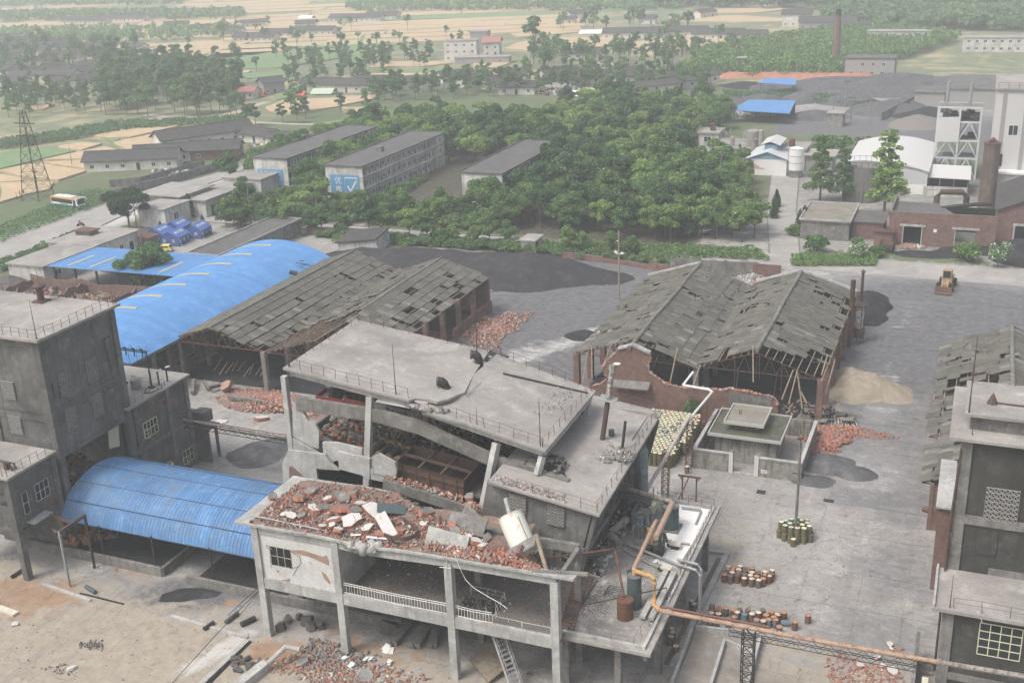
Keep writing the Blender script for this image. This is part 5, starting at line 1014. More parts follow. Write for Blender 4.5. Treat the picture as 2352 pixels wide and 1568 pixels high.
# ------------------------------------------------------------------ process deck with tanks and pipes
def deck():
 t=thing('process_deck','low flat concrete deck with pipes and tanks right of the leaning block','deck',(-26,88,0))
 m=MB();m.box(-31.6,-20.75,74.9,101,5.72,6.0);m.build('deck_slab',M['deckcon'],t)
 m=MB();m.box(-28.4,-21.3,75.35,75.6,6,6.28);m.box(-21.55,-21.3,75.6,80.6,6,6.28);m.box(-21.4,-21.2,82.5,100.6,6,6.2);m.box(-27.5,-21.4,100.4,100.6,6,6.2);m.build('kerb',M['conlight'],t)
 m=MB()
 for y in(80.8,89,97.6):m.box(-31,-21,y-.18,y+.18,5.1,5.72)
 for x in(-29.5,-21.3):m.box(x-.18,x+.18,75.2,100.8,5.1,5.72)
 m.build('deck_beam',M['con'],t)
 for x,y in[(-21.6,80.6),(-21.4,88.6),(-21.6,98.3),(-23.9,76.4),(-28.6,76.6),(-29.3,88),(-29.3,98)]:m=MB();m.box(x-.28,x+.28,y-.28,y+.28,0,5.72);m.build('column',M['con'],t)
 railing(t,[(-28,75.5,6),(-22.3,75.5,6),(-21.7,80.2,6)],.95,1.7,.022);railing(t,[(-21.3,83.3,6.1),(-21.25,100.3,6.1),(-26.5,100.5,6.1)],1.0,1.25,.024)
 m=MB();q=[(-24.4,88.6),(-22.0,88.4),(-21.6,94),(-21.55,100),(-25.4,100.1),(-24.2,96),(-24.7,93.0),(-23.6,91)];m.prism(q,6.0,6.025);m.build('white_powder',M['white'],t)
 debris(t,'deck_gravel',disc(-27.2,80.5,1.6,3.4,lambda x,y:6+0*x,.6),900,(.02,.08),('graychip','whitechip'),(3,1));debris(t,'deck_gravel',lambda u,v:(-30.5+7*u,83+10*v,6+0*u),600,(.02,.09),('graychip','coal'),(3,1))
 debris(t,'deck_gravel',lambda u,v:(-30.9+2.6*u,84+14*v,6+.9*(1-u)*RNG.random(len(u))),900,(.04,.3),('graychip','whitechip','coal'),(4,1,1))
 def tank(p,r,h,lb,mat,ring=2,lid='con'):
  c=thing('tank',lb,'tank',p);m=MB();m.lathe(p,[(r,0),(r,h)],22);m.build('shell',M[mat],c)
  m=MB()
  for k in range(ring+1):z=h*k/ring-.03;m.lathe((p[0],p[1],p[2]+max(0,z)),[(r+.035,0),(r+.035,.07)],22)
  m.build('band',M[mat],c);m=MB();m.lathe((p[0],p[1],p[2]+h),[(r*.96,.035),(r*.9,.06)],22);m.build('lid',M[lid],c);return c
 tank((-23.9,81.1,6),.62,3.1,'dark green cylinder tank with yellow pipe bend on the deck','bluegrey');tank((-24.2,79.3,6),.68,1.75,'rusty brown squat tank before the dark green one','steelrust',lid='steelrust')
 tank((-24.4,95.2,6.1),.8,2.3,'dark green tank standing on the white powdered rear of the deck','bluegrey');
 m=MB();m.box(-25.4,-23.4,94.2,96.2,6,6.14);m.build('plinth',M['con'],t)
 def pipe(nm,lb,pts,r,mat,n=10):
  m=MB();m.tube(pts,r,n);return tag(m.build(nm,M[mat]),lb,'pipe')
 T=(-23.9,81.1);
 pipe('bend_pipe','yellow bent pipe arching off the dark green deck tank',[(T[0],T[1],9.1),(T[0],T[1],9.35),(T[0]+.15,T[1],9.55),(-22.3,80.7,9.6),(-22.0,80.6,9.45),(-21.95,80.55,9.1),(-21.95,80.4,7.6),(-21.8,79.7,7.5),(-21.0,78.9,7.6)],.2,'pipeyellow',12)
 pipe('overhead_pipe','tan overhead pipe sloping up from the green deck tank',[(-24.0,81.4,8.4),(-24.25,82.2,9.1),(-24.7,90.6,9.0),(-24.75,91.3,8.8)],.2,'pipetan',12);pipe('overhead_pipe','thick tan open ended pipe above the rear of the deck',[(-23.9,88.0,9.0),(-24.15,94.8,9.0)],.27,'pipetan',12)
 pipe('overhead_pipe','grey tan pipe crossing behind the thick open ended one',[(-29.2,96.2,9.0),(-24.3,95.2,8.9)],.26,'pipegrey',12)
 pipe('rust_pipe','rust brown pipe crossing from the leaning wall to the squat tank',[(-33.5,80.6,9),(-26.9,84.7,9.1),(-26.6,84.4,8.9),(-24.3,79.4,7.9)],.11,'steelrust',8)
 pipe('rust_pipe','thin low rust pipe running above the deck behind the squat tank',[(-28.4,83.6,7.4),(-27.4,79.0,6.8),(-21.6,83.2,7.1),(-21.5,83.0,6)],.06,'steelrust',6)
 pipe('silver_pipe','silver pipe bending down off the deck edge to the ground',[(-27.5,90.5,6.3),(-21.9,88.3,6.4),(-20.1,87.9,6.4),(-19.7,87.8,6.0),(-19.7,87.8,.1)],.14,'steelgrey');pipe('silver_pipe','second silver pipe beside the first at the deck edge',[(-22.2,89.2,6.35),(-20.2,88.9,6.4),(-19.85,88.8,6.0),(-19.85,88.8,.1)],.14,'steelgrey')
 pipe('floor_pipe','grey pipe lying across the middle of the deck',[(-27.5,89.6,6.15),(-23,87.3,6.15),(-21.8,86.6,6.2)],.11,'steelgrey');pipe('floor_pipe','grey pipe lying across the white powder',[(-25.2,92.2,6.2),(-21.8,92.5,6.2)],.1,'steelgrey');pipe('floor_pipe','short capped pipe at the rear edge of the white powder',[(-24.3,99.1,6.3),(-22.4,99.2,6.3),(-22.3,99.1,6.1),(-22.2,96.5,6.1)],.12,'steelgrey')
 for x,y,lb in[(-25.3,90.6,'yellow valve post group left of the thick pipe end'),(-24.2,90.6,'dark green pump column under the thick pipe end')]:
  c=thing('pump_column',lb,'pump',(x,y,6));m=MB();mt='pipeyellow' if x<-25 else 'bluegrey'
  m.tube([(x,y,6),(x,y,8.3)],.17,10);m.tube([(x+.35,y,6),(x+.35,y,8)],.12,8);m.tube([(x,y,8.0),(x+.5,y-.2,8.1),(x+.8,y-.4,7.4)],.12,8);m.build('pipe_stand',M[mt],c);m=MB();m.obox((x,y-.5,6.35),(.9,.8,.7));m.tube([(x-.5,y-.5,6.5),(x+.5,y-.5,6.5)],.22,10);m.build('pump_body',M['steeldark'],c)
 for x,y,lb in[(-23.0,91.6,'pale topped motor box under the thick open pipe end'),(-22.7,87.3,'pale topped motor box nearer the deck edge'),(-25.2,86.0,'small green valve box in the middle of the deck')]:
  c=thing('motor_box',lb,'motor',(x,y,6));m=MB();m.box(x-.5,x+.5,y-.35,y+.35,6.45,6.6);m.build('cover',M['cream2']if x>-25 else M['bluegrey'],c);m=MB();m.box(x-.35,x+.35,y-.25,y+.25,6,6.45);m.tube([(x-.8,y,6.25),(x-.3,y,6.25)],.14,8);m.build('body',M['steeldark'],c)
 c=thing('fallen_duct','pale grey cylinder duct fallen against the leaning wall','duct',(-29,90,6));a,b=Vector(G(*b3(1115,535),6.7)),Vector(G(*b3(1235,440),7.6));m=MB();m.tube([a,b],.38,14);m.build('duct',M['pipegrey'],c);m=MB();m.tube([a+Vector((.2,-.6,0)),a+Vector((1.4,-1.5,-.2))],.5,12);m.build('elbow',M['pipegrey'],c)
 c=thing('grey_vessel','tall blue grey vertical vessel at the rear right of the leaning block','vessel',(-28.6,97.5,6));m=MB();m.lathe((-28.4,98.6,6),[(.75,0),(.75,6.2),(.5,6.7)],18);m.build('shell',M['steelblue'],c);m=MB();m.lathe((-27.6,96.9,6),[(.45,0),(.45,4.8),(.3,5)],14);m.build('side_column',M['steelblue'],c)
 c=thing('cabinet','open grey green electrical cabinet row beside the tall vessel','cabinet',(-27,94.8,6));m=MB();m.box(-27.9,-26.6,93.4,93.5,6,8.2);m.box(-27.9,-27.8,93.4,96.2,6,8.2);m.box(-26.7,-26.6,93.4,96.2,6,7.4);m.build('casing',M['steelblue'],c);m=MB();m.box(-27.7,-26.7,93.6,96.2,7.1,7.2);m.box(-26.4,-25.9,94.6,97.2,7.6,8.4);m.build('shelf',M['paleyellow'],c)
 c=thing('walkway','dark steel walkway plate jutting from the leaning block over the cabinets','walkway',(-27,95,10));m=MB();a,b=Vector((-30,93,10.2)),Vector((-25.9,93.8,9.3));m.beam(a,b,1.4,.1);m.build('plate',M['steeldark'],c);railing(c,[a+Vector((0,.6,0)),b+Vector((0,.6,0)),b+Vector((0,-.6,0))],1.3,1.4,.03)
 m=MB()
 for k in range(16):x,y=random.uniform(-27.5,-25.2),random.uniform(91.5,97.5);m.tube([(x,y,6),(x,y,random.uniform(6.8,8.6)),(x+random.uniform(-1,1),y+random.uniform(-.8,.8),random.uniform(7,8.6))],random.choice((.05,.07)),6)
 tag(m.build('pipework',M['steelgrey']),'tangle of thin grey pipework between cabinets and green tank','pipework',kind='stuff')
 c=thing('fallen_steel_stair','long rusty ladder like steel stair lying along the left edge of the deck','stair',(-29,81,6));a,b=Vector((-28.2,75.6,6.25)),Vector((-29.8,86.3,7.1));s_=Vector((.62,0,0))
 for q in(-1,1):m=MB();m.beam(a+s_*q,b+s_*q,.08,.16);m.build('stringer',M['steelrust'],c)
 for k in range(26):p=a.lerp(b,(k+.5)/26);m=MB();m.obox(p,(1.2,.2,.03),(random.gauss(0,.05),0,0));m.build('step',M['steelrust'],c)
 c=thing('steel_rack','small green grey steel rack lying in the middle of the deck','rack',(-26.5,83,6.1));m=MB();a=Vector((-26.9,83.3,6.2))
 for k in range(6):m.beam(a+Vector((.0,-.32*k,.02)),a+Vector((1.3,-.32*k-.1,.08)),.04)
 m.beam(a,a+Vector((.0,-1.8,0)),.06);m.beam(a+Vector((1.3,0,0)),a+Vector((1.3,-1.9,0)),.06);m.build('frame',M['bluegrey'],c)
 m=MB()
 for k in range(2):m.box(-22.9+.75*k,-22.4+.75*k,79.2,87,6.25,6.5)
 m.build('curb_beam',M['conlight'],t)
 c=thing('stack_pipe','tall leaning stack pipe with white peeling top on the tilted middle roof','chimney',(-31.5,95.7,13.9));p=Vector((-31.5,95.7,13.9))
 q=p+Vector((.55,.4,4.6));e=PY(c2(1405,80),96.6);m=MB();m.tube([p,q],.26,12);m.build('lower_pipe',M['steelrust'],c);m=MB();m.tube([q,e+(q-e)*.12],.27,12);m.build('upper_pipe',M['peelwhite'],c);m=MB();m.tube([e+(q-e)*.14,e],.36,14);m.build('head',M['pipegrey'],c);m=MB();m.obox(q,(1.7,1.2,.05),(.1,.12,0));m.build('collar_plate',M['steelgrey'],c);m=MB();m.lathe(e+Vector((.4,0,.2)),[(.35,0),(.02,.1)],12);m.build('cap',M['white'],c)
 c=thing('vent_pipe','short black and white vent pipe near the edge of the tilted roof','pipe',(-29.2,95,13.9));p=Vector((-29.2,94.9,13.8));m=MB();m.tube([p,p+Vector((.25,.3,3.0))],.14,10);m.build('pipe',M['peelblack'],c);m=MB();m.lathe(p,[(.35,0),(.35,.06)],12);m.build('flange',M['steeldark'],c)
 drum_at(Vector((-30.9,96.9,14.0)),'bluegrey','dark blue green drum standing behind the leaning stack on the tilted roof',None)
M['deckcon']=grimy('pale_deck_concrete',srgb(176,172,166),srgb(128,125,121),srgb(206,204,201),.35,amount=.6,dirt2=srgb(112,110,106))
M['pipeyellow']=rusty('yellow_pipe_paint',srgb(190,146,80),amt=.2);M['pipetan']=rusty('tan_faded_pipe',srgb(176,146,120),rust=srgb(146,112,90),amt=.3);
M['steelblue']=rusty('blue_grey_steel',srgb(120,134,138),rust=srgb(96,92,86),amt=.25);M['paleyellow']=plain('pale_yellow_green_sheet',srgb(198,204,168),.7,var=.08);M['peelwhite']=rusty('peeling_white_paint',srgb(188,188,184),rust=srgb(110,104,98),amt=.35,scale=4);M['peelblack']=rusty('black_pipe_white_streaks',srgb(52,52,54),rust=srgb(170,170,168),amt=.12,dark=srgb(40,40,40))
# ------------------------------------------------------------------ oil drums
def _drum(body,lid):
 m=MB();r,h=.285,.88;m.lathe((0,0,0),[(r,0),(r,.28),(r+.018,.30),(r,.32),(r,.57),(r+.018,.59),(r,.61),(r,h-.02),(r+.012,h),(r-.02,h),(r-.02,h-.025)],14);a=m.mesh('oil_drum',M[body])
 m=MB();m.lathe((0,0,h-.045),[(r-.01,.022),(r-.02,.035)],14);m.tube([(r*.55,0,h-.01),(r*.55,0,h+.02)],.04,6);b=m.mesh('lid',M[lid]);return a,b
for k,c,a in[('drumolive',(108,108,74),.2),('drumcream',(214,208,172),.0),('drumrust',(112,88,72),.5),('drumgrey',(106,102,98),.4),('lidorange',(188,130,92),.15),('lidcream',(208,194,164),.08),('drumblue',(104,120,134),.3),('lidgreen',(178,194,168),.05)]:M[k]=rusty(k,srgb(*c),amt=a,scale=3)
DR={}
def drum_at(p,body,label,group,lid=None,rot=None):
 k=(body,lid or body)
 if k not in DR:DR[k]=_drum(*k)
 o=obj('oil_drum',DR[k][0],None,tuple(p));q=obj('lid',DR[k][1],o);o.rotation_euler=rot or(0,0,random.uniform(0,6))
 tag(o,label,'drum',group);return o
deck()
def drums():
 g='cream lidded drums stacked two high beside the substation'
 nx,ny=11,23;k=0
 for j in range(ny):
  for i in range(nx):
   x=-36.2+i*.6+(.3 if j%2 else 0);y=119.3+j*.56
   if j<7 and i>9:continue
   top=not(j==0 and i in(3,8));
   lid=random.choices(['drumcream','lidgreen','lidcream','lidorange'],[8,1.3,2,.4])[0]
   row='front row' if j==0 else('rear row' if j==ny-1 else ORD[j]+' row from the front')
   lb='cream lidded drum, %s from left, %s of stacked block'%(ORD[i],row)
   if top:drum_at((x,y,.88),'drumolive',lb,g,lid)
   if j==0 or i==nx-1 or(j<7 and i==9)or(j>0 and i==10):drum_at((x,y,0),'drumolive','lower olive drum, %s from left, %s of stacked block'%(ORD[i],row),g,lid)
 debris(None,'litter',disc(-32.6,125.5,1.6,3,lambda x,y:1.8+0*x),50,(.08,.3),('whitechip','lidgreen','graychip'),(2,3,2),'torn sheets and litter lying on the stacked drums')
 drum_at((-28.5,118.6,0),'drumgrey','single grey drum standing by the pipe support near the stacked block',None,'lidcream');drum_at((-29.3,132.4,0),'drumblue','blue drum at the rear right of the stacked block',None)
 g='olive drums stacked around the pole'
 base=[(-14.1+a,107.3+b)for a,b in[(-1.6,-.2),(-1.0,-.7),(-.35,-.9),(.35,-.85),(1.0,-.6),(1.6,-.1),(-1.5,.45),(1.55,.5),(.05,-1.55),(-.9,.0),(.9,.05),(-.7,.75),(.75,.75),(0,1.1)]]
 tops=[(-14.1+a,107.3+b)for a,b in[(-1.5,.1),(-1.0,-.5),(-.35,-.7),(.3,-.65),(.95,-.5),(1.4,.15),(-1.15,.55),(-.6,.1),(0,.45),(.65,.2),(1.1,.75),(-.6,1.05),(.5,1.15),(-.05,1.6),(.95,1.45)]]
 for i,(x,y)in enumerate(base):drum_at((x,y,0),'drumolive','olive drum on the ground, %s counted clockwise from the left around the pole'%ORD[i]if i!=8 else 'single low cream drum standing before the stack at the pole',g,'drumcream' if i==8 else 'drumolive')
 for i,(x,y)in enumerate(tops):drum_at((x,y,.88),'drumolive','cream lidded olive drum on the upper layer at the pole, %s from the left front'%ORD[i],g,random.choice(['drumcream','lidgreen','drumcream']))
 g='rusty drums standing in the group by the long kerb'
 B_=[(295,820),(335,828),(382,825),(430,818),(472,825),(515,832),(560,848),(600,828),(305,802),(347,806),(392,803),(438,793),(482,805),(525,806),(572,800),(622,790),(320,765),(365,768),(402,762),(440,778),(484,775),(430,845),(482,850),(528,858),(615,815),(350,785),(393,786),(576,822),(322,782)]
 for i,(x,y)in enumerate(sorted(B_,key=lambda q:(-round(q[1]/26),q[0]))):
  p=G(*b4(x,y),.88);lid=random.choice(['lidorange','lidorange','lidcream','lidcream','drumgrey']);bd=random.choice(['drumrust','drumrust','drumgrey'])
  drum_at((p[0],p[1],0),bd,'%s drum, %s counted from the front left, group by the kerb'%('rust orange lidded' if lid=='lidorange' else 'pale lidded rusty' if lid=='lidcream' else 'grey topped',ORD[i]),g,lid)
 g='mixed rusty drums standing in the group behind the long pipe'
 C_=[(210,1035),(206,1060),(204,1083),(258,1048),(253,1065),(253,1088),(306,1050),(355,1062),(400,1060),(382,1078),(362,1112),(430,1092),(455,1063),(482,1090),(527,1080),(558,1062),(580,1098),(618,1078),(632,1112),(660,1095),(703,1080),(515,1130),(560,1138),(596,1128),(644,1130),(670,1178),(195,1130),(240,1145),(320,1160)]
 for i,(x,y)in enumerate(sorted(C_,key=lambda q:(-round(q[1]/30),q[0]))):
  p=G(*b4(x,y),.88);lid=random.choice(['lidorange','lidorange','lidcream','drumgrey','drumblue']);bd=random.choice(['drumrust','drumgrey','drumrust','drumblue'])
  drum_at((p[0],p[1],0),bd,'%s drum, %s counted from the front left, behind the long pipe'%({'lidorange':'rust orange lidded','lidcream':'cream lidded','drumgrey':'dull grey','drumblue':'blue grey lidded'}[lid],ORD[i]),g,lid)
 p=G(*b4(715,1160),.29);drum_at((p[0]-.45,p[1],.29),'drumblue','blue drum lying on its side at the right end behind the long pipe',None,None,(0,R(90),R(15)))
 for D,lb in[((778,1145),'rusty brown drum standing alone right of the fallen blue drum'),((868,1100),'rusty drum standing farthest right by itself on the yard')]:p=G(*b4(*D),.88);drum_at((p[0],p[1],0),'drumrust',lb,None,'lidorange')
 for D,lb in[((70,1000),'grey drum standing under the deck edge, left one of two'),((88,1022),'grey drum standing under the deck edge, right one of two')]:p=G(*b4(*D),.88);drum_at((p[0],p[1],0),'drumgrey',lb,None,'lidcream')
 for D,lb in[((1540,1190),'dark drum at the rear of the row between deck and low bins'),((1545,1215),'cream topped drum second in the row beside the low bins'),((1533,1245),'cream topped drum third in the row beside the low bins'),((1568,1310),'cream topped drum nearest in the row beside the low bins')]:p=G(*b3(*D),.88);drum_at((p[0],p[1],0),'drumrust',lb,None,'lidcream')
 p=G(*b4(1680,375),.3);drum_at((p[0]-.4,p[1],.3),'drumrust','rusty drum lying on its side by the right hand shed',None,None,(0,R(90),R(-10)))
drums()
# ------------------------------------------------------------------ yard: low bins, long pipe on truss, supports, pole, substation
def yard():
 t=thing('settling_bins','low open concrete bins half filled with grey sand beneath the long pipe','bins',(-17,83,0))
 for a,b in[((-19.9,87.4),(-14.0,88.2)),((-20.2,87.4),(-19.8,76)),((-14.1,88.2),(-13.7,76)),((-17.0,86.3),(-16.6,76)),((-16.9,86.2),(-14.1,85.2)),((-10.5,88),(-10.5,76))][:5]:
  m=MB();m.beam((a[0],a[1],.45),(b[0],b[1],.45),.26,.9);m.build('bin_wall',M['conlight'],t)
 m=MB();m.box(-19.8,-13.9,76,88,.0,.35);m.build('sand_fill',M['greysand'],t)
 m=MB();m.box(-21.2,-20.6,91,101.8,0,.5)if False else None
 k=MB();k.beam((-20.1,101.9,.15),(-20.6,82,.15),.5,.35);k.beam((-20.1,101.9,.15),(-22.0,101.8,.15),.4,.3);tag(k.build('kerb_wall',M['conlight']),'long pale kerb running beside the deck toward the drums','kerb')
 k=MB();k.beam((-20.75,101,.03),(-21.3,82,.03),.45,.05);struct('drain_trench',k,M['soil'])
 P=[Vector((-21.0,78.9,7.6)),Vector((-8,78.75,7.7)),Vector((0.8,78.9,7.75)),Vector((9,79.2,7.8))]
 m=MB();m.tube(P[:3],.19,14);tag(m.build('long_pipe',M['pipeyellow2']),'long orange rusty pipe crossing the yard at lower right','pipe')
 m=MB();m.tube(P[2:],.2,14);m.tube([P[2]-Vector((.1,0,0)),P[2]+Vector((.25,0,0))],.29,14);tag(m.build('long_pipe',M['pipegrey']),'grey lagged end of the long pipe reaching the right picture edge','pipe')
 m=MB();m.tube([Vector((-21.0,79.3,7.75)),Vector((-12,79.2,7.8))],.1,8);tag(m.build('thin_pipe',M['redrust']),'thin red pipe clamped along the start of the long orange pipe','pipe')
 tb=thing('pipe_truss','dark steel lattice truss carrying the long orange pipe','truss',(-8,79,7.2));m=MB()
 for y in(78.5,79.1):truss_beam(m,(-15.2,y,7.35),(0.6,y,7.35),.6,12,.032)
 for i in range(13):x=-15.2+15.8*i/12;m.beam((x,78.5,6.75),(x,79.1,6.75),.04)
 m.build('lattice',M['steeldark'],tb)
 lattice_tower('pipe_support','dark lattice trestle holding the long pipe above the low bins',(-13.6,79,0),(-13.6,78.9,7.2),.95,n=8,mat='steeldark')
 m=MB();m.tube([Vector((-27.7,98.5,8)),Vector((-28.7,119.6,6.6)),Vector((-28.6,120.2,6.9))],.2,10);tag(m.build('overhead_pipe',M['pipepink']),'pale overhead pipe running from the deck past the drum block','pipe')
 m=MB();truss_beam(m,(-28.2,112,6.7),(-28.7,120,6.4),.5,12,.04);tag(m.build('pipe_truss',M['steeldark']),'slim dark truss under the pale overhead pipe','truss')
 m=MB();m.tube([Vector((-28.8,119.5,6.2)),Vector((-28.3,130.6,5.6)),Vector((-28.9,131.2,5.6)),Vector((-32.4,131.9,5.5))],.16,10);m.tube([Vector((-32.4,131.9,5.5)),Vector((-31.6,134,6.6))],.16,10);tag(m.build('overhead_pipe',M['pipewhite']),'shiny white pipe stepping up into the right shed opening','pipe')
 for b_,h,lb in[((-28.6,119.9,0),6.2,'rusty lattice trestle at the left corner of the substation'),((-29.4,112,0),5.9,'dark lattice trestle in front of the drum block'),((-28.9,128.6,0),5.2,'dark lattice trestle behind the substation wall')]:lattice_tower('pipe_support',lb,b_,(b_[0]+.1,b_[1],h),.7,9,'steelrust',group='trestles of the pale overhead pipe',r=.045)
 g=thing('goal_frame','rust brown goal shaped frame standing in the yard behind the deck','steel frame',(-26.6,112,0))
 for x in(-27.4,-25.8):m=MB();m.beam((x,112,0),(x,112,3.0),.13);m.beam((x,112,2.5),(x+(-.35 if x<-26 else.35),112,3.0),.1);m.build('post',M['steelrust'],g)
 m=MB();m.beam((-27.9,112,3.05),(-25.3,112,3.05),.2,.16);m.build('crossbeam',M['steelrust'],g);m=MB();m.beam((-26.7,112,2.9),(-27.6,108.5,.2),.12);m.build('brace',M['redrust'],g)
 p=thing('utility_pole','grey concrete pole rising out of the olive drum stack','pole',(-14.1,107.4,0));m=MB();m.tube([(-14.1,107.4,0),(-14.05,107.45,11.2)],.17,10,r2=.11);m.build('pole',M['con'],p);m=MB();m.beam((-14.7,107.4,7.6),(-13.5,107.4,7.6),.08);m.beam((-14.05,107.3,10.6),(-14.05,107.3,11.6),.05);m.build('bracket',M['steeldark'],p)
 s=thing('substation_wall','low stained concrete wall with tiled gate posts around the substation','wall',(-22,126,0));x0,x1,y0,y1=-28.2,-15.5,120.3,132.6
 gx0,gx1=-23.4,-20.9
 for b_ in[(x0,gx0-.5,y0,y0+.25),(gx1+.5,x1,y0,y0+.25),(x0,x0+.25,y0+.25,y1),(x1-.25,x1,y0+.25,y1),(x0,x1,y1,y1+.25)]:m=MB();m.box(*b_,0,2.3);m.build('wall_panel',M['stainwall'],s)
 for b_ in[(x0-.06,gx0-.5,y0-.08,y0+.33),(gx1+.5,x1+.06,y0-.08,y0+.33),(x0-.08,x0+.33,y0+.33,y1),(x1-.33,x1+.08,y0+.33,y1)]:m=MB();m.box(*b_,2.3,2.48);m.build('coping',M['conlight'],s)
 tm=MB();tm.box(-.115,.115,-.015,0,-.055,.055);tme=tm.mesh('tile',M['tilewhite'])
 xf=[]
 for gx in(gx0-.5,gx1):
  m=MB();m.box(gx,gx+.5,y0-.1,y0+.4,0,2.75);m.build('gate_post',M['con'],s)
  for i in range(2):
   for j in range(22):xf.append((0,Matrix.Translation((gx+.125+.25*i,y0-.1,.08+.122*j))))
 for k in range(1):pieces('tile',[tme],xf,s)
 m=MB();m.box(gx0,gx1,y0,y0+.25,0,.12);m.build('sill',M['conlight'],s);m=MB();m.box(-20.1,-19.4,y0-.03,y0-.01,.5,.95);m.build('notice',M['white'],s)
 m=MB()
 for k in range(3):m.box(-20.02,-19.5+.05*(k%2),y0-.036,y0-.031,.6+.11*k,.635+.11*k)
 m.build('notice_text',M['redpaint'],s)
 c=thing('substation','small square grey substation with two mossy flat roofs inside the low wall','building',(-22.5,126.5,0))
 m=MB();m.box(-26.2,-18.9,123.1,129.6,0,3.55);m.build('wall',M['stainwall'],c)
 m=MB();m.box(-26.9,-18.3,122.4,130.1,3.55,3.68);m.build('roof',M['mossroof'],c)
 rim=MB();
 for b_ in[(-26.95,-18.25,122.35,122.47),(-26.95,-18.25,130.05,130.17),(-26.95,-26.83,122.47,130.05),(-18.37,-18.25,122.47,130.05)]:rim.box(*b_,3.45,3.85)
 rim.build('roof_rim',M['ribrim'],c)
 m=MB();m.box(-24.3,-24.05,124.7,128.2,3.68,4.75);m.box(-21.6,-21.35,124.7,128.2,3.68,4.75);m.box(-24.05,-21.6,127.9,128.2,3.68,4.75);m.box(-24.05,-21.6,124.7,124.9,3.68,4.0);m.build('clerestory',M['con'],c)
 m=MB();m.box(-25.3,-20.6,123.7,129.2,4.75,4.87);m.build('roof',M['mossroof2'],c);rim=MB()
 for b_ in[(-25.35,-20.55,123.65,123.77),(-25.35,-20.55,129.15,129.27),(-25.35,-25.23,123.77,129.15),(-20.67,-20.55,123.77,129.15)]:rim.box(*b_,4.65,5.05)
 rim.build('roof_rim',M['ribrim'],c)
 m=MB();m.tube([(-24,126.4,4.87),(-24,126.4,5.5)],.04,5);m.tube([(-23.8,126.4,4.87),(-23.8,126.4,5.5)],.04,5);m.build('pipe_stub',M['steeldark'],c)
 m=MB();m.box(-27.6,-26.4,121.5,131.5,0.02,.06);struct('grass_strip',m,M['mossroof'])
 heapfield('gravel_heap','dark grey coal heap beside the substation corner',[(-13.0,125.6,3.2,1.3),(-10.2,124.4,3.0,.8,.7)],'coallight');heapfield('gravel_heap','small dark coal heap against the substation wall corner',[(-15.0,120.9,1.7,.6),(-13.2,121.2,1.8,.35)],'coallight')
 heapfield('gravel_heap','grey gravel heap beyond the small blue vault',[(-81.2,107.0,4.0,1.3),(-79.5,109.6,3.5,.9)],'coallight')
 heapfield('sand_heap','big pale yellow gravel heap beside the right shed',[(-14.0,152.0,4.4,2.5),(-10.6,150.6,4.6,2.6),(-12.6,149.0,4.0,2.2),(-7.8,149.2,2.8,.9)],'sand')
 debris(None,'rubble',disc(-14.0,133.2,3.0,4.6,lambda x,y:.08+.4*np.clip(1-((x+14)/3)**2-((y-133)/4)**2,0,1),.85,-.3),1900,(.04,.3),('brickred','brickchip','graychip'),(5,3,2),'red brick rubble spilled right of the substation',power=2.2)
 debris(None,'rubble',disc(-9.8,135.6,3.2,1.5,lambda x,y:.04+0*x,.7,.2),420,(.04,.2),('brickred','graychip'),(4,1),'loose red bricks scattered beyond the main brick spill')
 for k in range(7):
  p=Vector((-14.4+random.uniform(-2,2),133+random.uniform(-3.2,3.2),.45));chunk_thing(p,random.uniform(.8,1.3),'oldbrick','fallen brick slab lying in the spill right of the substation',(random.uniform(-.2,.2),random.uniform(-.2,.2),random.uniform(0,6)),'brickred','fallen brick slabs right of the substation','brick_slab')
 debris(None,'rubble',disc(-3.8,81.4,5.6,6.2,lambda x,y:.03+0*x,.6,.1),4200,(.03,.17),('brickred','brickchip','graychip','whitechip'),(6,3,1,.4),'red brick fragments scattered by the right hand tower',power=2.5)
 for k,(D,s,lb)in enumerate([((1427,1302),.8,'white plaster piece at the rear of the right brick scatter'),((1225,1450),1.1,'white plaster piece farthest left beside the long pipe'),((1492,1325),.8,'grey plaster piece behind the long pipe at right'),((1448,1487),1.3,'largest white plaster slab of the right brick scatter'),((1376,1450),.9,'white plaster piece left of the largest one'),((1340,1392),.8,'white plaster sliver just below the long pipe'),((1490,1522),.8,'grey plaster piece nearest the bottom right edge'),((1440,1330),.5,'small white plaster bit behind the pipe truss')]):
  chunk_thing(Vector(G(*b4(*D),.16)),s,'whitechip' if 'white' in lb else 'graychip',lb,(random.uniform(-.15,.15),random.uniform(-.15,.15),random.uniform(0,6)))
 m=MB();m.box(-18.3,-17.4,106.2,107,.0,.05);struct('drain_grate',MB().box(*[G(*b4(545,260))[0]-.5,G(*b4(545,260))[0]+.5,G(*b4(545,260))[1]-.45,G(*b4(545,260))[1]+.45,.05,.08]),M['steeldark'])
 q=G(*b4(1010,320));struct('drain_grate',MB().box(q[0]-.55,q[0]+.55,q[1]-.35,q[1]+.35,.05,.09),M['steeldark'])
debris(None,'litter',lambda u,v:(-29+28*u,84+110*v**1.4,.05+0*u),1500,(.012,.07),('graychip','rockdark','brickchip','whitechip'),(7,2,1,.6),'small stones and litter strewn over the right yard',power=4)
debris(None,'litter',lambda u,v:(-100+62*u,61+17*v,.03+0*u),1100,(.012,.07),('graychip','rockdark','brickchip','whitechip'),(7,2,1.5,.8),'small stones and litter strewn over the front yard',power=4)
debris(None,'litter',lambda u,v:(-76+30*u,140+48*v,.05+0*u),900,(.015,.09),('graychip','rockdark','brickchip','whitechip'),(7,3,1,.8),'small stones strewn over the dark centre yard',power=4)
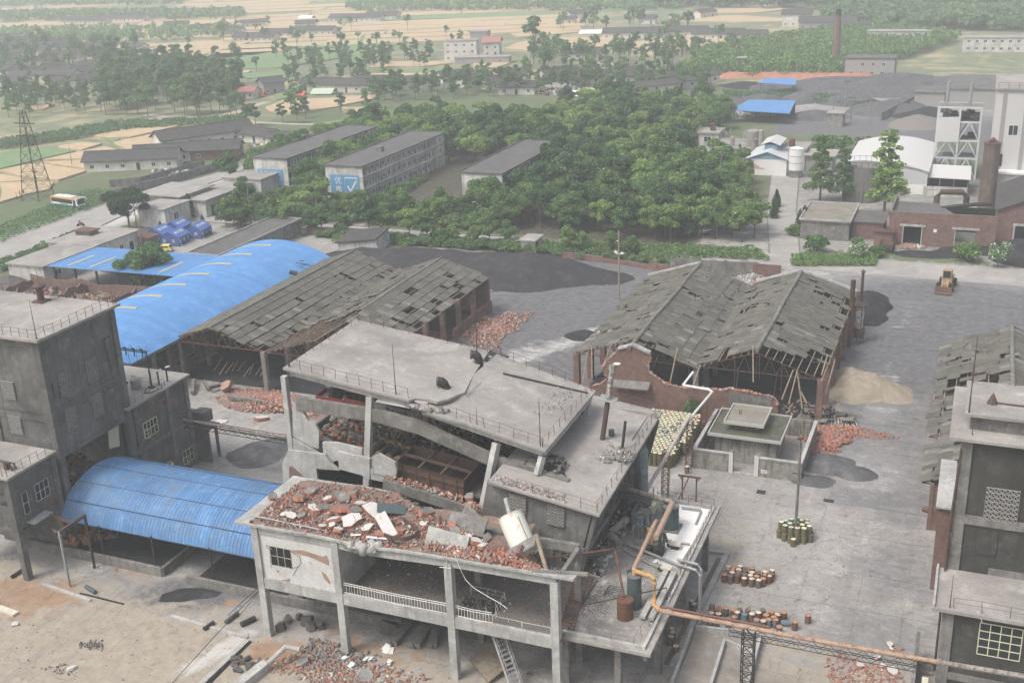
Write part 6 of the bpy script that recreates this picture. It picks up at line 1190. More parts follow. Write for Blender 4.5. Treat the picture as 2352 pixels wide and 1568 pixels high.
def heapfield(name,label,lobes,mat,cat='heap',step=None,rough=.1,group=None,kind=None):
 x0=min(l[0]-l[2]*1.3 for l in lobes);x1=max(l[0]+l[2]*1.3 for l in lobes);y0=min(l[1]-l[2]*1.3 for l in lobes);y1=max(l[1]+l[2]*1.3 for l in lobes)
 step=step or max(.25,(x1-x0)/70);xs=np.arange(x0,x1,step);ys=np.arange(y0,y1,step);X,Y=np.meshgrid(xs,ys);ph=RNG.uniform(0,6,4)
 Z=np.zeros(X.shape);jx=.14*np.sin(X/lobes[0][2]*3.1+ph[0])+.1*np.sin(Y/lobes[0][2]*5.3+ph[1]);acc=np.zeros(X.shape)
 for l in lobes:
  r=np.hypot((X-l[0])/l[2],(Y-l[1])/(l[2]*(l[4]if len(l)>4 else 1)))*(1+jx*.7);h=l[3]*np.clip(1-r,0,1)**.95;h=np.minimum(h,l[3]*.93);acc+=np.clip(h,0,None)**3
 Z=acc**(1/3);Z=Z*(1+rough*.5*np.sin(X*2.1/step*.35+ph[2])*np.cos(Y*1.7/step*.35))+np.where(Z>.05,RNG.normal(0,.1*step,X.shape),0);Z=np.where(Z>.02,Z,-.04)
 nx=len(xs);i=(np.arange(nx-1)[None]+nx*np.arange(len(ys)-1)[:,None]).ravel();q=np.stack([i,i+1,i+nx+1,i+nx],1);zf=Z.ravel();keep=(zf[q]>0).any(1);q=q[keep]
 used,inv=np.unique(q,return_inverse=True);cx,cy=lobes[0][0],lobes[0][1]
 V=np.stack([X.ravel()[used]-cx,Y.ravel()[used]-cy,zf[used]],1);me=fast_mesh(name,V,inv.reshape(q.shape),M[mat]);me.polygons.foreach_set('use_smooth',[True]*len(me.polygons))
 o=obj(name,me,None,(cx,cy,0));tag(o,label,cat,group,kind);return o
M['pipeyellow2']=rusty('orange_rusty_pipe',srgb(172,140,112),rust=srgb(126,98,80),amt=.35);M['redrust']=rusty('red_brown_pipe',srgb(128,82,70),amt=.3);M['pipepink']=rusty('pale_pinkish_pipe',srgb(186,172,162),rust=srgb(140,120,108),amt=.2);M['pipewhite']=plain('shiny_white_cladding',srgb(214,214,212),.35,var=.1)
M['greysand']=grimy('grey_sand',srgb(158,152,143),srgb(136,130,122),srgb(172,167,160),.6,amount=.5);M['stainwall']=grimy('black_stained_wall',srgb(168,166,158),srgb(100,98,92),srgb(190,188,182),.6,streak=.9,amount=.9)
M['mossroof']=grimy('mossy_grey_roof',srgb(104,104,96),srgb(80,84,70),srgb(148,142,134),.45,amount=.7,dirt2=srgb(112,112,62));M['mossroof2']=grimy('pale_roof_moss_edge',srgb(156,150,142),srgb(128,124,114),None,.5,amount=.4,dirt2=srgb(120,118,58))
M['ribrim']=plain('ribbed_pale_rim',srgb(176,174,168),.9,var=.3,scale=9);M['tilewhite']=plain('white_wall_tile',srgb(212,210,204),.5,var=.08);M['brickred']=plain('fresh_red_brick',srgb(164,108,88),.95,var=.3,scale=2.4)
yard()
# ------------------------------------------------------------------ right hand tower
def right_tower():
 t=thing('dark_tower','dark grey concrete tower at right edge with block vent and stepped flat roofs','building',(7,93,0));X=18
 m=MB();m.box(-.05,X,88.5,99.5,22.0,22.25);m.build('roof_slab',M['roofcon'],t);m=MB();m.box(.9,X,89.9,97.2,23.6,23.85);m.build('roof_slab',M['roofcon'],t)
 m=MB();m.box(1.4,X,90.6,96.6,22.25,23.6);m.build('wall',M['con'],t);m=MB();m.box(1.1,X,89.3,98.8,9.9,22.0);m.build('wall',M['condark2'],t)
 m=MB();m.box(.95,1.75,89.12,89.3,9.9,22);m.box(1.75,X,89.15,89.3,14.4,15.2);m.box(.9,1.1,89.2,90,9.9,22);m.box(4.0,X,89.2,89.3,10.0,10.6);m.build('frame',M['con'],t)
 m=MB();m.box(2.9,4.4,89.2,89.296,11.8,13.9);m.build('blind_panel',M['condark2'],t)
 p=PY(b4(2068,440),89.3);vent(t,'-y',(p.x,89.3,p.z),6,7,.42)
 m=MB();m.box(0,X,82.8,89.2,9.72,10.0);m.build('balcony_slab',M['roofcon'],t);m=MB();m.box(.05,.2,82.9,89.2,10,10.3);m.build('kerb',M['conlight'],t)
 m=MB();m.box(1.1,X,83.6,98.8,0,9.72);m.build('wall',M['condark2'],t);m=MB();m.box(.8,1.7,83.4,83.6,0,9.72);m.box(1.7,X,83.45,83.6,3.2,3.8);m.build('frame',M['con'],t)
 p=PY(b4(2025,1365),83.5);window(t,'-y',(p.x,83.58,p.z),3.1,2.9,4,4,'cream');m=MB();m.beam((p.x-.3,83.3,p.z+4.0),(p.x+.1,83.3,p.z+3.1),.08);m.build('hood_strip',M['white'],t)
 railing(t,[(1.6,83.2,10),(X,83.2,10)],1.0,2.1,.028);rod(t,(1.3,83.2,10),3.0,.05);rod(t,(1.2,90.2,23.85),5.2,.07);rod(t,(1.3,96.8,23.85),4.2,.07);railing(t,[(1.3,96.9,23.85),(X,96.9,23.85)],.9,3.2,.025);rod(t,(1.6,89.4,22.25),1.5,.04)
 m=MB();m.tube([(3.0,92.6,23.95),(8,92.3,24.0)],.07,6);m.lathe((2.9,92.6,23.85),[(.45,0),(.05,.9)],8);m.build('fallen_pipe',M['steelrust'],t)
 m=MB()
 for y,r in((88.9,.1),(89.2,.07),(88.6,.06)):m.tube([(.7,y,.2),(.7,y,14.5),(.95,y+.5,21)],r,8)
 m.build('downpipe',M['steelrust'],t)
 s=thing('yard_wall_stub','grey concrete wall edge with cream door beside the right tower foot','wall',(-.3,84,0));m=MB();m.box(-1.0,-.7,79.8,89.8,0,3.0);m.build('wall',M['con'],s);m=MB();m.box(-.2,.3,80.5,84,0,2.6);m.build('door',M['cream2'],s)
 chunk_thing(Vector((-.2,80.8,1.2)),1.7,'whitechip','tall white broken wall piece at the foot of the right tower',(1.2,.2,.3))
M['condark2']=grimy('dark_brown_grey_render',srgb(92,91,87),srgb(66,65,62),srgb(112,111,107),.25,streak=.4,amount=.6)
right_tower()
# ------------------------------------------------------------------ sheds with corrugated sheet roofs
def sheet_meshes(L,w):
 out=[]
 for v in range(3):
  mb=MB();n=8;vs=[]
  for x in(0,L):
   for k in range(n+1):vs.append((x,-w/2+w*k/n,.035 if k%2 else 0))
  mb.add(vs,[(k,n+1+k,n+2+k,k+1)for k in range(n)])
  a=mb.n;mb.add([(0,-w/2,-.02),(L,-w/2,-.02),(L,w/2,-.02),(0,w/2,-.02)],[(0,3,2,1)]);
  mb.f+=[(0,a,a+3,n),(n+1,2*n+1,a+2,a+1),(0,n+1,a+1,a),(n,a+3,a+2,2*n+1)];mb.m+=[0]*4
  out.append(mb.mesh('roof_sheet',M['sheet' if v<2 else 'sheetlight']))
 return out
def gable_slopes(parent,slopes,y0f,y1,holes,w=.92,miss=.035,jit=.02,rows=5,sag=None,messy=None):
 """slopes: (xe, ze, xr, zr) eave to ridge"""
 allx=[];meshes=None
 for si,(xe,ze,xr,zr_)in enumerate(slopes):
  d=Vector((xr-xe,0,zr_-ze));L=d.length;ang=math.atan2(zr_-ze,abs(xr-xe));rl=L/rows+.12
  if meshes is None:meshes=sheet_meshes(rl,w+.04)
  s_=1 if xr>xe else-1
  for r in range(rows):
   f=r/rows;y=y0f(si,f)
   while y<y1:
    yc=y+w/2;px=xe+d.x*f;pz=ze+d.z*f+.012*r
    if sag:pz+=sag(px,yc)
    hole=random.random()<miss or any(math.hypot((px+d.x/rows/2-h[0])/h[2],(yc-h[1])/h[3])<1 for h in holes)
    if r==0 and random.random()<miss*2.5:hole=True
    if not hole:
     j=jit*(6 if random.random()<.06 else 1)
     if messy:j*=messy(px,yc)
     M_=Matrix.Translation((px,yc,pz+.02+abs(random.gauss(0,j*.6))))@Matrix.Rotation(0 if s_>0 else math.pi,4,'Z')@Matrix.Rotation(-ang+random.gauss(0,j*.35),4,'Y')@Matrix.Rotation(random.gauss(0,j*.5),4,'Z')@Matrix.Rotation(random.gauss(0,j*.6)+.02,4,'X')@Matrix.Translation((-.06+random.gauss(0,j*1.5),0,0))
     allx.append((random.choices((0,1,2),(5,5,.5 if not messy else.9))[0],M_))
    y+=w
 pieces('roof_sheet',meshes,allx,parent)
def purlins(parent,slopes,y0,y1,mat='wood',step=1.25,sag=None):
 for xe,ze,xr,zr_ in slopes:
  n=int(math.hypot(xr-xe,zr_-ze)/step)
  for k in range(n+1):
   f=(k+.15)/(n+.3);x=xe+(xr-xe)*f;z=ze+(zr_-ze)*f-.2;a=random.uniform(-.5,.2)
   m=MB();Y_=[y0+a+(y1+.3-y0-a)*q/10 for q in range(11)];[m.beam((x,u,z+(sag(x,u)if sag else 0)),(x,v,z+(sag(x,v)if sag else 0)),.09,.12)for u,v in zip(Y_[:-1],Y_[1:])];m.build('purlin',M[mat],parent)
def truss(parent,y,xl,xr_,ze,xm,zm,mat='steelrust'):
 m=MB();zc=ze-.15;m.beam((xl,y,zc),(xr_,y,zc),.1,.1);m.beam((xl,y,zc),(xm,y,zm-.2),.1);m.beam((xm,y,zm-.2),(xr_,y,zc),.1)
 n=5
 for s_,xa in((0,xl),(1,xr_)):
  prev=Vector((xa,y,zc))
  for k in range(1,n):
   f=k/n;top=Vector((xa+(xm-xa)*f,y,zc+(zm-.2-zc)*f));bot=Vector((xa+(xm-xa)*(f-.5/n),y,zc));m.beam(bot,top,.07);m.beam(top,Vector((xa+(xm-xa)*(f+.5/n),y,zc)),.07)
 m.beam((xm,y,zm-.2),(xm,y,zc),.07);m.build('truss',M[mat],parent)
def ridgecap(parent,pts,mat='sheetlight',r=.26):
 for a,b in zip(pts[:-1],pts[1:]):
  m=MB();m.tube([a,b],r,8);m.build('ridge_cap',M[mat],parent)
def left_shed():
 t=thing('twin_gable_shed','large ruined twin gabled shed with grey corrugated roofs beside the big blue roof','shed',(-91,146,0))
 E0,R0,V0,R1,E1=(-107.6,6.5),(-100.2,8.9),(-91.6,6.2),(-83.0,8.9),(-74.2,6.3)
 sl=[(E0[0],E0[1],R0[0],R0[1]),(V0[0],V0[1],R0[0],R0[1]),(V0[0],V0[1],R1[0],R1[1]),(E1[0],E1[1],R1[0],R1[1])]
 def sag(x,y):
  s_=-.35*math.exp(-((x+91)/3.5)**2)*(.5+.5*math.sin(y*.16-20));return s_-.25*math.exp(-((x+83)/3)**2-((y-140)/9)**2)
 y0f=lambda si,f:(124.9,124.9,131+8*f if f<.8 else 139,133.5)[si]+(random.uniform(-.2,.4))
 holes=[(-97.3,146.8,.5,.6),(-97.5,152,.6,.9),(-96.2,131,.5,.6),(-96,156.5,1.1,.5),(-95.4,163.6,1.3,.6),(-94.7,151.4,.7,.6),(-80.6,150.5,.9,1.2),(-78.2,144.2,.5,2.2),(-76.8,139.5,1.1,.7),(-78,156,.4,.6),(-76.2,158.6,.6,1.0),(-75,162.8,1.0,.8),(-79.5,161,.6,.5),(-76,150.2,.9,1.0),(-74.6,155,.8,1.6),(-75,147,.7,1.0),(-74.6,141,.9,1.4),(-88.5,136,1.5,3.5),(-87,143,.7,2.4),(-90,133,1.6,3),(-84.5,148,.5,3),(-76.2,135,1.8,2.2),(-92.2,126.2,.6,.9),(-94,125.2,.7,.5),(-96,125.1,.7,.5),(-98,125.1,.7,.5)]
 gable_slopes(t,sl,y0f,166.4,holes,miss=.008,jit=.012,rows=6,sag=sag,messy=lambda x,y:7 if(abs(x+88.6)<3.8)else 1)
 purlins(t,sl,125,166,sag=sag,step=1.1)
 ridgecap(t,[(-100.2,125+8.3*k,8.98+sag(-100.2,125+8.3*k))for k in range(6)]);ridgecap(t,[(-83,139+5.5*k,9.0+sag(-83,139+5.5*k))for k in range(6)],'sheetlight',.16)
 for k in range(8):
  y=125.2+5.8*k;truss(t,y,-108.5,-91.6,6.3,-100.2,8.8);truss(t,y,-91.6,-74.3,6.2,-83,8.7)
  m=MB();m.box(-91.95,-91.25,y-.35,y+.35,0,6.1);m.build('column',M['con'],t)
  if k>0:m=MB();m.box(-74.9,-74.2,y-.35,y+.35,1.6,6.2);m.build('brick_pier',M['brick'],t)
  m=MB();m.box(-108.6,-107.9,y-.4,y+.4,0,6.1);m.build('brick_pier',M['brick'],t)
 for a,b in((133,148.6),(152,167)):m=MB();m.box(-74.75,-74.3,a,b,0,1.9);m.build('dwarf_wall',M['brick'],t)
 [(lambda m:(m.box(*b),m.build('rear_wall',M['brick'],t)))(MB())for b in((-108.2,-107.7,125.5,131,0,2),(-108.4,-75,166.3,166.6,0,6))]
 m=MB();m.box(-108,-75,126,166,.03,.09);struct('coal_floor',m,M['coal'])
 heapfield('rubble_dust','crushed brick dust under the long brick bank',[(-92,121.6,6,.9,.5),(-86,121.8,6,1.1,.5),(-80,122,6,.8,.5)],'dust',kind='stuff')
 debris(None,'rubble',lambda u,v:disc(-86.5,121.6,11.5,3.3,lambda x,y:.1+1.1*np.clip(1-((x+86)/10)**2-((y-121.5)/3)**2,0,1)*.8,.8,-.05)(u,v),6500,(.05,.24),('brickchip','brickred','brickchip2','graychip'),(5,3,3,2),'long bank of fallen brick before the ruined twin gabled shed',power=2.2)
 debris(None,'rubble',disc(-70.5,158.5,4.5,9,lambda x,y:.08+.2*np.clip(1-((x+72)/4)**2-((y-158)/8)**2,0,1),.8),2600,(.05,.25),('brickchip','brickchip2','graychip'),(5,3,2),'brick spill beyond the right side of the twin gabled shed',power=2.2)
 for k,(D0,D1,lb)in enumerate([((1330,1050),(1320,1140),'grey concrete post leaning at the left of the brick bank'),((1400,1060),(1430,1110),'short grey beam lying left of the brick bank'),((1430,1105),(1580,1070),'long dark beam lying across the rear of the brick bank'),((1570,1170),(1960,1225),'dark broken beam lying along the front of the brick bank')]):
  a,b=Vector(G(*m1(*D0),.9)),Vector(G(*m1(*D1),.5));m=MB();m.beam(a,b,.5,.45);tag(m.build('fallen_beam',M['con']),lb,'beam')
 chunk_thing(Vector(G(*m1(1555,1090),1.0)),2.4,'oldbrick','large tilted brick slab standing out of the brick bank',(.5,-.6,.5),'brickchip')
 chunk_thing(Vector(G(*m1(1800,1315),.3)),1.9,'whitechip','white topped stack of bricks lying alone on the yard',(0,.05,.4));chunk_thing(Vector(G(*m1(1520,1340),.08)),2.1,'whitechip','flat white smear of plaster on the yard before the brick bank',(0,0,.1),None,thick=.05)
 for k in range(9):
  D=(1470+40*k+random.uniform(-10,10),1010+random.uniform(-25,25));a=Vector(G(*m1(*D),.6));m=MB();m.beam(a,a+Vector((random.uniform(-.3,.3),random.uniform(1.4,2.6),random.uniform(.5,1.4))),.12);tag(m.build('timber',M['wood']),'splintered timber sticking up inside the front of the left shed','timber','splintered timbers at the mouth of the left shed')
 for k,(D,s)in enumerate([((850,675),2.2),((890,715),2.4),((1000,440),1.6)]):p=Vector(G(*m2(*D),.2));m=MB();m.obox((0,0,0),(s,1.1,.06),(R(4),R(5),0));o=m.build('loose_sheet',M['sheetlight']);o.location=p;o.rotation_euler[2]=random.uniform(-.6,.6);tag(o,['pale roof sheet fallen beside the shed pier, rear one','pale roof sheet fallen beside the shed pier, front one','pale fallen sheet at the rear corner of the left shed'][k],'sheet')
 heapfield('coal_heap','low black spill of coal beside the left shed wall',[(-69.5,148.4,3.4,.5,.5),(-66,147.6,3,.3,.5)],'coal')
def right_shed():
 t=thing('twin_gable_shed','large battered twin gabled shed with grey corrugated roofs right of the yard pole','shed',(-32,155,0))
 E0,R0,V0,R1,E1=(-48.9,6.3),(-40.1,9.1),(-32.0,6.3),(-24.1,9.1),(-15.6,6.3)
 sl=[(E0[0],E0[1],R0[0],R0[1]),(V0[0],V0[1],R0[0],R0[1]),(V0[0],V0[1],R1[0],R1[1]),(E1[0],E1[1],R1[0],R1[1])]
 def sag(x,y):return.12*math.sin(y*.31+x*.15)-.18*math.exp(-((x+31.8)/2)**2)
 y0f=lambda si,f:(137.4,134.6+2.0*(1-f),137.6,142.5-4.0*f)[si]+random.uniform(-.35,.35)
 holes=[(-36.5,159.5,.6,.8),(-34.9,161,.6,1.2),(-35.5,154.6,.8,.8),(-38.5,137.3,1.2,1.0),(-28.4,139.4,.7,1.9),(-27.8,150.2,.6,.7),(-29.8,158.5,.5,.7),(-28.5,160,.5,.6),(-17.4,144,1.3,1.3),(-16.2,146.8,.9,1.3),(-19.3,140.8,1.2,.8),(-17.3,141.2,.6,1.6),(-45.9,144.4,1,.9),(-44.3,155,.5,1.3),(-46,160,.6,1.0),(-41.2,168,.9,1.0),(-38.6,173,1.2,1.2),(-44.6,172.6,3.0,.8),(-16.0,163.6,.9,1.4),(-16.2,156,.7,.7),(-18,165.5,.8,.5),(-19,168,.6,.7),(-20.6,167.6,.5,.5),(-16.6,168.5,1.0,1.2),(-17.4,154,.6,.6),(-37.6,135.3,1.2,1.4),(-35.9,136.4,1.0,.9)]
 gable_slopes(t,sl,y0f,173.4,holes,miss=.014,jit=.022,rows=6,sag=sag,messy=lambda x,y:2.4 if x<-42 else 1.4)
 purlins(t,sl,137.2,173,sag=sag,step=1.0)
 ridgecap(t,[(-40.1,133.6+6.65*k,9.2+sag(-40.1,133.6+6.65*k))for k in range(7)],r=.3);ridgecap(t,[(-24.1,137+6.1*k,9.2+sag(-24.1,137+6.1*k))for k in range(7)],r=.3)
 for k in range(7):
  y=137.4+5.85*k;truss(t,y,-48.8,-32,6.2,-40.1,9.0);truss(t,y,-32,-15.8,6.2,-24.1,9.0)
  m=MB();m.box(-32.35,-31.65,y-.35,y+.35,0,6.1);m.build('column',M['con'],t)
  for x in(-48.7,-15.9):m=MB();m.box(x-.4,x+.4,y-.4,y+.4,0,6.1);m.build('brick_pier',M['brick'],t)
 m=MB();m.beam((-48.8,173.6,6.6),(-40.1,173.6,9.4),.5,.3);m.build('gable_coping',M['conlight'],t)
 m=MB();m.beam((-31,173.6,7.0),(-24.1,173.6,9.4),.5,.3);m.beam((-24.1,173.6,9.4),(-15.6,173.6,6.7),.5,.3);m.build('gable_coping',M['conlight'],t)
 m=MB();m.wallxz([(-31.6,0),(-16,0),(-16,6.2),(-24.1,9.1),(-31.6,6.4)][::1],173.5,173.7);m.wallxz([(-48.6,0),(-41,0),(-40.4,8.2),(-48.6,6)],173.5,173.7);m.build('rear_wall',M['brick'],t)
 Y=133.9
 out=[(150,1000),(260,975),(310,925),(285,905),(270,860),(300,800),(345,765),(390,715),(500,688),(620,755),(625,800),(608,830),(615,880),(640,905),(680,930),(720,965),(780,985),(850,1000),(900,1012),(960,1005),(1090,1012),(1150,1022),(1210,1010),(1290,1025),(1350,1032),(1420,1050),(1530,1068),(1560,1100),(1575,1140)]
 q=[PY(d1(*p),Y)for p in out];pts=[(p.x,p.z)for p in q];x_l,x_r=pts[0][0],pts[-1][0]
 m=MB();m.wallxz([(x_l,0)]+[(x_r,0)]+pts[::-1],Y,Y+.4);m.build('front_wall',M['brick'],t)
 m=MB()
 for a,b in zip(q[8:12:1],q[9:12:1]):pass
 m.beam(PY(d1(385,712),Y-.05)+Vector((0,.2,0)),PY(d1(495,685),Y-.05)+Vector((0,.2,0)),.7,.28);m.beam(PY(d1(495,685),Y-.05)+Vector((0,.2,0)),PY(d1(622,745),Y-.05)+Vector((0,.2,0)),.7,.28);m.build('gable_coping',M['conlight'],t)
 debris(t,'wall_crumbs',lambda u,v:(np.interp(u*(len(pts)-1),range(len(pts)),[p[0]for p in pts]),Y+.4*v,np.interp(u*(len(pts)-1),range(len(pts)),[p[1]for p in pts])-.05),700,(.06,.2),('brickchip','brickchip2','graychip'),(4,3,1))
 a,b=PY(d1(345,955),133.2),PY(d1(620,975),133.2);m=MB();m.slab([(a.x,132.4,a.z-.4),(b.x,132.4,b.z-.5),(b.x,Y,b.z),(a.x,Y,a.z)],.18);m.build('canopy',M['con'],t)
 a,b=PY(d1(1215,1040),Y-.03),PY(d1(1525,1110),Y-.03);m=MB();m.box(a.x,b.x,Y-.04,Y-.001,b.z-1.2,a.z);m.build('render_patch',M['con'],t)
 m=MB();m.box(-48,-16,138,173,.03,.09);struct('coal_floor',m,M['coal'])
 PR=[((1690,870),(1605,1090),'timber prop leaning left in the right opening'),((1720,870),(1655,1125),'longer timber prop beside the leftmost leaning one'),((1720,890),(1757,1160),'timber prop leaning right from the same joint'),((1745,1030),(1790,1120),'short timber prop behind the right leaning one'),((2000,790),(1930,1055),'long timber prop outside the right corner of the shed'),((1000,830),(945,990),'timber prop at the middle column of the right shed'),((828,705),(772,965),'long pole standing in the left opening'),((190,690),(193,935),'pale prop at the left edge of the right shed'),((345,665),(268,865),'timber slanting down to the broken brick wall'),((1390,690),(1392,960),'grey pole hanging in the middle of the right opening'),((160,740),(118,990),'pale pole leaning on the left corner pier'),((1945,760),(1900,910),'timber brace under the right eave')]
 for a,b,lb in PR:
  p,q2=PY(d1(*a),136.6 if a[0]<1900 else 140),PY(d1(*b),135.4 if a[0]<1900 else 139);m=MB();m.beam(p,q2,.15);tag(m.build('prop',M['wood']),lb,'prop')
 for a,b in[((1255,770),(1253,1005)),((1283,850),(1265,1005)),((1440,740),(1438,940)),((1572,880),(1545,1065)),((1608,810),(1598,1030)),((695,740),(635,885)),((912,800),(910,925))]:
  p,q2=PY(d1(*a),137.2),PY(d1(*b),137.2);m=MB();m.beam(p,q2,.08);m.build('hanging_bar',M['steelrust'],t)
 for k in range(26):
  p=Vector((random.uniform(-19.5,-12.5),random.uniform(136.5,141.5),random.uniform(.2,.8)));m=MB();s_=random.uniform(1.4,2.4)
  ms=SHM[random.choice((0,1,2))];o=obj('fallen_sheet',ms,None,tuple(p));o.rotation_euler=(random.uniform(-.3,.3),random.uniform(-.35,.35),random.uniform(-1.2,.2));tag(o,'grey corrugated sheet fallen at the right front corner of the right shed','roof sheet','fallen sheets at the corner of the right shed')
 m=MB()
 for k in range(12):m.tube([(-15.5+.35*k,139.2+random.uniform(-.3,.3),.3),(-15.3+.4*k+random.uniform(-.2,.2),137.2+random.uniform(-.4,.4),.25)],.06,5)
 tag(m.build('white_strips',M['whitechip']),'fan of white broken strips on the fallen sheets','strips',kind='stuff')
 debris(None,'rubble',disc(-17.5,139.8,4.2,2.4,lambda x,y:.1+.5*np.clip(1-((x+17)/4)**2,0,1),.8),900,(.05,.3),('coal','graychip','brickchip'),(4,2,1),'dark debris piled in the right front corner of the right shed')
 debris(None,'rubble',lambda u,v:(-36+13*u,132.2+1.6*v,.1+0*u),900,(.05,.22),('brickchip','graychip'),(4,1),'brick crumbs along the foot of the broken front wall')
 g=thing('rusty_stack','rusty tall square stack against the right eave of the shed','chimney',(-12.9,147.5,0));p=Vector(G(*d1(2103,700)));m=MB();m.tube([p,p+Vector((0,0,10.6))],.36,12);m.build('stack',M['steelrust2'],g)
 g=thing('burner','rusty cone roofed burner with thin chimney beside the thicker stack','burner',(-11,148,0));p=Vector(G(*d1(2172,670)));m=MB();m.lathe(p,[(.75,1.0),(.9,2.2),(.9,2.3)],16);m.build('hopper',M['steelrust'],g)
 m=MB()
 for k in range(4):a=k*math.pi/2+.4;q2=p+Vector((math.cos(a)*.75,math.sin(a)*.75,0));m.tube([q2,q2+Vector((0,0,6.2))],.06,5)
 m.build('leg',M['steelrust2'],g);m=MB();m.lathe(p,[(.5,2.4),(.62,4.8),(.5,5.9)],14);m.build('white_core',M['peelwhite'],g);m=MB();m.lathe(p,[(1.15,6.1),(1.2,6.2),(.3,6.7)],18);m.build('roof',M['steelrust2'],g)
 m=MB();m.tube([p+Vector((0,0,6.6)),p+Vector((0,0,11.2))],.22,10);m.lathe(p,[(.4,11.3),(.02,11.7)],10);m.build('chimney',M['steelrust2'],g)
 heapfield('coal_heap','black coal heap behind the right shed eave',[(-15.2,186.5,4.6,2.6,1.6),(-13.6,180.5,2.8,1.3,1.3)],'coal');heapfield('coal_heap','small low black coal heap on the yard left of the right shed',[(-55.4,159.8,3.2,.8,.8)],'coal')
 heapfield('rubble_heap','grey stone rubble heap behind the right shed valley',[(-35,191.5,4.6,2.2),(-31.8,192,3.4,1.5),(-38.5,190.6,3.2,1.0)],'coallight')
 debris(None,'rubble',disc(-35,191,5.6,3.6,lambda x,y:.2+2.0*np.clip(1-np.hypot((x+35)/5.4,(y-191.5)/5.4),0,1),.7),1900,(.08,.42),('graychip','conlight','brickchip'),(5,3,.7),'broken grey stones covering the heap behind the right shed')
M['steelrust2']=rusty('dark_rusted_stack',srgb(74,60,54),rust=srgb(92,64,52),amt=.5)
SHM=sheet_meshes(1.7,.96)
left_shed();right_shed()
def far_right_shed():
 t=thing('corrugated_shed','grey corrugated shed with dark holes behind the right hand tower','shed',(4,135,0));sl=[(-2.5,5.5,6.2,8.9),(15,5.5,6.2,8.9)]
 holes=[(.2,140,.8,1.0),(1.0,141.5,.7,.6),(1.6,139.6,.9,.9),(3.8,137.6,.9,1.7),(4.4,134.2,.7,1.8),(-1.6,137.3,1.0,1.6),(-.6,137.0,.8,1.2),(2.4,149.6,.6,.6),(1.2,153,1.0,.6),(3.2,145,.5,.5),(6,146,.6,.6),(-1.8,124.5,.9,1.8)]
 gable_slopes(t,sl[:1],lambda s_,f:113.5+random.uniform(-.4,.4),156,holes,miss=.03,jit=.03,rows=6,messy=lambda x,y:1.8);gable_slopes(t,sl[1:],lambda s_,f:113.5,156,[],miss=.02,jit=.02,rows=5)
 purlins(t,sl,113.5,155.6);ridgecap(t,[(6.2,113.5+8.5*k,9.0)for k in range(6)]);m=MB();m.box(-1.4,-1.0,113.5,156,0,5.4);m.box(-1,14,155.6,156,0,5.2);m.box(-1.0,14,113.6,114,0,5.2);m.build('wall',M['brick'],t)
 for k in range(8):truss(t,114+5.9*k,-2.3,14.8,5.4,6.2,8.8)
 s=thing('lean_to','narrow pale lean-to roof between the right tower and the grey shed','lean-to',(.2,104,0));m=MB();m.slab([(-.6,101.5,9.2),(.9,101.5,9.2),(.9,112,9.2),(-.6,112,9.2)],.2);m.build('roof',M['conlight'],s);m=MB();m.box(-.4,.8,101.8,112,0,9);m.build('wall',M['brick'],s)
far_right_shed()
# ------------------------------------------------------------------ blue roofs
def blue_shed():
 t=thing('blue_arched_hall','big bright blue arched steel hall roof with tan skylight strips','hall',(-116,143,0));x0,x1,cy=-126.8,-105.9,0;W_=20.9;zc0,rise=6.7,2.7;Rad=(W_*W_/4+rise*rise)/(2*rise);cx,cz=(x0+x1)/2,zc0+rise-Rad;A0=math.asin(W_/2/Rad)
 y0,y1=112.5,168.3;n=56;w=(y1-y0)/n;seg=22
 def strip(a0,a1,dr,w_,seg,mat,ribs=3):
  mb=MB();ys=[(w_*k/(ribs*4),.045 if k%4 in(2,)else 0)for k in range(ribs*4+1)];vs=[]
  for i in range(seg+1):
   a=a0+(a1-a0)*i/seg
   for y,h in ys:vs.append((cx+(Rad+h+dr)*math.sin(a),y,cz+(Rad+h+dr)*math.cos(a)))
  m_=len(ys);mb.add(vs,[(i*m_+k,(i+1)*m_+k,(i+1)*m_+k+1,i*m_+k+1)for i in range(seg)for k in range(m_-1)]);return mb.mesh('roof_panel',M[mat])
 me=strip(-A0,A0,0,w+.01,seg,'blue');off=LOC[t]
 for i in range(n):obj('roof_panel',me,t,(-off[0],y0+w*i-off[1],0))
 sk=strip(-A0*.56,A0*.06,.06,1.0,12,'skylight',1);sk.name='skylight'
 for k in range(9):
  y=115.4+6.05*k;obj('skylight',sk,t,(-off[0],y-off[1],0))
 m=MB();a=[(cx+(Rad-.05)*math.sin(-A0+2*A0*i/20),cz+(Rad-.05)*math.cos(-A0+2*A0*i/20))for i in range(21)]
 m.wallxz([(p[0],p[1])for p in a][::-1]+[(x0,5.4),(x1,5.4)][::1],y0+.15,y0+.3);m.build('gable_panel',M['blue'],t)
 m=MB()
 for x in(x0+.3,x1-.3):m.beam((x,y0,6.4),(x,y1,6.4),.3,.3)
 m.build('gutter',M['con'],t)
 for k in range(10):m=MB();m.box(x1-.6,x1-.1,y0+.5+6*k,y0+1+6*k,0,6.3);m.box(x0+.1,x0+.6,y0+.5+6*k,y0+1+6*k,0,6.3);m.build('column',M['con'],t)
 m=MB();m.box(x0+.2,x0+.5,y0,y1,0,6);m.box(x0,x1,y1-.4,y1-.1,0,6.4);m.build('wall',M['brick'],t)
 m=MB()
 for D in[(2070,240),(2100,262),(2055,255),(2110,270)]:
  p=G(*m1(*D),8.0);m.obox((p[0],p[1],8.12),(random.uniform(.8,1.6),random.uniform(.3,.7),.05),(0,R(15),random.uniform(0,2)))
 p=G(*m1(2015,322),7.6);m.obox((p[0],p[1],7.7),(1.4,.9,.3),(.2,.3,.5));m.build('torn_patch',M['steeldark'],t)
blue_shed()
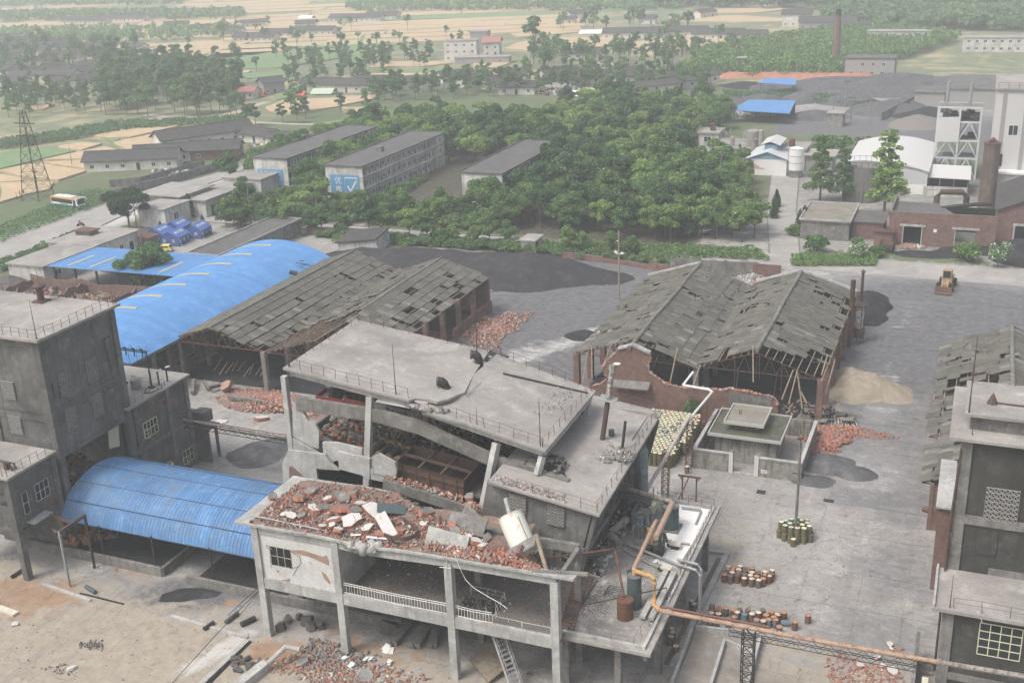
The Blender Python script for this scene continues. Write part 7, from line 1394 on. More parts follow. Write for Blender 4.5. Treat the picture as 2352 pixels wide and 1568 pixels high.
def blue_lean():
 t=thing('blue_flat_roof','lower blue sheet roof with tan strips behind the round green tree','roof',(-145,161,0));C=[(-159.5,154.6,4.9),(-127,154.6,5.3),(-127,168.3,5.3),(-159.5,168.3,4.9)]
 n=33;w=32.5/n;mb=MB();h=.05
 for k in range(4):mb.add([(w*k/4,0,h if k==2 else 0),(w*(k+1)/4,0,h if k==1 else 0),(w*(k+1)/4,13.7,h if k==1 else 0),(w*k/4,13.7,h if k==2 else 0)],[(0,1,2,3)])
 me=mb.mesh('roof_panel',M['blue']);off=LOC[t]
 for i in range(n):obj('roof_panel',me,t,(-159.5+w*i-off[0],154.6-off[1],5.0+.0123*i))
 mb=MB();mb.box(0,.7,1.2,8.2,.06,.09);sk=mb.mesh('skylight',M['skylight'])
 for k in range(6):obj('skylight',sk,t,(-155.8+5.2*k-off[0],154.6-off[1],5.04+.06*k))
 m=MB();m.box(-159.3,-127,167.9,168.2,0,4.8);m.build('wall',M['brick'],t)
 for k in range(7):m=MB();m.box(-158.5+5*k,-158.2+5*k,155,155.3,0,4.8);m.build('post',M['steeldark'],t)
 b=thing('ruined_brick_rooms','row of roofless red brick rooms full of broken timber before the low blue roof','ruin',(-150,148,0));
 walls=[((-163,143.5),(-126.5,143.5),3.0),((-163,143.5),(-163,153.6),2.6),((-163,153.6),(-127,153.6),3.3),((-150,143.5),(-150,153.6),3.0),((-138.5,143.5),(-138.5,153.6),2.8),((-126.6,136.5),(-126.6,153.6),3.8)]
 for(a,c,h_)in walls:
  n_=9;top=[(a[0]+(c[0]-a[0])*i/n_,a[1]+(c[1]-a[1])*i/n_,h_+random.uniform(-.7,.25))for i in range(n_+1)];m=MB()
  if a[1]==c[1]:m.wallxz([(a[0],0),(c[0],0)]+[(p[0],p[2])for p in top][::-1],a[1],a[1]+.3)
  else:m.wallyz([(a[1],0),(c[1],0)]+[(p[1],p[2])for p in top][::-1],a[0],a[0]+.3)
  m.build('brick_wall',M['brick'],b)
 debris(None,'rubble',lambda u,v:(-162+34*u,145+8*v,.3+1.0*np.abs(np.sin(u*14))),1500,(.08,.5),('graychip','brickchip','tile','wood'),(3,3,4,3),'collapsed tiles and bricks inside the roofless brick rooms')
 for k in range(44):
  x,y=random.choice([(-159,149),(-144,149),(-142,150),(-131,149),(-133,148)]);a=Vector((x+random.uniform(-3.5,3.5),y+random.uniform(-3,3),random.uniform(.6,3)));m=MB();m.beam(a,a+Vector((random.uniform(-2.2,2.2),random.uniform(-2,2),random.uniform(-1,1.2))),.13);tag(m.build('timber',M['wood']),'broken roof timber lying in the roofless brick rooms','timber','broken timbers in the roofless brick rooms')
 heapfield('coal_heap','dark stone heap at the left picture edge before the brick rooms',[(-170,154.5,6,2.6),(-164,152.5,4,1.6)],'rockdark')
blue_lean()
# ------------------------------------------------------------------ dormitories and buildings behind the yard
M['dormroof']=grimy('worn_dark_flat_roof',srgb(118,116,114),srgb(96,95,94),srgb(136,134,131),.3,amount=.6);M['signblue']=plain('blue_sign_paint',srgb(70,150,196),.6,var=.06)
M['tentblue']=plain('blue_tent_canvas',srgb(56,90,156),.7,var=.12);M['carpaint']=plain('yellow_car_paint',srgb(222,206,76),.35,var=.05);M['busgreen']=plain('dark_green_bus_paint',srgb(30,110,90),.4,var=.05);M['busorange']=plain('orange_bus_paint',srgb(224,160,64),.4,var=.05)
M['barnwhite']=plain('white_ribbed_steel',srgb(192,191,189),.6,var=.05);M['barngrey']=plain('pale_blue_grey_cladding',srgb(186,190,192),.7,var=.08);M['tealgable']=plain('teal_gable_board',srgb(110,156,176),.7,var=.08);M['farwall']=grimy('pale_farm_wall',srgb(222,220,213),srgb(184,180,172),None,.3,amount=.3,streak=.3);M['slategrey']=plain('far_grey_wall',srgb(150,148,144),.9,var=.15)  # barn walls, tower steel, gabled roof: slightly bluer grey than barnwhite
M['coalbank']=grimy('grey_coal_fines',srgb(74,74,78),srgb(58,58,61),srgb(96,96,99),.2,amount=.6,bump=.7)
def text(body,size,M_,mat,name,parent,ext=.01):
 cu=bpy.data.curves.new(name,'FONT');cu.body=body;cu.size=size;cu.extrude=ext;cu.align_x='CENTER';cu.align_y='CENTER'
 tmp=bpy.data.objects.new(name,cu);COL.objects.link(tmp);dg=bpy.context.evaluated_depsgraph_get();me=bpy.data.meshes.new_from_object(tmp.evaluated_get(dg));bpy.data.objects.remove(tmp)
 me.materials.clear();me.materials.append(M[mat]);me.transform(M_);o=obj(name,me,parent);return o
def ybox(parent,name,mat,*b):m=MB();m.box(*b);return m.build(name,M[mat],parent)
def win_simple(parent,facing,p,w,h,mat='glass',frame='white',d=.06):
 m=MB();x,y,z=p;t=.08
 def bx(a0,a1,z0,z1,o):
  if facing=='-y':m.box(x+a0,x+a1,y-o,y-.01,z+z0,z+z1)
  else:m.box(x+.01,x+o,y+a0,y+a1,z+z0,z+z1)
 for a in(0,w/2-t/2,w-t):bx(a,a+t,0,h,d)
 for q in(0,h-t):bx(0,w,q,q+t,d*.9)
 o=m.build('window',M[frame],parent);m=MB()
 if facing=='-y':m.box(x+t,x+w-t,y-.03,y-.012,z+t,z+h-t)
 else:m.box(x+.012,x+.03,y+t,y+w-t,z+t,z+h-t)
 m.build('pane',M[mat],o)
def dorm(x0,x1,y0,y1,h,label,sign=None,n=14):
 t=thing('dormitory',label,'building',((x0+x1)/2,(y0+y1)/2,0));off=LOC[t]
 ybox(t,'wall','whitewall',x0,x1-.7,y0,y1,0,h-.35);ybox(t,'roof','dormroof',x0-.35,x1+.15,y0-.3,y1+.3,h-.35,h-.05)
 m=MB();m.box(x0-.35,x0-.1,y0-.3,y1+.3,h-.05,h+.2);m.box(x0-.1,x1+.15,y1+.1,y1+.3,h-.05,h+.15);m.build('parapet',M['condark'],t)
 for k in range(3):
  z=h/3*k
  if k:ybox(t,'gallery_floor','con',x1-.7,x1,y0,y1,z-.12,z+.05);ybox(t,'gallery_rail','whitewall',x1-.12,x1,y0+.2,y1-4.6,z+.05,z+.6)
  for i in range(n):
   y=y0+1.5+(y1-y0-7)*i/n;w=(y1-y0-7)/n
   ybox(t,'door','steelblue' if i%3 else 'steeldark',x1-.7,x1-.64,y+.1,y+.75,z+.08,z+1.95);win_simple(t,'+x',(x1-.69,y+1.25,z+.9),min(1.2,w-1.5),1.15)
 for i in range(n+1):y=y0+.1+(y1-y0-5.2)*i/n;ybox(t,'pillar','whitewall',x1-.2,x1-.02,y-.14,y+.14,0,h-.36)
 ybox(t,'end_bay','whitewall',x1-.7,x1-.01,y1-4.6,y1,0,h-.36);ybox(t,'end_bay','whitewall',x1-.7,x1-.01,y0,y0+.5,0,h-.36)
 for k in range(3):win_simple(t,'+x',(x1,y1-3.2,h/3*k+.9),.9,1.3)
 return t
A=dorm(-169.9,-159.9,237.6,284,9.0,'leftmost white dormitory block with blue board of three text lines on its end wall')
ybox(A,'sign_board','signblue',-168.9,-161.4,237.5,237.59,1.2,6.0)
gl=MB();rs=random.Random(3)
for r,(z,n)in enumerate([(5.1,22),(3.55,20),(2.1,18)]):
 for k in range(n):
  if rs.random()<.12:continue
  x=-168.3+6.3*k/n
  for q in range(4):a=rs.uniform(0,.16);gl.box(x+a,x+a+rs.uniform(.04,.12),237.47,237.495,z+rs.uniform(0,.3),z+rs.uniform(.34,.5));gl.box(x,x+.22,237.47,237.495,z+.12*q,z+.12*q+.035)
 gl.box(-168.3,-162.0,237.47,237.495,z-.35,z-.27)
gl.build('lettering',M['white'],A,label='three rows of small white characters too faint to read')
Bd=dorm(-146.1,-135.9,233.0,278.3,9.0,'middle white dormitory block with blue tick board on its end wall and open galleries')
ybox(Bd,'sign_board','signblue',-144.9,-141.3,232.9,232.99,1.6,6.6);ybox(Bd,'sign_board','signblue',-141.25,-136.9,232.9,232.99,1.6,6.6);ybox(Bd,'roof_hatch','con',-141.5,-139.8,250,251.6,8.95,10.1)
_o=Vector(LOC[Bd])
for ch,z in(('优',5.1),('质',2.9)):text(ch,1.9,Matrix.Translation(Vector((-142.7,232.87,z))-_o)@Matrix.Rotation(R(90),4,'X'),'white','lettering',Bd)
m=MB()
for a,b in[((-140.8,2.2),(-140.8,5.7)),((-140.6,5.95),(-137.6,5.95)),((-137.4,5.7),(-137.4,2.2)),((-140.8,1.95),(-137.5,1.95))]:m.beam((a[0],232.86,a[1]),(b[0],232.86,b[1]),.05,.22)
for a,b in[((-140.8,5.7),(-140.6,5.95)),((-137.6,5.95),(-137.4,5.7)),((-140.2,4.0),(-139.4,2.7)),((-139.4,2.7),(-137.8,5.2))]:m.beam((a[0],232.85,a[1]),(b[0],232.85,b[1]),.05,.36 if a[1]in(4.0,2.7)else.2)
m.build('tick_emblem',M['white'],Bd)
dorm(-110.0,-99.9,233.4,272.6,8.8,'rightmost white dormitory block with blank stained end wall',n=12)
def flat_house(name,label,x0,x1,y0,y1,h,wall='whitewall',roof='roofcon',wins=(),cat='building',over=.35,doors=(),par=False):
 t=thing(name,label,cat,((x0+x1)/2,(y0+y1)/2,0));ybox(t,'wall',wall,x0,x1,y0,y1,0,h-.25);ybox(t,'roof',roof,x0-over,x1+over,y0-over,y1+over,h-.25,h)
 if par:m=MB();[m.box(*b,h,h+.3)for b in((x0-over,x1+over,y0-over,y0-over+.2),(x0-over,x1+over,y1+over-.2,y1+over),(x0-over,x0-over+.2,y0-over+.2,y1+over-.2),(x1+over-.2,x1+over,y0-over+.2,y1+over-.2))];m.build('parapet',M['conlight'],t)
 for f,a,z,w,hh_ in wins:win_simple(t,f,((a,y0,z)if f=='-y' else(x1,a,z)),w,hh_)
 for f,a,w,hh_ in doors:ybox(t,'door','steeldark',*((a,a+w,y0-.05,y0-.01)if f=='-y' else(x1+.01,x1+.05,a,a+w)),.05,hh_)
 return t
flat_house('flat_roofed_house','long low grey roofed house beside the blue flat roof at left',-172,-163.2,157.2,171,4.0,wins=[('+x',166,1.2,1.6,1.2),('+x',160,1.2,1.6,1.2)])
flat_house('flat_roofed_house','white walled house with rust topped roof hatch beside the left road',-175.5,-163.2,171.6,185,4.1,wins=[('+x',173.5,1.1,1.5,1.3),('+x',178.4,1.1,1.2,1.3)],doors=[('+x',181.5,1.1,2.2)])
t=flat_house('roof_hatch_room','small rust topped stair hatch standing on the flat roof by the left road',-173.6,-169.8,177.6,180.2,1.0,'condark','steelrust',cat='roof hatch');t.location.z=4.1
t=flat_house('flat_roofed_house','long low flat roof with black stains right of the blue tents',-141.8,-134.9,173.5,203,3.5,'con','dormroof',par=True)
flat_house('office_building','white entrance block with wide flat canopy beside the dark conifer',-182.5,-171.5,209.5,221,5.3,wins=[('-y',-179,1,1.6,1.6),('+x',215,1,1.5,1.8)],over=1.0)
flat_house('office_building','long single storey white office with dark doors facing the paved court',-173.5,-165.6,211.0,229,4.3,wins=[('+x',213+3.4*k,1.2,1.2,1.5)for k in range(1,5)],doors=[('+x',213,1.3,2.6),('+x',221.5,1.3,2.6)],over=.6)
flat_house('office_building','low white side block under the canopy near the conifer',-176,-168.5,200,209,4.6,wins=[('+x',203,1.2,1.6,1.8)],over=.4)
flat_house('office_annex','pale flat roofed annex against the leftmost dormitory',-174,-163,230,245,5.2)
flat_house('open_shelter','low dark shelter beside the yellow car',-164.5,-160.5,184.5,187.5,2.6,'condark','steelrust')
def tent(x,y,w,l,lb,rz=R(8)):
 t=thing('relief_tent',lb,'tent',(x,y,0),'blue relief tents pitched on the paved court',rz);h0,h1=1.9,3.1
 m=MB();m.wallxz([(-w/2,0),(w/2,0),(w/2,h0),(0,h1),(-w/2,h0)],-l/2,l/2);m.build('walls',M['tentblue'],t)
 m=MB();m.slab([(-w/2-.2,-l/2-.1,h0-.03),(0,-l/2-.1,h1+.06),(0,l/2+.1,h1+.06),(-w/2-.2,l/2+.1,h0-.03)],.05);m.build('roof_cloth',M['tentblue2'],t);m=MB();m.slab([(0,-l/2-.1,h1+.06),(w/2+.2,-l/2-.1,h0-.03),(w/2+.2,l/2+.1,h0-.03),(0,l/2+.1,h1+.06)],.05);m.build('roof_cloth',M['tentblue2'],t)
 for k in range(3):m=MB();m.box(w/2+.01,w/2+.04,-l/2+.6+1.5*k,-l/2+1.3+1.5*k,.8,1.5);m.build('tent_window',M['conlight'],t)
 for k in range(2):m=MB();m.box(-w/4-.35+w/2*k-.1,-w/4+.35+w/2*k-.1,-l/2-.04,-l/2-.01,.8,1.5);m.build('tent_window',M['conlight'],t)
 a=math.atan2(h1-h0,w/2);text('救灾专用',.85,Matrix.Translation((w*.25,0,(h0+h1)/2+.14))@Matrix.Rotation(a,4,'Y')@Matrix.Rotation(R(90),4,'Z'),'white','lettering',t)
 m=MB()
 for sx in(-1,1):
  for yy in(-l/2,l/2):m.tube([(sx*w/2,yy,h0),(sx*(w/2+1.2),yy*1.25,0)],.025,4)
 m.build('guy_rope',M['white'],t)
M['tentblue2']=plain('sunlit_blue_tent_cloth',srgb(66,106,176),.7,var=.08)  # roof cloth: sunlight painted into a lighter copy of the tent blue
tent(-163.6,191.5,4.3,4.8,'blue relief tent at the left front of the group of four');tent(-158.2,190.0,4.3,4.8,'blue relief tent nearest the yellow car');tent(-163.2,197.2,4.3,4.8,'blue relief tent at the rear left of the group of four');tent(-157.2,196.4,4.3,4.8,'blue relief tent at the rear right of the group of four')
def car():
 c=thing('yellow_car','small yellow hatchback parked before the blue tents','car',(-156.4,183.8,0),None,R(18));m=MB()
 m.wallxz([(-1.7,.35),(1.75,.35),(1.8,.85),(1.65,1.0),(1.3,1.45),(-.3,1.5),(-.85,.98),(-1.65,.82)],-.74,.74);m.build('body',M['carpaint'],c)
 m=MB();m.wallxz([(-.72,1.0),(-.28,1.4),(.35,1.4),(.35,1.0)],-.76,.76);m.wallxz([(.45,1.0),(.45,1.4),(1.1,1.38),(1.35,1.0)],-.76,.76);m.build('side_window',M['glass'],c);m=MB();m.obox((-.62,0,1.24),(.6,1.3,.03),(0,R(-42),0));m.obox((1.53,0,1.22),(.5,1.3,.03),(0,R(55),0));m.build('windscreen',M['glass'],c)
 for x in(-1.1,1.15):
  for y in(-.7,.7):m=MB();m.tube([(x,y-.1,.28),(x,y+.1,.28)],.28,14);m.build('wheel',M['rubber'],c)
 m=MB();m.box(1.78,1.82,-.7,-.5,.7,.95);m.box(1.78,1.82,.5,.7,.7,.95);m.build('tail_light',M['redpaint'],c)
car()
def bus():
 c=thing('coach','orange white and green coach parked beside the road near the fields','bus',(-206.4,210.6,0),None,R(-8));L=9.6;m=MB()
 m.box(-L/2,L/2,-1.2,1.2,.35,1.25);m.build('lower_body',M['busgreen'],c);m=MB();m.wallxz([(-L/2,1.25),(L/2,1.25),(L/2-.15,2.1),(L/2-.5,3.05),(-L/2+.1,3.05),(-L/2,2.4)],-1.18,1.18);m.build('upper_body',M['white'],c)
 m=MB();m.wallxz([(-L/2+.3,1.75),(L/2-1.8,1.6),(L/2-1.8,2.6),(-L/2+.3,2.7)],-1.21,1.21);m.build('side_window',M['glass'],c);m=MB();m.obox((L/2-.17,0,2.15),(.06,2.2,1.35),(0,R(-13),0));m.build('windscreen',M['glass'],c)
 m=MB();m.wallxz([(-L/2+.02,2.68),(L/2-.6,2.66),(L/2-.52,3.07),(-L/2+.08,3.07)],-1.215,1.215);m.box(-L/2-.02,-L/2+.25,-1.2,1.2,1.6,3.0);m.build('orange_band',M['busorange'],c);m=MB();m.box(-L/2+1,L/2-2.5,-.9,.9,3.05,3.2);m.box(-1.5,.5,-.7,.7,3.2,3.35);m.build('roof_unit',M['white'],c);ybox(c,'roof_panel','slategrey',-L/2+.15,L/2-.7,-1.1,1.1,3.05,3.08);m=MB();m.box(L/2-1.5,L/2-.65,-1.23,-1.19,.5,2.6);m.build('door',M['glass'],c)
 for x in(-3.2,2.9):
  for y in(-1.08,1.08):m=MB();m.tube([(x,y-.14,.5),(x,y+.14,.5)],.5,16);m.build('wheel',M['rubber'],c)
 for s in(-1,1):m=MB();m.tube([(L/2-.5,s*1.1,3.0),(L/2+.35,s*1.35,2.9),(L/2+.4,s*1.38,2.45)],.09,6);m.build('mirror',M['white'],c)
 _o=Matrix.Translation((.2,-1.225,1.45))@Matrix.Rotation(R(90),4,'X');g=MB()
 for k in range(7):g.box(-1.5+.42*k,-1.25+.42*k,-1.225,-1.19,1.33,1.55)
 g.build('lettering',M['busgreen'],c,label='row of small dark characters along the white side');m=MB();m.box(L/2-.02,L/2+.03,-.35,.35,.55,.75);m.box(L/2,L/2+.03,-1.05,-.7,.8,1.0);m.box(L/2,L/2+.03,.7,1.05,.8,1.0);m.build('headlight',M['white'],c)
bus()
def person(p,shirt,trousers,label,pose='stand',rz=0.0,name='person'):
 """one skinned body with clothes and hair as children"""
 V={'pel':(0,0,.92),'chest':(0,-.01,1.3),'neck':(0,0,1.48),'head':(0,-.02,1.62),'crown':(0,-.01,1.74)}
 if pose=='ride':V={k:(v[0],v[1]-.12*(v[2]-.92),v[2]-.02)for k,v in V.items()}
 E=[('pel','chest'),('chest','neck'),('neck','head'),('head','crown')];Rd={'pel':.15,'chest':.17,'neck':.06,'head':.1,'crown':.07}
 for s,n in((-1,'l'),(1,'r')):
  if pose=='stand':J=[('sh',(s*.19,0,1.42),.07),('el',(s*.25,.02,1.13),.045),('wr',(s*.24,-.06,.88),.033),('hand',(s*.24,-.08,.8),.038),('hip',(s*.1,0,.88),.1),('knee',(s*.11,-.03,.49),.065),('ankle',(s*.11,0,.09),.045),('toe',(s*.12,-.17,.04),.04)]
  else:J=[('sh',(s*.19,-.1,1.34),.07),('el',(s*.28,-.26,1.14),.045),('wr',(s*.26,-.48,1.06),.033),('hand',(s*.26,-.55,1.06),.038),('hip',(s*.11,0,.84),.1),('knee',(s*.18,-.38,.74),.07),('ankle',(s*.17,-.2,.36),.045),('toe',(s*.18,-.36,.32),.04)]
  for k,c,r in J:V[k+n]=c;Rd[k+n]=r
  E+=[('chest','sh'+n),('sh'+n,'el'+n),('el'+n,'wr'+n),('wr'+n,'hand'+n),('pel','hip'+n),('hip'+n,'knee'+n),('knee'+n,'ankle'+n),('ankle'+n,'toe'+n)]
 ks=list(V);me=bpy.data.meshes.new(name);me.from_pydata([V[k]for k in ks],[(ks.index(a),ks.index(b))for a,b in E],[])
 o=obj(name,me,None,(0,0,0));md=o.modifiers.new('skin','SKIN');o.modifiers.new('sub','SUBSURF').levels=1
 for i,k in enumerate(ks):me.skin_vertices[0].data[i].radius=(Rd[k]*.95,Rd[k]*.8);me.skin_vertices[0].data[i].use_root=(k=='pel')
 dg=bpy.context.evaluated_depsgraph_get();me2=bpy.data.meshes.new_from_object(o.evaluated_get(dg));me2.name=name;o.modifiers.clear();o.data=me2
 me2.materials.clear();[me2.materials.append(M[k])for k in('skin',shirt,trousers)]
 for f in me2.polygons:c=f.center;f.material_index=2 if c.z<.93 and abs(c.x)<.22 and(pose!='ride' or c.y>-.7)and c.z>.1 else(1 if 0.9<c.z<1.47 and not(pose=='stand' and c.z<1.1 and abs(c.x)>.2)else 0)
 m=MB();m.lathe(V['head'][:2]+(V['head'][2]-.01,),[(.115,.03),(.118,.09),(.07,.16),(.02,.175)],10);m.build('hair' if pose=='stand' else 'helmet',M['rubber']if pose=='stand' else M['white'],o)
 o.location=p;o.rotation_euler[2]=rz;tag(o,label,'person');return o
M['skin']=plain('skin',srgb(188,142,114),.7,var=.05);M['shirtyellow']=plain('yellow_shirt',srgb(214,204,120),.9);M['shirtred']=plain('dark_red_shirt',srgb(140,52,56),.9);M['trousers']=plain('dark_trousers',srgb(56,58,70),.9)
for D,s,lb in[((118,1368),'shirtyellow','person in a pale yellow shirt standing at the wheat edge'),((141,1352),'shirtred','person in a red top standing between two others at the wheat edge'),((164,1343),'trousers','person in dark clothes standing rightmost at the wheat edge')]:person(Z1(*D),s,'trousers',lb,'stand',random.uniform(-1,1))
q=Z1(555,1553);b=thing('motorcycle','dark red motorcycle riding along the left road','motorcycle',q,None,R(-62))
for y in(-.62,.62):m=MB();m.tube([(-.05,y,.3),(.05,y,.3)],.3,14);m.build('wheel',M['rubber'],b)
m=MB();m.beam((0,-.5,.55),(0,.55,.6),.2,.26);m.beam((0,.1,.4),(0,-.15,.45),.26,.3);m.tube([(0,-.62,.3),(0,-.42,.95)],.035,6);m.tube([(-.32,-.4,1.0),(.32,-.4,1.0)],.025,6);m.build('frame',M['redpaint'],b);m=MB();m.beam((0,0,.78),(0,.6,.8),.24,.12);m.build('saddle',M['rubber'],b)
person((q[0],q[1],-.02),'shirtred','trousers','person in red with white helmet riding the motorcycle','ride',R(-62))
def loader():
 c=thing('wheel_loader','yellow wheel loader standing on the coal dusted yard','wheel loader',(-3.2,200.0,0),None,R(84))
 m=MB();m.wallxz([(-.2,.9),(2.9,.9),(2.9,1.9),(.9,2.05),(-.2,1.9)],-.85,.85);m.build('engine_hood',M['yellow'],c);m=MB();m.box(-1.9,-.2,-.6,.6,.7,1.3);m.build('front_frame',M['yellow'],c)
 m=MB();m.box(-.4,1.2,-.75,.75,3.15,3.3);[m.box(x,x+.12,y,y+.12,1.9,3.15)for x in(-.35,1.0)for y in(-.72,.6)];m.build('cab',M['yellow'],c);m=MB();m.box(-.25,1.05,-.66,.66,1.95,3.13);m.build('cab_glass',M['glass'],c)
 for x in(-1.5,1.9):
  for y in(-1.1,1.1):m=MB();m.tube([(x,y-.27,.72),(x,y+.27,.72)],.72,18);w_=m.build('wheel',M['rubber'],c);m=MB();m.tube([(x,y-.29,.72),(x,y+.29,.72)],.33,12);m.build('rim',M['yellow'],w_)
 m=MB();[m.beam((-.6,y,1.6),(-3.1,y,.6),.16,.3)for y in(-.45,.45)];m.build('lift_arm',M['yellow'],c);m=MB();m.wallxz([(-3.1,.15),(-4.2,.12),(-4.25,.2),(-3.4,.35),(-3.2,1.2),(-3.05,1.2)],-1.35,1.35);m.build('bucket',M['steelrust'],c)
 m=MB();m.box(2.88,2.94,-.5,.5,1.1,1.75);m.build('grille',M['steeldark'],c);m=MB();m.tube([(1.9,.4,2.0),(1.9,.4,2.9)],.07,8);m.build('exhaust',M['steeldark'],c)
loader()
# ------------------------------------------------------------------ walls, poles, pylon, guard house
def wall(label,pts,h=2.5,th=.25,mat='brick',panels=None,top=0,pil=0):
 t=thing('boundary_wall',label,'wall',(pts[0][0],pts[0][1],0))
 for a,b in zip(pts[:-1],pts[1:]):
  L=math.hypot(b[0]-a[0],b[1]-a[1]);n=max(1,int(L/4));
  for k in range(n):
   p=Vector(a[:2]+(0,)).lerp(Vector(b[:2]+(0,)),k/n);q=Vector(a[:2]+(0,)).lerp(Vector(b[:2]+(0,)),(k+1)/n);hh_=h+random.uniform(-top,top*.3);m=MB();m.beam(p+Vector((0,0,hh_/2)),q+Vector((0,0,hh_/2)),th,hh_);m.build('wall_panel',M[mat],t)
   if pil:m=MB();m.beam(p,p+Vector((0,0,hh_+.2)),.4);m.build('pillar',M['con'],t)
 return t
wall('grey block boundary wall behind the right shed with a red brick end',[(-50.7,196.2),(-36,197.4)],2.9,.3,'con',pil=1);wall('red brick end of the boundary wall behind the right shed',[(-36,197.4),(-31,197.5)],2.7,.3,'brick');wall('low broken brick wall running behind the big coal heap',[(-75,201),(-60,199),(-50.8,196.2)],1.3,.3,'brick',top=.5)
wall('grey panel wall with round hollows along the left road',[(-202.6,217.2),(-201.9,228),(-199.5,239),(-197,262)],2.2,.25,'con',pil=1);wall('grey wall and earth bank before the farmyard',[(-213,233),(-207,238),(-204,262)],2,.25,'con');wall('grey panel fence crossing the far gravel yard',[Z3(1370,830)[:2],Z3(1590,715)[:2],Z3(1620,700)[:2]],2.6,.3,'con',pil=1);wall('grey wall closing the far gravel yard at left',[Z3(60,670)[:2],Z3(200,610)[:2]],2.4,.3,'con',pil=1)
wall('red brick soil coloured wall before the grove at the left court',[(-134,204),(-120,204)],2.2,.3,'brick',top=.6)
flat_house('guard_hut','small pale guard hut by the road behind the coal heap',-82.8,-79.9,201.5,206,2.9,'conlight',doors=[('+x',202.4,1.2,2.2)])
t=flat_house('ruined_hut','half collapsed tiled hut behind the big blue roof',-119.5,-111,193,200,3.2,'whitewall','tile');t.rotation_euler=(.08,-.12,.1)
heapfield('coal_heap','huge dark coal heap stretching behind the sheds before the tree line',[(-103,188,13,3.4,.8),(-93,188.5,13,3.8,.75),(-84,188.5,13,3.9,.8),(-76,189,12,4.2,.8),(-69,189.5,9,3.4,.8),(-63,190,7,1.8,.7),(-112,189,10,2.6,.8)],'coalbank',step=.6)
def pole(D,h,lb,arms=1,r=.16,mat='con',base=None):
 p=Vector(base or D);t=thing('utility_pole',lb,'pole',tuple(p));m=MB();m.tube([p,p+Vector((0,0,h))],r,8,r2=r*.65);m.build('pole',M[mat],t)
 for k in range(arms):m=MB();z=h-.6-1.1*k;m.beam(p+Vector((-1.1,.2,z)),p+Vector((1.1,-.2,z)),.12);[m.tube([p+Vector((x,-.18*x,z)),p+Vector((x,-.18*x,z+.35))],.07,6)for x in(-.95,-.4,.4,.95)];m.build('crossarm',M['steeldark'],t)
pole(G(1422,690),12.4,'tall brown pole with two lamp brackets standing in the open yard',0,.2,'wood');c=thing('lamp_bracket','pair of white lamps halfway up the tall yard pole','lamp',(-55.3,178.4,8.5));m=MB();m.beam((-56,178.6,8.4),(-54.5,178.2,8.4),.12);m.box(-56.2,-55.7,178.5,178.9,8.5,8.7);m.box(-54.9,-54.4,178,178.4,8.5,8.7);m.beam((-55.8,178.6,10.6),(-55.3,178.4,10.6),.1);m.build('bracket',M['white'],c)
pole(Z3(150,1500),11.2,'concrete pole with cross arm among the trees left of the avenue');pole(Z3(263,1415),13,'tall bare pole among the trees left of the avenue',0);pole(M2(1475,170),5.2,'short grey pole beside the guard hut road',0,.1);pole(Z1(1297,850),8.5,'pale pole standing in the wheat fields',0);pole(Z1(497,1145),6.2,'thin pole in the wheat at left',0,.1);pole(Z3(1130,740),9,'pole with cross arm in the far gravel yard',1);pole(Z3(1160,850),8.4,'pole beside the pale kiosk in the gravel yard',2,.13);pole(Z3(823,525),5.5,'thin pole before the scrub',0,.12);pole((-149,205,0),11,'tall concrete pole rising beside the tick board dormitory',0);pole(M1(975,160),7.5,'pale pole before the dark conifer by the left court',0,.15,'wood')
pole(Z1(940,1560),8,'thin pale pole left of the blue tents',0,.12);pole(Z3(1040,770),6,'thin pole in the gravel yard',0,.1);pole(Z3(1297,850),7,'slim pole before the gravel fence',0,.1)
def pylon(x,y,lb,h=22.5):
 t=thing('pylon',lb,'pylon',(x,y,0));b=2.8;legs=[]
 for sx,sy in((-1,-1),(1,-1),(1,1),(-1,1)):a,c=Vector((x+sx*b,y+sy*b,0)),Vector((x+sx*.45,y+sy*.45,h));legs.append((a,c));m=MB();m.beam(a,c,.15);m.build('leg',M['steeldark'],t)
 m=MB();n=9
 for i in range(n):
  f0,f1=1-(1-i/n)**1.25*1.0 if False else i/n,(i+1)/n
  for k in range(4):(a0,c0),(a1,c1_)=legs[k],legs[(k+1)%4];m.beam(a0.lerp(c0,f0),a1.lerp(c1_,f1),.06);m.beam(a1.lerp(c1_,f0),a0.lerp(c0,f1),.06);m.beam(a0.lerp(c0,f1),a1.lerp(c1_,f1),.05)
 m.build('bracing',M['steeldark'],t)
 for z in(h*.72,h*.86):m=MB();m.beam((x-3.4,y,z),(x+3.4,y,z),.22);m.build('crossarm',M['steeldark'],t)
pylon(-222.3,217.0,'dark steel lattice pylon at the wheat edge beside the coach')
pole((-224.5,219.5,0),7,'wooden pole with cross arm under the pylon',1,.12,'wood')
c=thing('flag_line','line of pink red orange and blue cloths hung over the panel wall','flags',(-204,241,2));M['pink']=plain('pink_cloth',srgb(206,120,160),.9);M['redcloth']=plain('red_cloth',srgb(220,90,70),.9);M['orangecloth']=plain('orange_cloth',srgb(236,150,100),.9)
for k,(D,mt)in enumerate([((1010,1260),'pink'),((1060,1245),'redcloth'),((1110,1228),'orangecloth'),((1158,1217),'signblue')]):p=PX(z1(*D),-202.5);m=MB();m.slab([(p.x,p.y-1.4,p.z),(p.x+.1,p.y+1.4,p.z+.2),(p.x+.3,p.y+1.4,p.z-1.4),(p.x+.2,p.y-1.4,p.z-1.3)],.04);m.build('cloth',M[mt],c)
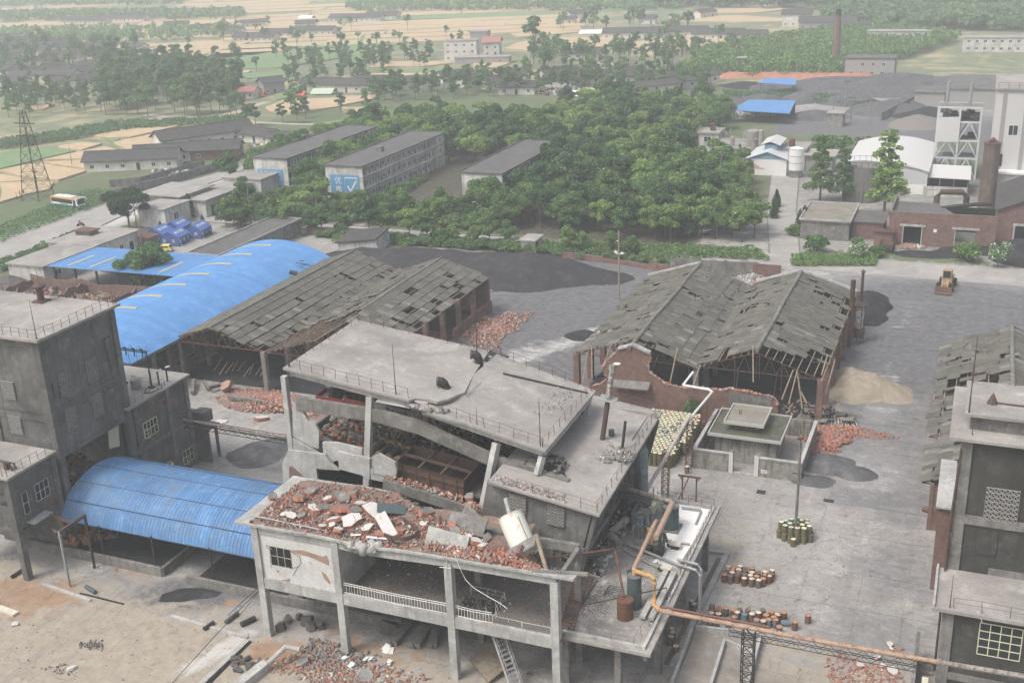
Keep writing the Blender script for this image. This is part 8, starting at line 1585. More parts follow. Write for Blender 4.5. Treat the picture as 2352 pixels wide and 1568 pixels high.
# ------------------------------------------------------------------ industrial buildings at right
def industrial():
 t=thing('brick_workshop','red brick workshop with wide doorway and flat parapet beside the loader yard','building',(-6,230,0));f=lambda x:226.3+.02*(x+13)
 for b in[(-15.2,-12.4,0,6.6),(-12.4,-9.0,4.0,6.6),(-9.0,-3.0,0,6.6),(-3.0,.6,3.9,6.6),(.6,4.2,0,6.6)]:ybox(t,'wall','brick',b[0],b[1],226.3,226.7,b[2],b[3])
 ybox(t,'wall','brick',-3.0,.6,226.3,226.7,0,1.2);ybox(t,'side_wall','brick',-15.2,-14.8,226.7,240,0,6.6);ybox(t,'lintel','conlight',-13.1,-8.4,226.1,226.3,3.8,4.2);ybox(t,'lintel','conlight',-3.6,1.3,226.1,226.3,3.7,4.1);ybox(t,'door_post','conlight',-12.55,-12.35,226.15,226.3,0,3.8);ybox(t,'door_post','conlight',-9.1,-8.9,226.15,226.3,0,3.8);ybox(t,'door_post','conlight',-3.1,-2.9,226.15,226.3,.5,3.7)
 m=MB();m.slab([(-15,226.9,5.6),(-2,226.9,5.6),(-7,240,5.4),(-15,240,5.4)],.2);m.build('roof',M['dormroof'],t);ybox(t,'dark_interior','black',-14.6,4,239,239.3,0,5);ybox(t,'notice','white',-6.9,-6.3,226.24,226.29,2.9,3.5)
 debris(None,'rubble',disc(-10.6,225,2.4,1.6,lambda x,y:.1+0*x),400,(.06,.35),('brickchip','graychip','whitechip','wood'),(4,3,1,1),'rubble and white scraps in the doorway of the red brick workshop')
 s=thing('brick_hall','taller red brick hall with rough grey gable roof at right edge','building',(12,235,0));m=MB();m.wallxz([(4.3,0),(24,0),(24,9),(14,11.5),(4.3,7.2)],229.5,230);m.build('wall',M['brick'],s);ybox(s,'side_wall','brick',4.3,4.8,230,252,0,7.0);m=MB();m.slab([(3.8,229,7.2),(14.2,229,11.7),(14.2,252,11.7),(3.8,252,7.2)],.25);m.build('roof',M['tile'],s);ybox(s,'doorway','black',7.5,14,229.4,229.49,0,4.3);ybox(s,'lintel','conlight',7.1,14,229.2,229.45,4.3,4.7);ybox(s,'door_post','conlight',7.2,7.5,229.2,229.45,0,4.3)
 heapfield('coal_heap','tall black coal heap before the brick hall at right edge',[(8.5,224,6.5,3.4),(13,222,7,3.8),(3.5,225.5,4,1.3),(-1.5,223.5,4,1.2)],'coal');heapfield('coal_heap','low dark coal spread before the brick workshop',[(-8,220.5,5,.7,.6),(-3.5,222.5,4,.8,.6)],'coal')
 v=thing('dump_trailer','rusty tipper trailer parked at the left corner of the brick workshop','trailer',(-14.9,221.5,0));ybox(v,'tray','steelrust',-16.1,-13.6,219,223.5,1.1,1.3);[ybox(v,'side','steelrust',*b)for b in((-16.1,-16,219,223.5,1.3,1.9),(-13.7,-13.6,219,223.5,1.3,1.9),(-16,-13.7,219,219.1,1.3,1.8))];[(lambda m:(m.tube([(x,y,.45),(x+.3,y,.45)],.45,12),m.build('wheel',M['rubber'],v)))(MB())for x in(-16.2,-13.8)for y in(220,222.8)]
 flat_house('shed_hut','small open hut with cream door at the workshop corner',-17.6,-14.2,224.4,226.2,3.0,'brick','steelrust2');flat_house('flat_roofed_store','ruined store with pale railed flat roof beside the avenue',-32,-22.6,226.2,241,4.0,'con','mossroof2',par=True);flat_house('flat_roofed_store','roofless brick store between the pale store and the workshop',-22.2,-16.4,229,238,3.6,'brick','dormroof')
 g=thing('stack','thick rust streaked vertical stack beside the brick hall','stack',(2.2,256,0));m=MB();m.tube([(2.2,256,0),(2.2,256,14.6)],1.75,24,r2=1.6);m.build('shaft',M['stackrust'],g);m=MB();m.tube([(2.2,256,14.6),(2.2,256,15.1)],1.7,20);m.tube([(1.4,256,15.1),(2.2,256,15.8),(3.0,256,15.0)],.45,8);m.build('cap',M['steelrust'],g)
 m=MB();m.tube([(-7.3,241,3),(-7.3,242,6.2),(-6.6,242.4,7.2),(-2.6,242.6,7.3),(-1.7,242.6,6.4),(-1.6,242.6,0)],.6,12);tag(m.build('arched_pipe',M['steelrust2']),'dark arched pipe behind the brick workshop','pipe');m=MB();m.tube([(-6,236,5.4),(0,239,5.8),(3,240,5.8)],.4,10);tag(m.build('black_pipe',M['steeldark']),'black pipe sloping over the workshop roof','pipe')
 b=thing('white_barn','large white steel barn with shallow arched roof','barn',(-20,288,0));x0,x1,y0,y1=-29.5,-10.3,270.3,305;ybox(b,'wall','barngrey',x0+.3,x1-.3,y0+.3,y1,0,5.4);n=16;m=MB();P=[(x0+(x1-x0)*i/n,5.4+2.6*math.sin(math.pi*(.12+.76*i/n))-2.6*math.sin(math.pi*.12))for i in range(n+1)]
 m.wallxz(P+[(p[0],p[1]-.22)for p in P][::-1],y0,y1+.3);m.build('roof',M['barnwhite'],b);m=MB();m.wallxz([(p[0],p[1]-.22)for p in P][::-1],y0+.35,y0+.5);m.build('gable',M['barngrey'],b);ybox(b,'band','white',x0+.28,x1-.28,y0+.2,y0+.3,0,2.2)
 a=thing('white_canopy','white ribbed lean-to roof over a low white wall beside the barn','canopy',(-6,275,0));m=MB();m.slab([(-11.5,271.8,3.9),(-1.4,270.8,3.9),(-1.6,281.5,4.8),(-10.4,282,4.8)],.15);m.build('roof',M['barnwhite'],a);ybox(a,'wall','whitewall',-11.2,-2,269.6,269.9,0,2.2);[ybox(a,'post','steelgrey',x,x+.15,271.6,271.75,0,3.8)for x in(-11,-8,-5,-2)];ybox(a,'back','black',-10.5,-1.8,281,281.3,0,4.3)
 g=MB();[g.box(-10.6+.38*k,-10.35+.38*k,269.55,269.59,1.35,1.55)for k in list(range(6))+list(range(11,20))];g.build('wall_lettering',M['slategrey'],a,label='two faint rows of small grey characters')
 c=thing('silo','grey stained cylindrical silo with railed top behind the tall trees','silo',(-24,263,0));m=MB();m.lathe((-24,263,0),[(4.3,0),(4.3,7.9),(4.3,8.0)],36);m.build('shell',M['stainsilo'],c);m=MB()
 for k in range(20):q_=2*math.pi*k/20;p=Vector((-24+4.2*math.cos(q_),263+4.2*math.sin(q_),8));m.tube([p,p+Vector((0,0,1.1))],.04,4);p2=Vector((-24+4.2*math.cos(q_+.314),263+4.2*math.sin(q_+.314),9.1));m.tube([p+Vector((0,0,1.1)),p2],.035,4)
 m.build('railing',M['steeldark'],c)
 s=thing('process_tower','white clad open steel process tower behind the canopy','tower',(-5.4,290,0));X=(-10.2,-5.3,-.7);Y=(289,296);H_=17.2
 for x in X:
  for y in Y:ybox(s,'column','barngrey',x-.22,x+.22,y-.22,y+.22,0,H_)
 for z in(5,9.2,13.6,17.0):
  for y in Y:ybox(s,'girder','barngrey',X[0],X[2],y-.15,y+.15,z-.2,z+.2)
  ybox(s,'platform','con',X[0],X[2],Y[0]+.2,Y[1]-.2,z-.1,z+.05)
 m=MB()
 for i in range(2):
  for z0_,z1_ in((0,5),(5,9.2),(9.2,13.6)):
   for y in Y:xm=(X[i]+X[i+1])/2;m.beam((X[i],y,z0_),(xm,y,z1_),.22);m.beam((X[i+1],y,z0_),(xm,y,z1_),.22)
 m.build('bracing',M['barngrey'],s);ybox(s,'clad_bin','barnwhite',X[0]-.1,X[1]+.2,Y[0]-.4,Y[1],8.9,14.6)
 m=MB();[m.obox((random.uniform(-9,-1.5),random.uniform(290,295),random.choice((5.6,9.8,14.4,15))),(1.4,1.2,1.4))for k in range(12)];m.build('machinery',M['steeldark'],s);[(lambda m,x:(m.tube([(x,296,14),(x+.2,296,22)],.42,12),m.build('exhaust_pipe',M['steelgrey'],s)))(MB(),x)for x in(-8.8,-3.6)]
 w=thing('white_tower_block','tall white panelled tower block at right edge with dark vertical bands','building',(10,266,0));ybox(w,'wall','barnwhite',1.9,24,262,285,8,25);ybox(w,'lower_hall','whitewall',3.2,24,259,285,4.6,8);ybox(w,'lower_hall','slategrey',3.6,24,262.5,285,0,4.6);ybox(w,'ledge','white',3.0,24,258.6,263,7.9,8.3);ybox(w,'ledge','white',3.0,24,258.6,263,4.3,4.6)
 for x in(3.3,7.6):ybox(w,'dark_band','slategrey',x,x+.8,261.9,261.99,8.3,24.4)
 ybox(w,'dark_window','black',2.2,4.4,261.85,261.89,9,11.6);win_simple(w,'-y',(5.0,262,15.6),1.9,2.2);ybox(w,'roof','roofcon',1.6,24,261.6,285.4,25,25.4);railing(w,[(2.2,262,25.4),(24,262,25.4)],1.2,2,.05,'steelrust')
 ybox(w,'column','conlight',3.4,3.9,259.2,259.7,0,4.3)
 flat_house('lab_block','white two storey block with tank on its roof left of the white hall',-73,-67.5,311,318,5.2,par=True,wins=[('-y',-71.6,2.6,2.0,1.6)]);flat_house('lab_hall','low white hall with ruined machines on the roof',-67.3,-56,300,311.5,3.4,par=True,wins=[('-y',-65.5,.9,1.6,1.5),('-y',-60.5,.9,1.6,1.5)]);flat_house('lab_block','white block with water tank behind the white cistern',-46.5,-41,291,300,5.4,par=True,wins=[('-y',-45,2.9,2.0,1.4)]);flat_house('loading_canopy','concrete canopy on posts right of the white cistern',-40.5,-34,289,296,4.6,'slategrey',over=.8)
 g=thing('gabled_plant_house','white gabled house with teal gable and raised ridge vent','building',(-49,289,0));ybox(g,'wall','white',-53.8,-44.3,283.5,297,0,4.2);m=MB();m.wallxz([(-54.3,4.2),(-43.9,4.2),(-49.1,6.0)],283.4,283.7);m.build('gable',M['tealgable'],g);m=MB();m.slab([(-54.6,282.9,4.15),(-49.1,282.9,6.1),(-49.1,298,6.1),(-54.6,298,4.15)],.15);m.slab([(-49.1,282.9,6.1),(-43.6,282.9,4.15),(-43.6,298,4.15),(-49.1,298,6.1)],.15);m.build('roof',M['barngrey'],g)
 m=MB();m.slab([(-51.6,287,7.0),(-49.1,287,7.9),(-49.1,297,7.9),(-51.6,297,7.0)],.12);m.slab([(-49.1,287,7.9),(-46.6,287,7.0),(-46.6,297,7.0),(-49.1,297,7.9)],.12);m.build('ridge_vent',M['barnwhite'],g);ybox(g,'vent_body','tealgable',-50.6,-47.6,287.6,297,5.5,6.9)
 m=MB()
 for r,n in((0,5),(1,5),(2,7)):
  for k in range(n):m.box(-53.3+.5*r+.36*k,-53.05+.5*r+.36*k,283.42,283.46,2.5-.42*r,2.72-.42*r)
 m.build('red_lettering',M['redcloth'],g,label='three stepped rows of small red characters')
 c=thing('white_cistern','white banded cylinder tank on a concrete foot beside the gabled house','tank',(-42,283,0));m=MB();m.lathe((-42,283.4,1.7),[(1.75,0),(1.75,5.4),(.3,5.9)],24);m.build('shell',M['white'],c);m=MB();m.lathe((-42,283.4,0),[(1.7,0),(1.6,1.7)],20);m.build('foot',M['con'],c);m=MB();[m.lathe((-42,283.4,1.7+z),[(1.8,0),(1.8,.12)],24)for z in(.1,1.9,3.6,5.3)];m.tube([(-43.9,283,0),(-43.9,283,7.4)],.07,5);m.build('band',M['steelgrey'],c)
 for k,(x,y,z,r,h,lb)in enumerate([(-56.5,303,3.4,1.8,4.2,'grey upright vessel among the ruined machines'),(-53.8,300,0,.7,8.2,'slim grey column beside the upright vessel'),(-62,303,3.4,.6,2.2,'small grey vessel on the low white hall'),(-45,295,5.4,.8,1.8,'rusty water drum on the rear white block'),(-70,315,5.2,.8,1.9,'rusty water drum on the left white block')]):c=thing('vessel',lb,'vessel',(x,y,z));m=MB();m.lathe((x,y,z),[(r,0),(r,h),(r*.5,h+.3)],16);m.build('shell',M['steelrust' if k>2 else 'pipegrey'],c)
 m=MB()
 for k in range(26):a=Vector((random.uniform(-67,-52),random.uniform(300,310),random.uniform(3.5,6)));m.tube([a,a+Vector((random.choice((0,random.uniform(-4,4))),random.uniform(-1,1),random.choice((0,1.8))))],.1,5)
 tag(m.build('pipework',M['steelgrey']),'tangled pipework on top of the low white hall','pipework',kind='stuff')
 for lb,x0,x1,y0,y1,z in[('bright blue flat sheet roof in the gravel yard',-74,-55.5,356,374,4),('small pale blue roof beyond the gravel yard',-78,-64,421,429,3.6)]:t_=thing('blue_roof',lb,'roof',(x0,y0,0));m=MB();m.slab([(x0,y0+2,z),(x1,y0,z-.3),(x1-1,y1,z+.9),(x0+2.5,y1,z+.9)],.15);m.build('roof_sheet',M['blue'],t_);[ybox(t_,'post','steeldark',x,x+.2,y,y+.2,0,z-.35)for x in(x0+1,x1-1.5)for y in(y0+2.2,y1-1)];ybox(t_,'rear_wall','con',x0+1,x1-1,y1-.5,y1-.3,0,z+.2)if z>3.8 else None
 c=thing('brick_chimney','tall slim red brick chimney before the green scrub','chimney',(-58,484,0));m=MB();m.tube([(-58,484,0),(-58,484,22.2)],1.7,20,r2=1.15);m.build('shaft',M['brick'],c);m=MB();m.tube([(-58,484,22.2),(-58,484,24.6)],1.16,20,r2=1.1);m.build('sooty_top',M['steeldark'],c)
 flat_house('pump_house','grey two storey works building with six dark windows beside the brick chimney',-52.5,-34,468.5,480,7.4,'slategrey','dormroof',wins=[('-y',-50.8+3.9*k,.9,1.5,1.4)for k in range(4)]+[('-y',-46.5+3.9*k,4.3,1.3,1.4)for k in range(3)])
 flat_house('long_white_building','left long white two storey building beyond the scrub',-56,-27,583,592,6.6,wins=[('-y',-54.5+3.5*k,4.3,1.4,1.2)for k in range(8)]+[('-y',-54.5+3.5*k,1.1,1.4,1.2)for k in range(8)]);flat_house('long_white_building','right long white two storey building at the picture edge',-12,30,556,566,6.4,wins=[('-y',-10.3+3.4*k,4.1,1.4,1.2)for k in range(10)]+[('-y',-10.3+3.4*k,1.0,1.4,1.2)for k in range(10)])
 flat_house('dark_works','long dark flat roofed works behind the process tower',-12,40,395,430,6.5,'slategrey','condark');flat_house('dark_works','lower dark works shed left of the long dark works',-22,-12.6,400,415,4.5,'slategrey','condark');flat_house('water_tower_hut','small green grey water tower by the brick soil bank',-95,-92,470,473,7,'con','slategrey',over=.6);flat_house('kiosk','pale kiosk in the gravel yard beside a pole',-44,-39.5,356,361,4.2,'stainwall')
 for k,(D,r,h,mt)in enumerate([((320,700),7,2.2,'coallight'),((540,690),9,2.6,'coallight'),((820,690),9,3.2,'coallight'),((1130,700),11,3,'coallight'),((1400,760),13,3.4,'coallight'),((940,800),10,2.2,'coallight'),((1500,720),9,2.6,'coallight'),((1620,860),9,3.4,'coal2'),((1700,800),10,3.4,'coal'),((420,590),9,1.8,'coal'),((600,600),9,1.8,'coallight'),((1120,600),24,4.2,'coallight'),((1500,590),26,4.6,'coallight'),((1000,590),18,3.6,'coallight'),((1850,600),18,4,'coallight'),((1320,610),22,4.2,'coallight'),((1560,545),8,2,'coal')]):
  p=Z3(*D);heapfield('gravel_heap',['leftmost small grey gravel cone','second grey gravel cone behind the blue roof','steep grey gravel cone in mid yard','wide grey heap behind the yard pole','big grey heap before the panel fence','rough broken stone heap in mid yard','grey heap at the fence end','brown grey gravel cone beside the white barn','black coal heap behind the brown cone','dark low heap beside the pale blue roof','grey low heap behind the pale blue roof','long grey slag bank centre','long grey slag bank right','long grey slag bank left','grey slag bank behind the process tower','grey slag bank between two longer banks','small black heap beside the works building'][k]+' in the far works yard',[(p[0],p[1],r,h),(p[0]+r*.5,p[1]+1,r*.6,h*.6)],mt,step=r/16)
 heapfield('soil_bank','long red brown soil bank before the scrub',[(p[0],p[1],9,2.2,.5)for p in[Z3(340+100*k,528+1.2*k)for k in range(10)]],'redsoil',step=1.2)
M['stackrust']=grimy('rust_streaked_stack',srgb(128,118,110),srgb(108,88,76),srgb(146,138,132),.25,streak=.9,amount=.7);M['stainsilo']=grimy('stained_grey_silo',srgb(146,146,142),srgb(104,104,101),None,.3,streak=1.0,amount=.5);M['coal2']=plain('brown_grey_gravel',srgb(122,116,108),.95,var=.2);M['redsoil']=plain('red_brown_soil',srgb(168,112,88),.95,var=.25,scale=.5)
industrial()
def scatter(poly,spacing,avoid=(),jit=.35,mx=999):
 xs=[p[0]for p in poly];ys=[p[1]for p in poly];out=[];y=min(ys);r=0
 while y<max(ys):
  x=min(xs)+(spacing/2 if r%2 else 0)
  while x<max(xs):
   px,py=x+random.uniform(-jit,jit)*spacing,y+random.uniform(-jit,jit)*spacing;ins=False
   for i in range(len(poly)):
    (x0,y0),(x1,y1)=poly[i],poly[i-1]
    if(y0>py)!=(y1>py)and px<(x1-x0)*(py-y0)/(y1-y0)+x0:ins=not ins
   if ins and not any(a[0]<px<a[1]and a[2]<py<a[3]for a in avoid):out.append((px,py))
   x+=spacing
  y+=spacing*.87;r+=1
 random.shuffle(out);return out[:mx]
def where(L):
 u=[q[0]/q[1]for q in L];d=[math.hypot(*q)for q in L];us,ds=sorted(u),sorted(d);n=len(L)
 return[('left' if a<us[n//3]else 'right' if a>us[2*n//3]else 'middle')+' '+('front' if b<ds[n//3]else 'rear' if b>ds[2*n//3]else 'centre')for a,b in zip(u,d)]
# ------------------------------------------------------------------ village houses
def house(D,w,d,h,lb,rz=0,gable=True,wall='farwall',roof='tile',nw=3,red=False,storeys=1,base=None,nm='farmhouse'):
 p=base or G(*D);t=thing(nm,lb,'house',(p[0],p[1],0),None,rz);ybox(t,'wall',wall,-w/2,w/2,-d/2,d/2,0,h)
 if gable:
  rh=d*.26;m=MB();o_=.7
  m.slab([(-w/2-o_,-d/2-o_,h-.15),(w/2+o_,-d/2-o_,h-.15),(w/2+o_,0,h+rh),(-w/2-o_,0,h+rh)],.16);m.build('roof',M[roof],t);m=MB();m.slab([(-w/2-o_,0,h+rh),(w/2+o_,0,h+rh),(w/2+o_,d/2+o_,h-.15),(-w/2-o_,d/2+o_,h-.15)],.16);m.build('roof',M[roof],t)
  m=MB()
  for x in(-w/2,w/2-.2):m.wallyz([(-d/2,h),(d/2,h),(0,h+rh-.1)],x,x+.2)
  m.build('gable',M[wall],t);m=MB();m.tube([(-w/2-o_,0,h+rh),(w/2+o_,0,h+rh)],.16,5);m.build('ridge',M[roof],t)
 else:ybox(t,'roof','roofcon',-w/2-.3,w/2+.3,-d/2-.3,d/2+.3,h,h+.25)
 for s in range(storeys):
  for k in range(nw):
   x=-w/2+w*(k+.5)/nw;z=.9+3.0*s
   if k==nw//2 and s==0:ybox(t,'door','redpaint' if red else 'steeldark',x-.5,x+.5,-d/2-.05,-d/2-.01,.05,2.1)
   else:win_simple(t,'-y',(x-.6,-d/2,z),1.2,1.1)
 for k in range(2):win_simple(t,'+x',(w/2,-d/4-.4+d/2*k,.9),.9,1.0)
 return t
HS=[((310,385),26,8,3.2,'long grey tiled farm range with white walls around the farmyard',.43),((500,362),14,8,3.2,'red brick gabled end house with grey tiles at the farmyard',.43),((395,368),20,7,3.2,'middle grey tiled farm range joining the long one',.5),((470,330),30,9,3.6,'long grey tiled house with pale balcony front behind the farmyard',1.0),((600,325),14,6,2.8,'small grey tiled outhouse with striped doors right of the long house',-.2),((655,330),9,5,2.6,'tiny grey outhouse beside the leftmost dormitory roof',.2),((300,175),18,8,3,'grey farmhouse left of the dark wood in the left village',.2),((60,175),16,8,3,'grey tiled farmhouse at far left of the village',-.1),((110,150),18,8,3,'white gabled farmhouse behind others in the left village',.9),((165,140),14,7,3,'small grey farmhouse with pale gable in the left village',.1),((40,130),18,8,3,'low grey farm range at the top of the left village',.2),((110,112),12,7,3.2,'pale gabled house above the left village',.9),((190,178),9,7,3.4,'white gabled cottage before the dark wood',1.3),((185,200),10,7,3.5,'white walled cottage half hidden by the wood',1.2),((25,200),14,8,3,'grey farmhouse at the left edge above the tree belt',0),((230,120),18,8,3,'dark tiled house among trees above the left village',.1),((280,160),12,8,3,'ruined house with chimney stub left of the wood',.3),((100,185),20,7,3,'long low grey range with red doors in the left village',.05),((625,215),9,7,5,'steep grey gabled ruin beside the pink rubble',.95),((570,225),8,6,3,'red roofed hut at the edge of the dark wood',.1),((740,205),16,7,3,'grey tiled farmhouse left of the green tarpaulin',.2),((805,210),22,8,3.2,'long tiled farmhouse with red gate in the middle distance',.1),((870,200),18,7,3,'tiled farmhouse right of the red gate house',.15),((1085,195),15,8,3.4,'white flat roofed house in trees at centre',.2),((1300,190),16,8,3.6,'pale gabled farmhouse behind the white tarpaulins',.3),((1385,190),26,8,3.2,'long grey tiled farmhouse at centre right',.15),((1190,215),14,7,3,'grey tiled hut hidden in trees at centre',.2),((1500,212),20,6,3,'left row of white walled cottages beside the lane',.75),((1545,203),18,6,3,'middle row of white walled cottages beside the lane',.75),((1613,190),12,6,3.2,'right white cottage with yellow windows at the lane end',.75),((1430,215),14,6,2.8,'low grey hut beside the tarpaulins',.2),((1360,78),18,8,3,'low far farmhouse with white awning at top right of centre',0),((1450,88),30,9,3.4,'long grey farm range beyond the wheat at right of centre',.1),((1560,85),30,9,3.4,'second long grey farm range beyond the wheat',.1),((1650,90),26,9,3.2,'dark tiled farm range left of the scrub',.05),((1720,92),18,8,3,'low house with white rubble left of the scrub',.1),((1340,135),16,7,3,'flat grey barn between tall trees',.1),((820,50),40,9,3.2,'long hazy grey range among far wheat at top centre',.05),((880,45),24,9,3.4,'hazy grey house right of the long range at top centre',.05),((720,80),30,9,3,'hazy dark tiled range at upper left of centre',.1),((590,95),28,9,3,'hazy dark house among far fields',.05),((640,85),22,8,3,'hazy pale farmhouse beside a lone tree',.1),((480,75),24,9,3,'hazy pale low farmhouse on the wheat at upper left',.05),((200,55),40,9,3,'hazy village range left at the top',.05),((290,50),40,9,3,'hazy village range right at the top',.05),((380,55),22,8,3,'hazy small house with pink front',0),((120,60),30,9,3,'hazy farm range at far top left',0),((1900,65),30,10,4,'hazy grey works shed at top right',.1),((1960,80),24,10,4,'hazy gabled works shed behind the scrub',.1),((1830,60),16,9,7,'hazy grey two storey farmhouse at top right',.1),((2060,30),40,12,6,'hazy large works hall at the top right',.1),((2180,45),30,12,5,'hazy dark works hall right of the far chimney',.1),((2290,40),30,12,5,'hazy grey works at the top right corner',.1)]
for i,a in enumerate(HS):
 D,w,d,h,lb=a[:5];house(D,w,d,h,lb,a[5],wall='brick' if 'red brick' in lb else('slategrey' if 'works' in lb or 'ruin' in lb else 'farwall'),roof='redtile' if 'red roofed' in lb else 'tile',red='red' in lb,nw=max(3,int(w/4)),nm='works_hall' if 'works' in lb else 'farmhouse')
house((1062,138),16,9,9.4,'three storey concrete farmhouse with open balconies in the fields',.25,False,'farwall',storeys=3,nw=4);house((1105,120),9,10,10.5,'bare grey concrete block behind the three storey farmhouse',.25,False,'slategrey',nw=2);house((1132,128),8,9,7,'white two storey house with red roof beside the grey block',.25,True,'farwall','redtile',storeys=2,nw=2);house((1110,145),26,8,3,'low grey walled yard building before the white house',.25,False,'slategrey')
house((583,45),17,10,8,'pale yellow two storey house standing alone among far fields',0,False,'cream2',storeys=2,nw=4);house((1618,50),18,10,7.5,'pale far two storey house at upper right of centre',0,False,'farwall',storeys=2);house((425,55),14,9,6,'hazy white box house at upper left',0,False,'farwall',storeys=2)
for D,w,mt,lb in[((745,216),10,'lidgreen','pale green tarpaulin shelter at the wheat edge'),((595,222),6,'redcloth','red tarpaulin among house rubble'),((693,222),4,'redcloth','orange washing hung beside the green tarpaulin'),((1312,222),7,'white','white pink tarpaulin shelter among rubble at centre'),((1360,216),8,'lidgreen','pale green shelter right of the white one'),((1360,78),14,'white','white awning before far farmhouses'),((705,43),12,'white','white tent roofs on the far wheat'),((1305,210),3,'tentblue2','small blue sheet among the rubble')]:
 p=G(*D);m=MB();m.slab([(-w/2,-w*.3,.4),(w/2,-w*.3,.5),(w/2,0,2.4),(-w/2,0,2.2)],.08);m.slab([(-w/2,0,2.2),(w/2,0,2.4),(w/2,w*.3,.5),(-w/2,w*.3,.5)],.08);o=m.build('tarpaulin',M[mt]);o.location=p;tag(o,lb,'tarpaulin')
for(D,r,lb)in[((600,212),9,'pale house rubble around the steep grey ruin'),((1300,212),14,'white and grey house rubble beside the centre tarpaulins'),((1400,150),12,'pale rubble line in the tree belt'),((1740,92),12,'white rubble of a far fallen house'),((620,338),6,'white rubble behind the leftmost dormitory'),((30,195),12,'white and blue rubble of fallen houses at left'),((395,400),6,'broken timber and rubble in the farmyard'),((1700,265),9,'orange grey rubble beside the blue roof yard')]:p=G(*D);debris(None,'rubble',disc(p[0],p[1],r,r*.6,lambda x,y:.2+0*x),330,(.15,.8),('graychip','whitechip','brickchip','tile'),(3,3,1,3),lb)
for poly,sp,mx,lb in[([(0,215),(190,205),(320,170),(320,105),(0,95)],22,44,'small grey roofed farmhouse in the left village'),([(400,95),(760,95),(760,58),(400,52)],52,12,'hazy small house among far fields at upper left'),([(860,215),(1640,200),(1640,175),(900,185)],24,16,'small grey roofed house in the centre village'),([(1250,70),(1700,80),(1700,35),(1250,30)],60,10,'hazy small house beyond the centre wheat')]:
 L=scatter([G(*p)[:2]for p in poly],sp,mx=mx)
 for q_,w_ in zip(L,where(L)):house(None,random.uniform(10,18),7,random.uniform(2.8,4),lb+', '+w_+' part',random.uniform(-.2,1.2),base=(q_[0],q_[1],0),nw=2)['group']='small houses, '+lb[:24].strip()
# ------------------------------------------------------------------ plants
M['leafA']=leafmat('broadleaf_green',srgb(76,116,62),srgb(108,150,78),srgb(146,170,96));M['leafB']=leafmat('yellow_green_tips',srgb(90,130,64),srgb(130,166,80),srgb(172,188,100));M['leafC']=leafmat('dark_cypress_green',srgb(52,82,56),srgb(76,104,68));M['leafD']=leafmat('dull_tree_green',srgb(84,122,80),srgb(114,150,98),srgb(132,160,104));M['leafE']=leafmat('deep_green_leaf',srgb(62,102,66),srgb(88,130,80),srgb(112,146,90));M['flower']=plain('white_blossom',srgb(222,222,210),.8,var=.06)
M['bark']=plain('grey_brown_bark',srgb(104,94,82),.95,var=.3)
def leaves(lobes,n,size,shell=.55,flat=1.0,seed=0,droop=0):
 r_=np.random.default_rng(seed);w=np.array([l[3]*l[3]for l in lobes]);k=r_.choice(len(lobes),n,p=w/w.sum());L=np.array([l[:3]for l in lobes])[k];rad=np.array([l[3]for l in lobes])[k];rz=np.array([l[4]if len(l)>4 else.8 for l in lobes])[k]
 d=r_.normal(size=(n,3));d/=np.linalg.norm(d,axis=1)[:,None];d[:,2]=np.where(d[:,2]<-.35,-d[:,2],d[:,2]);rr=rad*(shell+(1.12-shell)*r_.random(n)**.6)*(1+.1*np.sin(d[:,0]*7+k)*np.cos(d[:,1]*6))
 C=L+d*rr[:,None]*np.stack([np.ones(n),np.ones(n),rz],1)
 nrm=d*.7+r_.normal(size=(n,3))*.6;nrm/=np.linalg.norm(nrm,axis=1)[:,None];a=np.cross(nrm,r_.normal(size=(n,3)));a/=np.linalg.norm(a,axis=1)[:,None];b=np.cross(nrm,a);s=size*r_.uniform(.55,1.25,n)[:,None]
 V=np.stack([C-a*s-b*s*.45,C+a*s*.3-b*s*.6,C+a*s+b*s*.4,C-a*s*.35+b*s*.6],1).reshape(-1,3);return V,np.arange(4*n).reshape(-1,4)
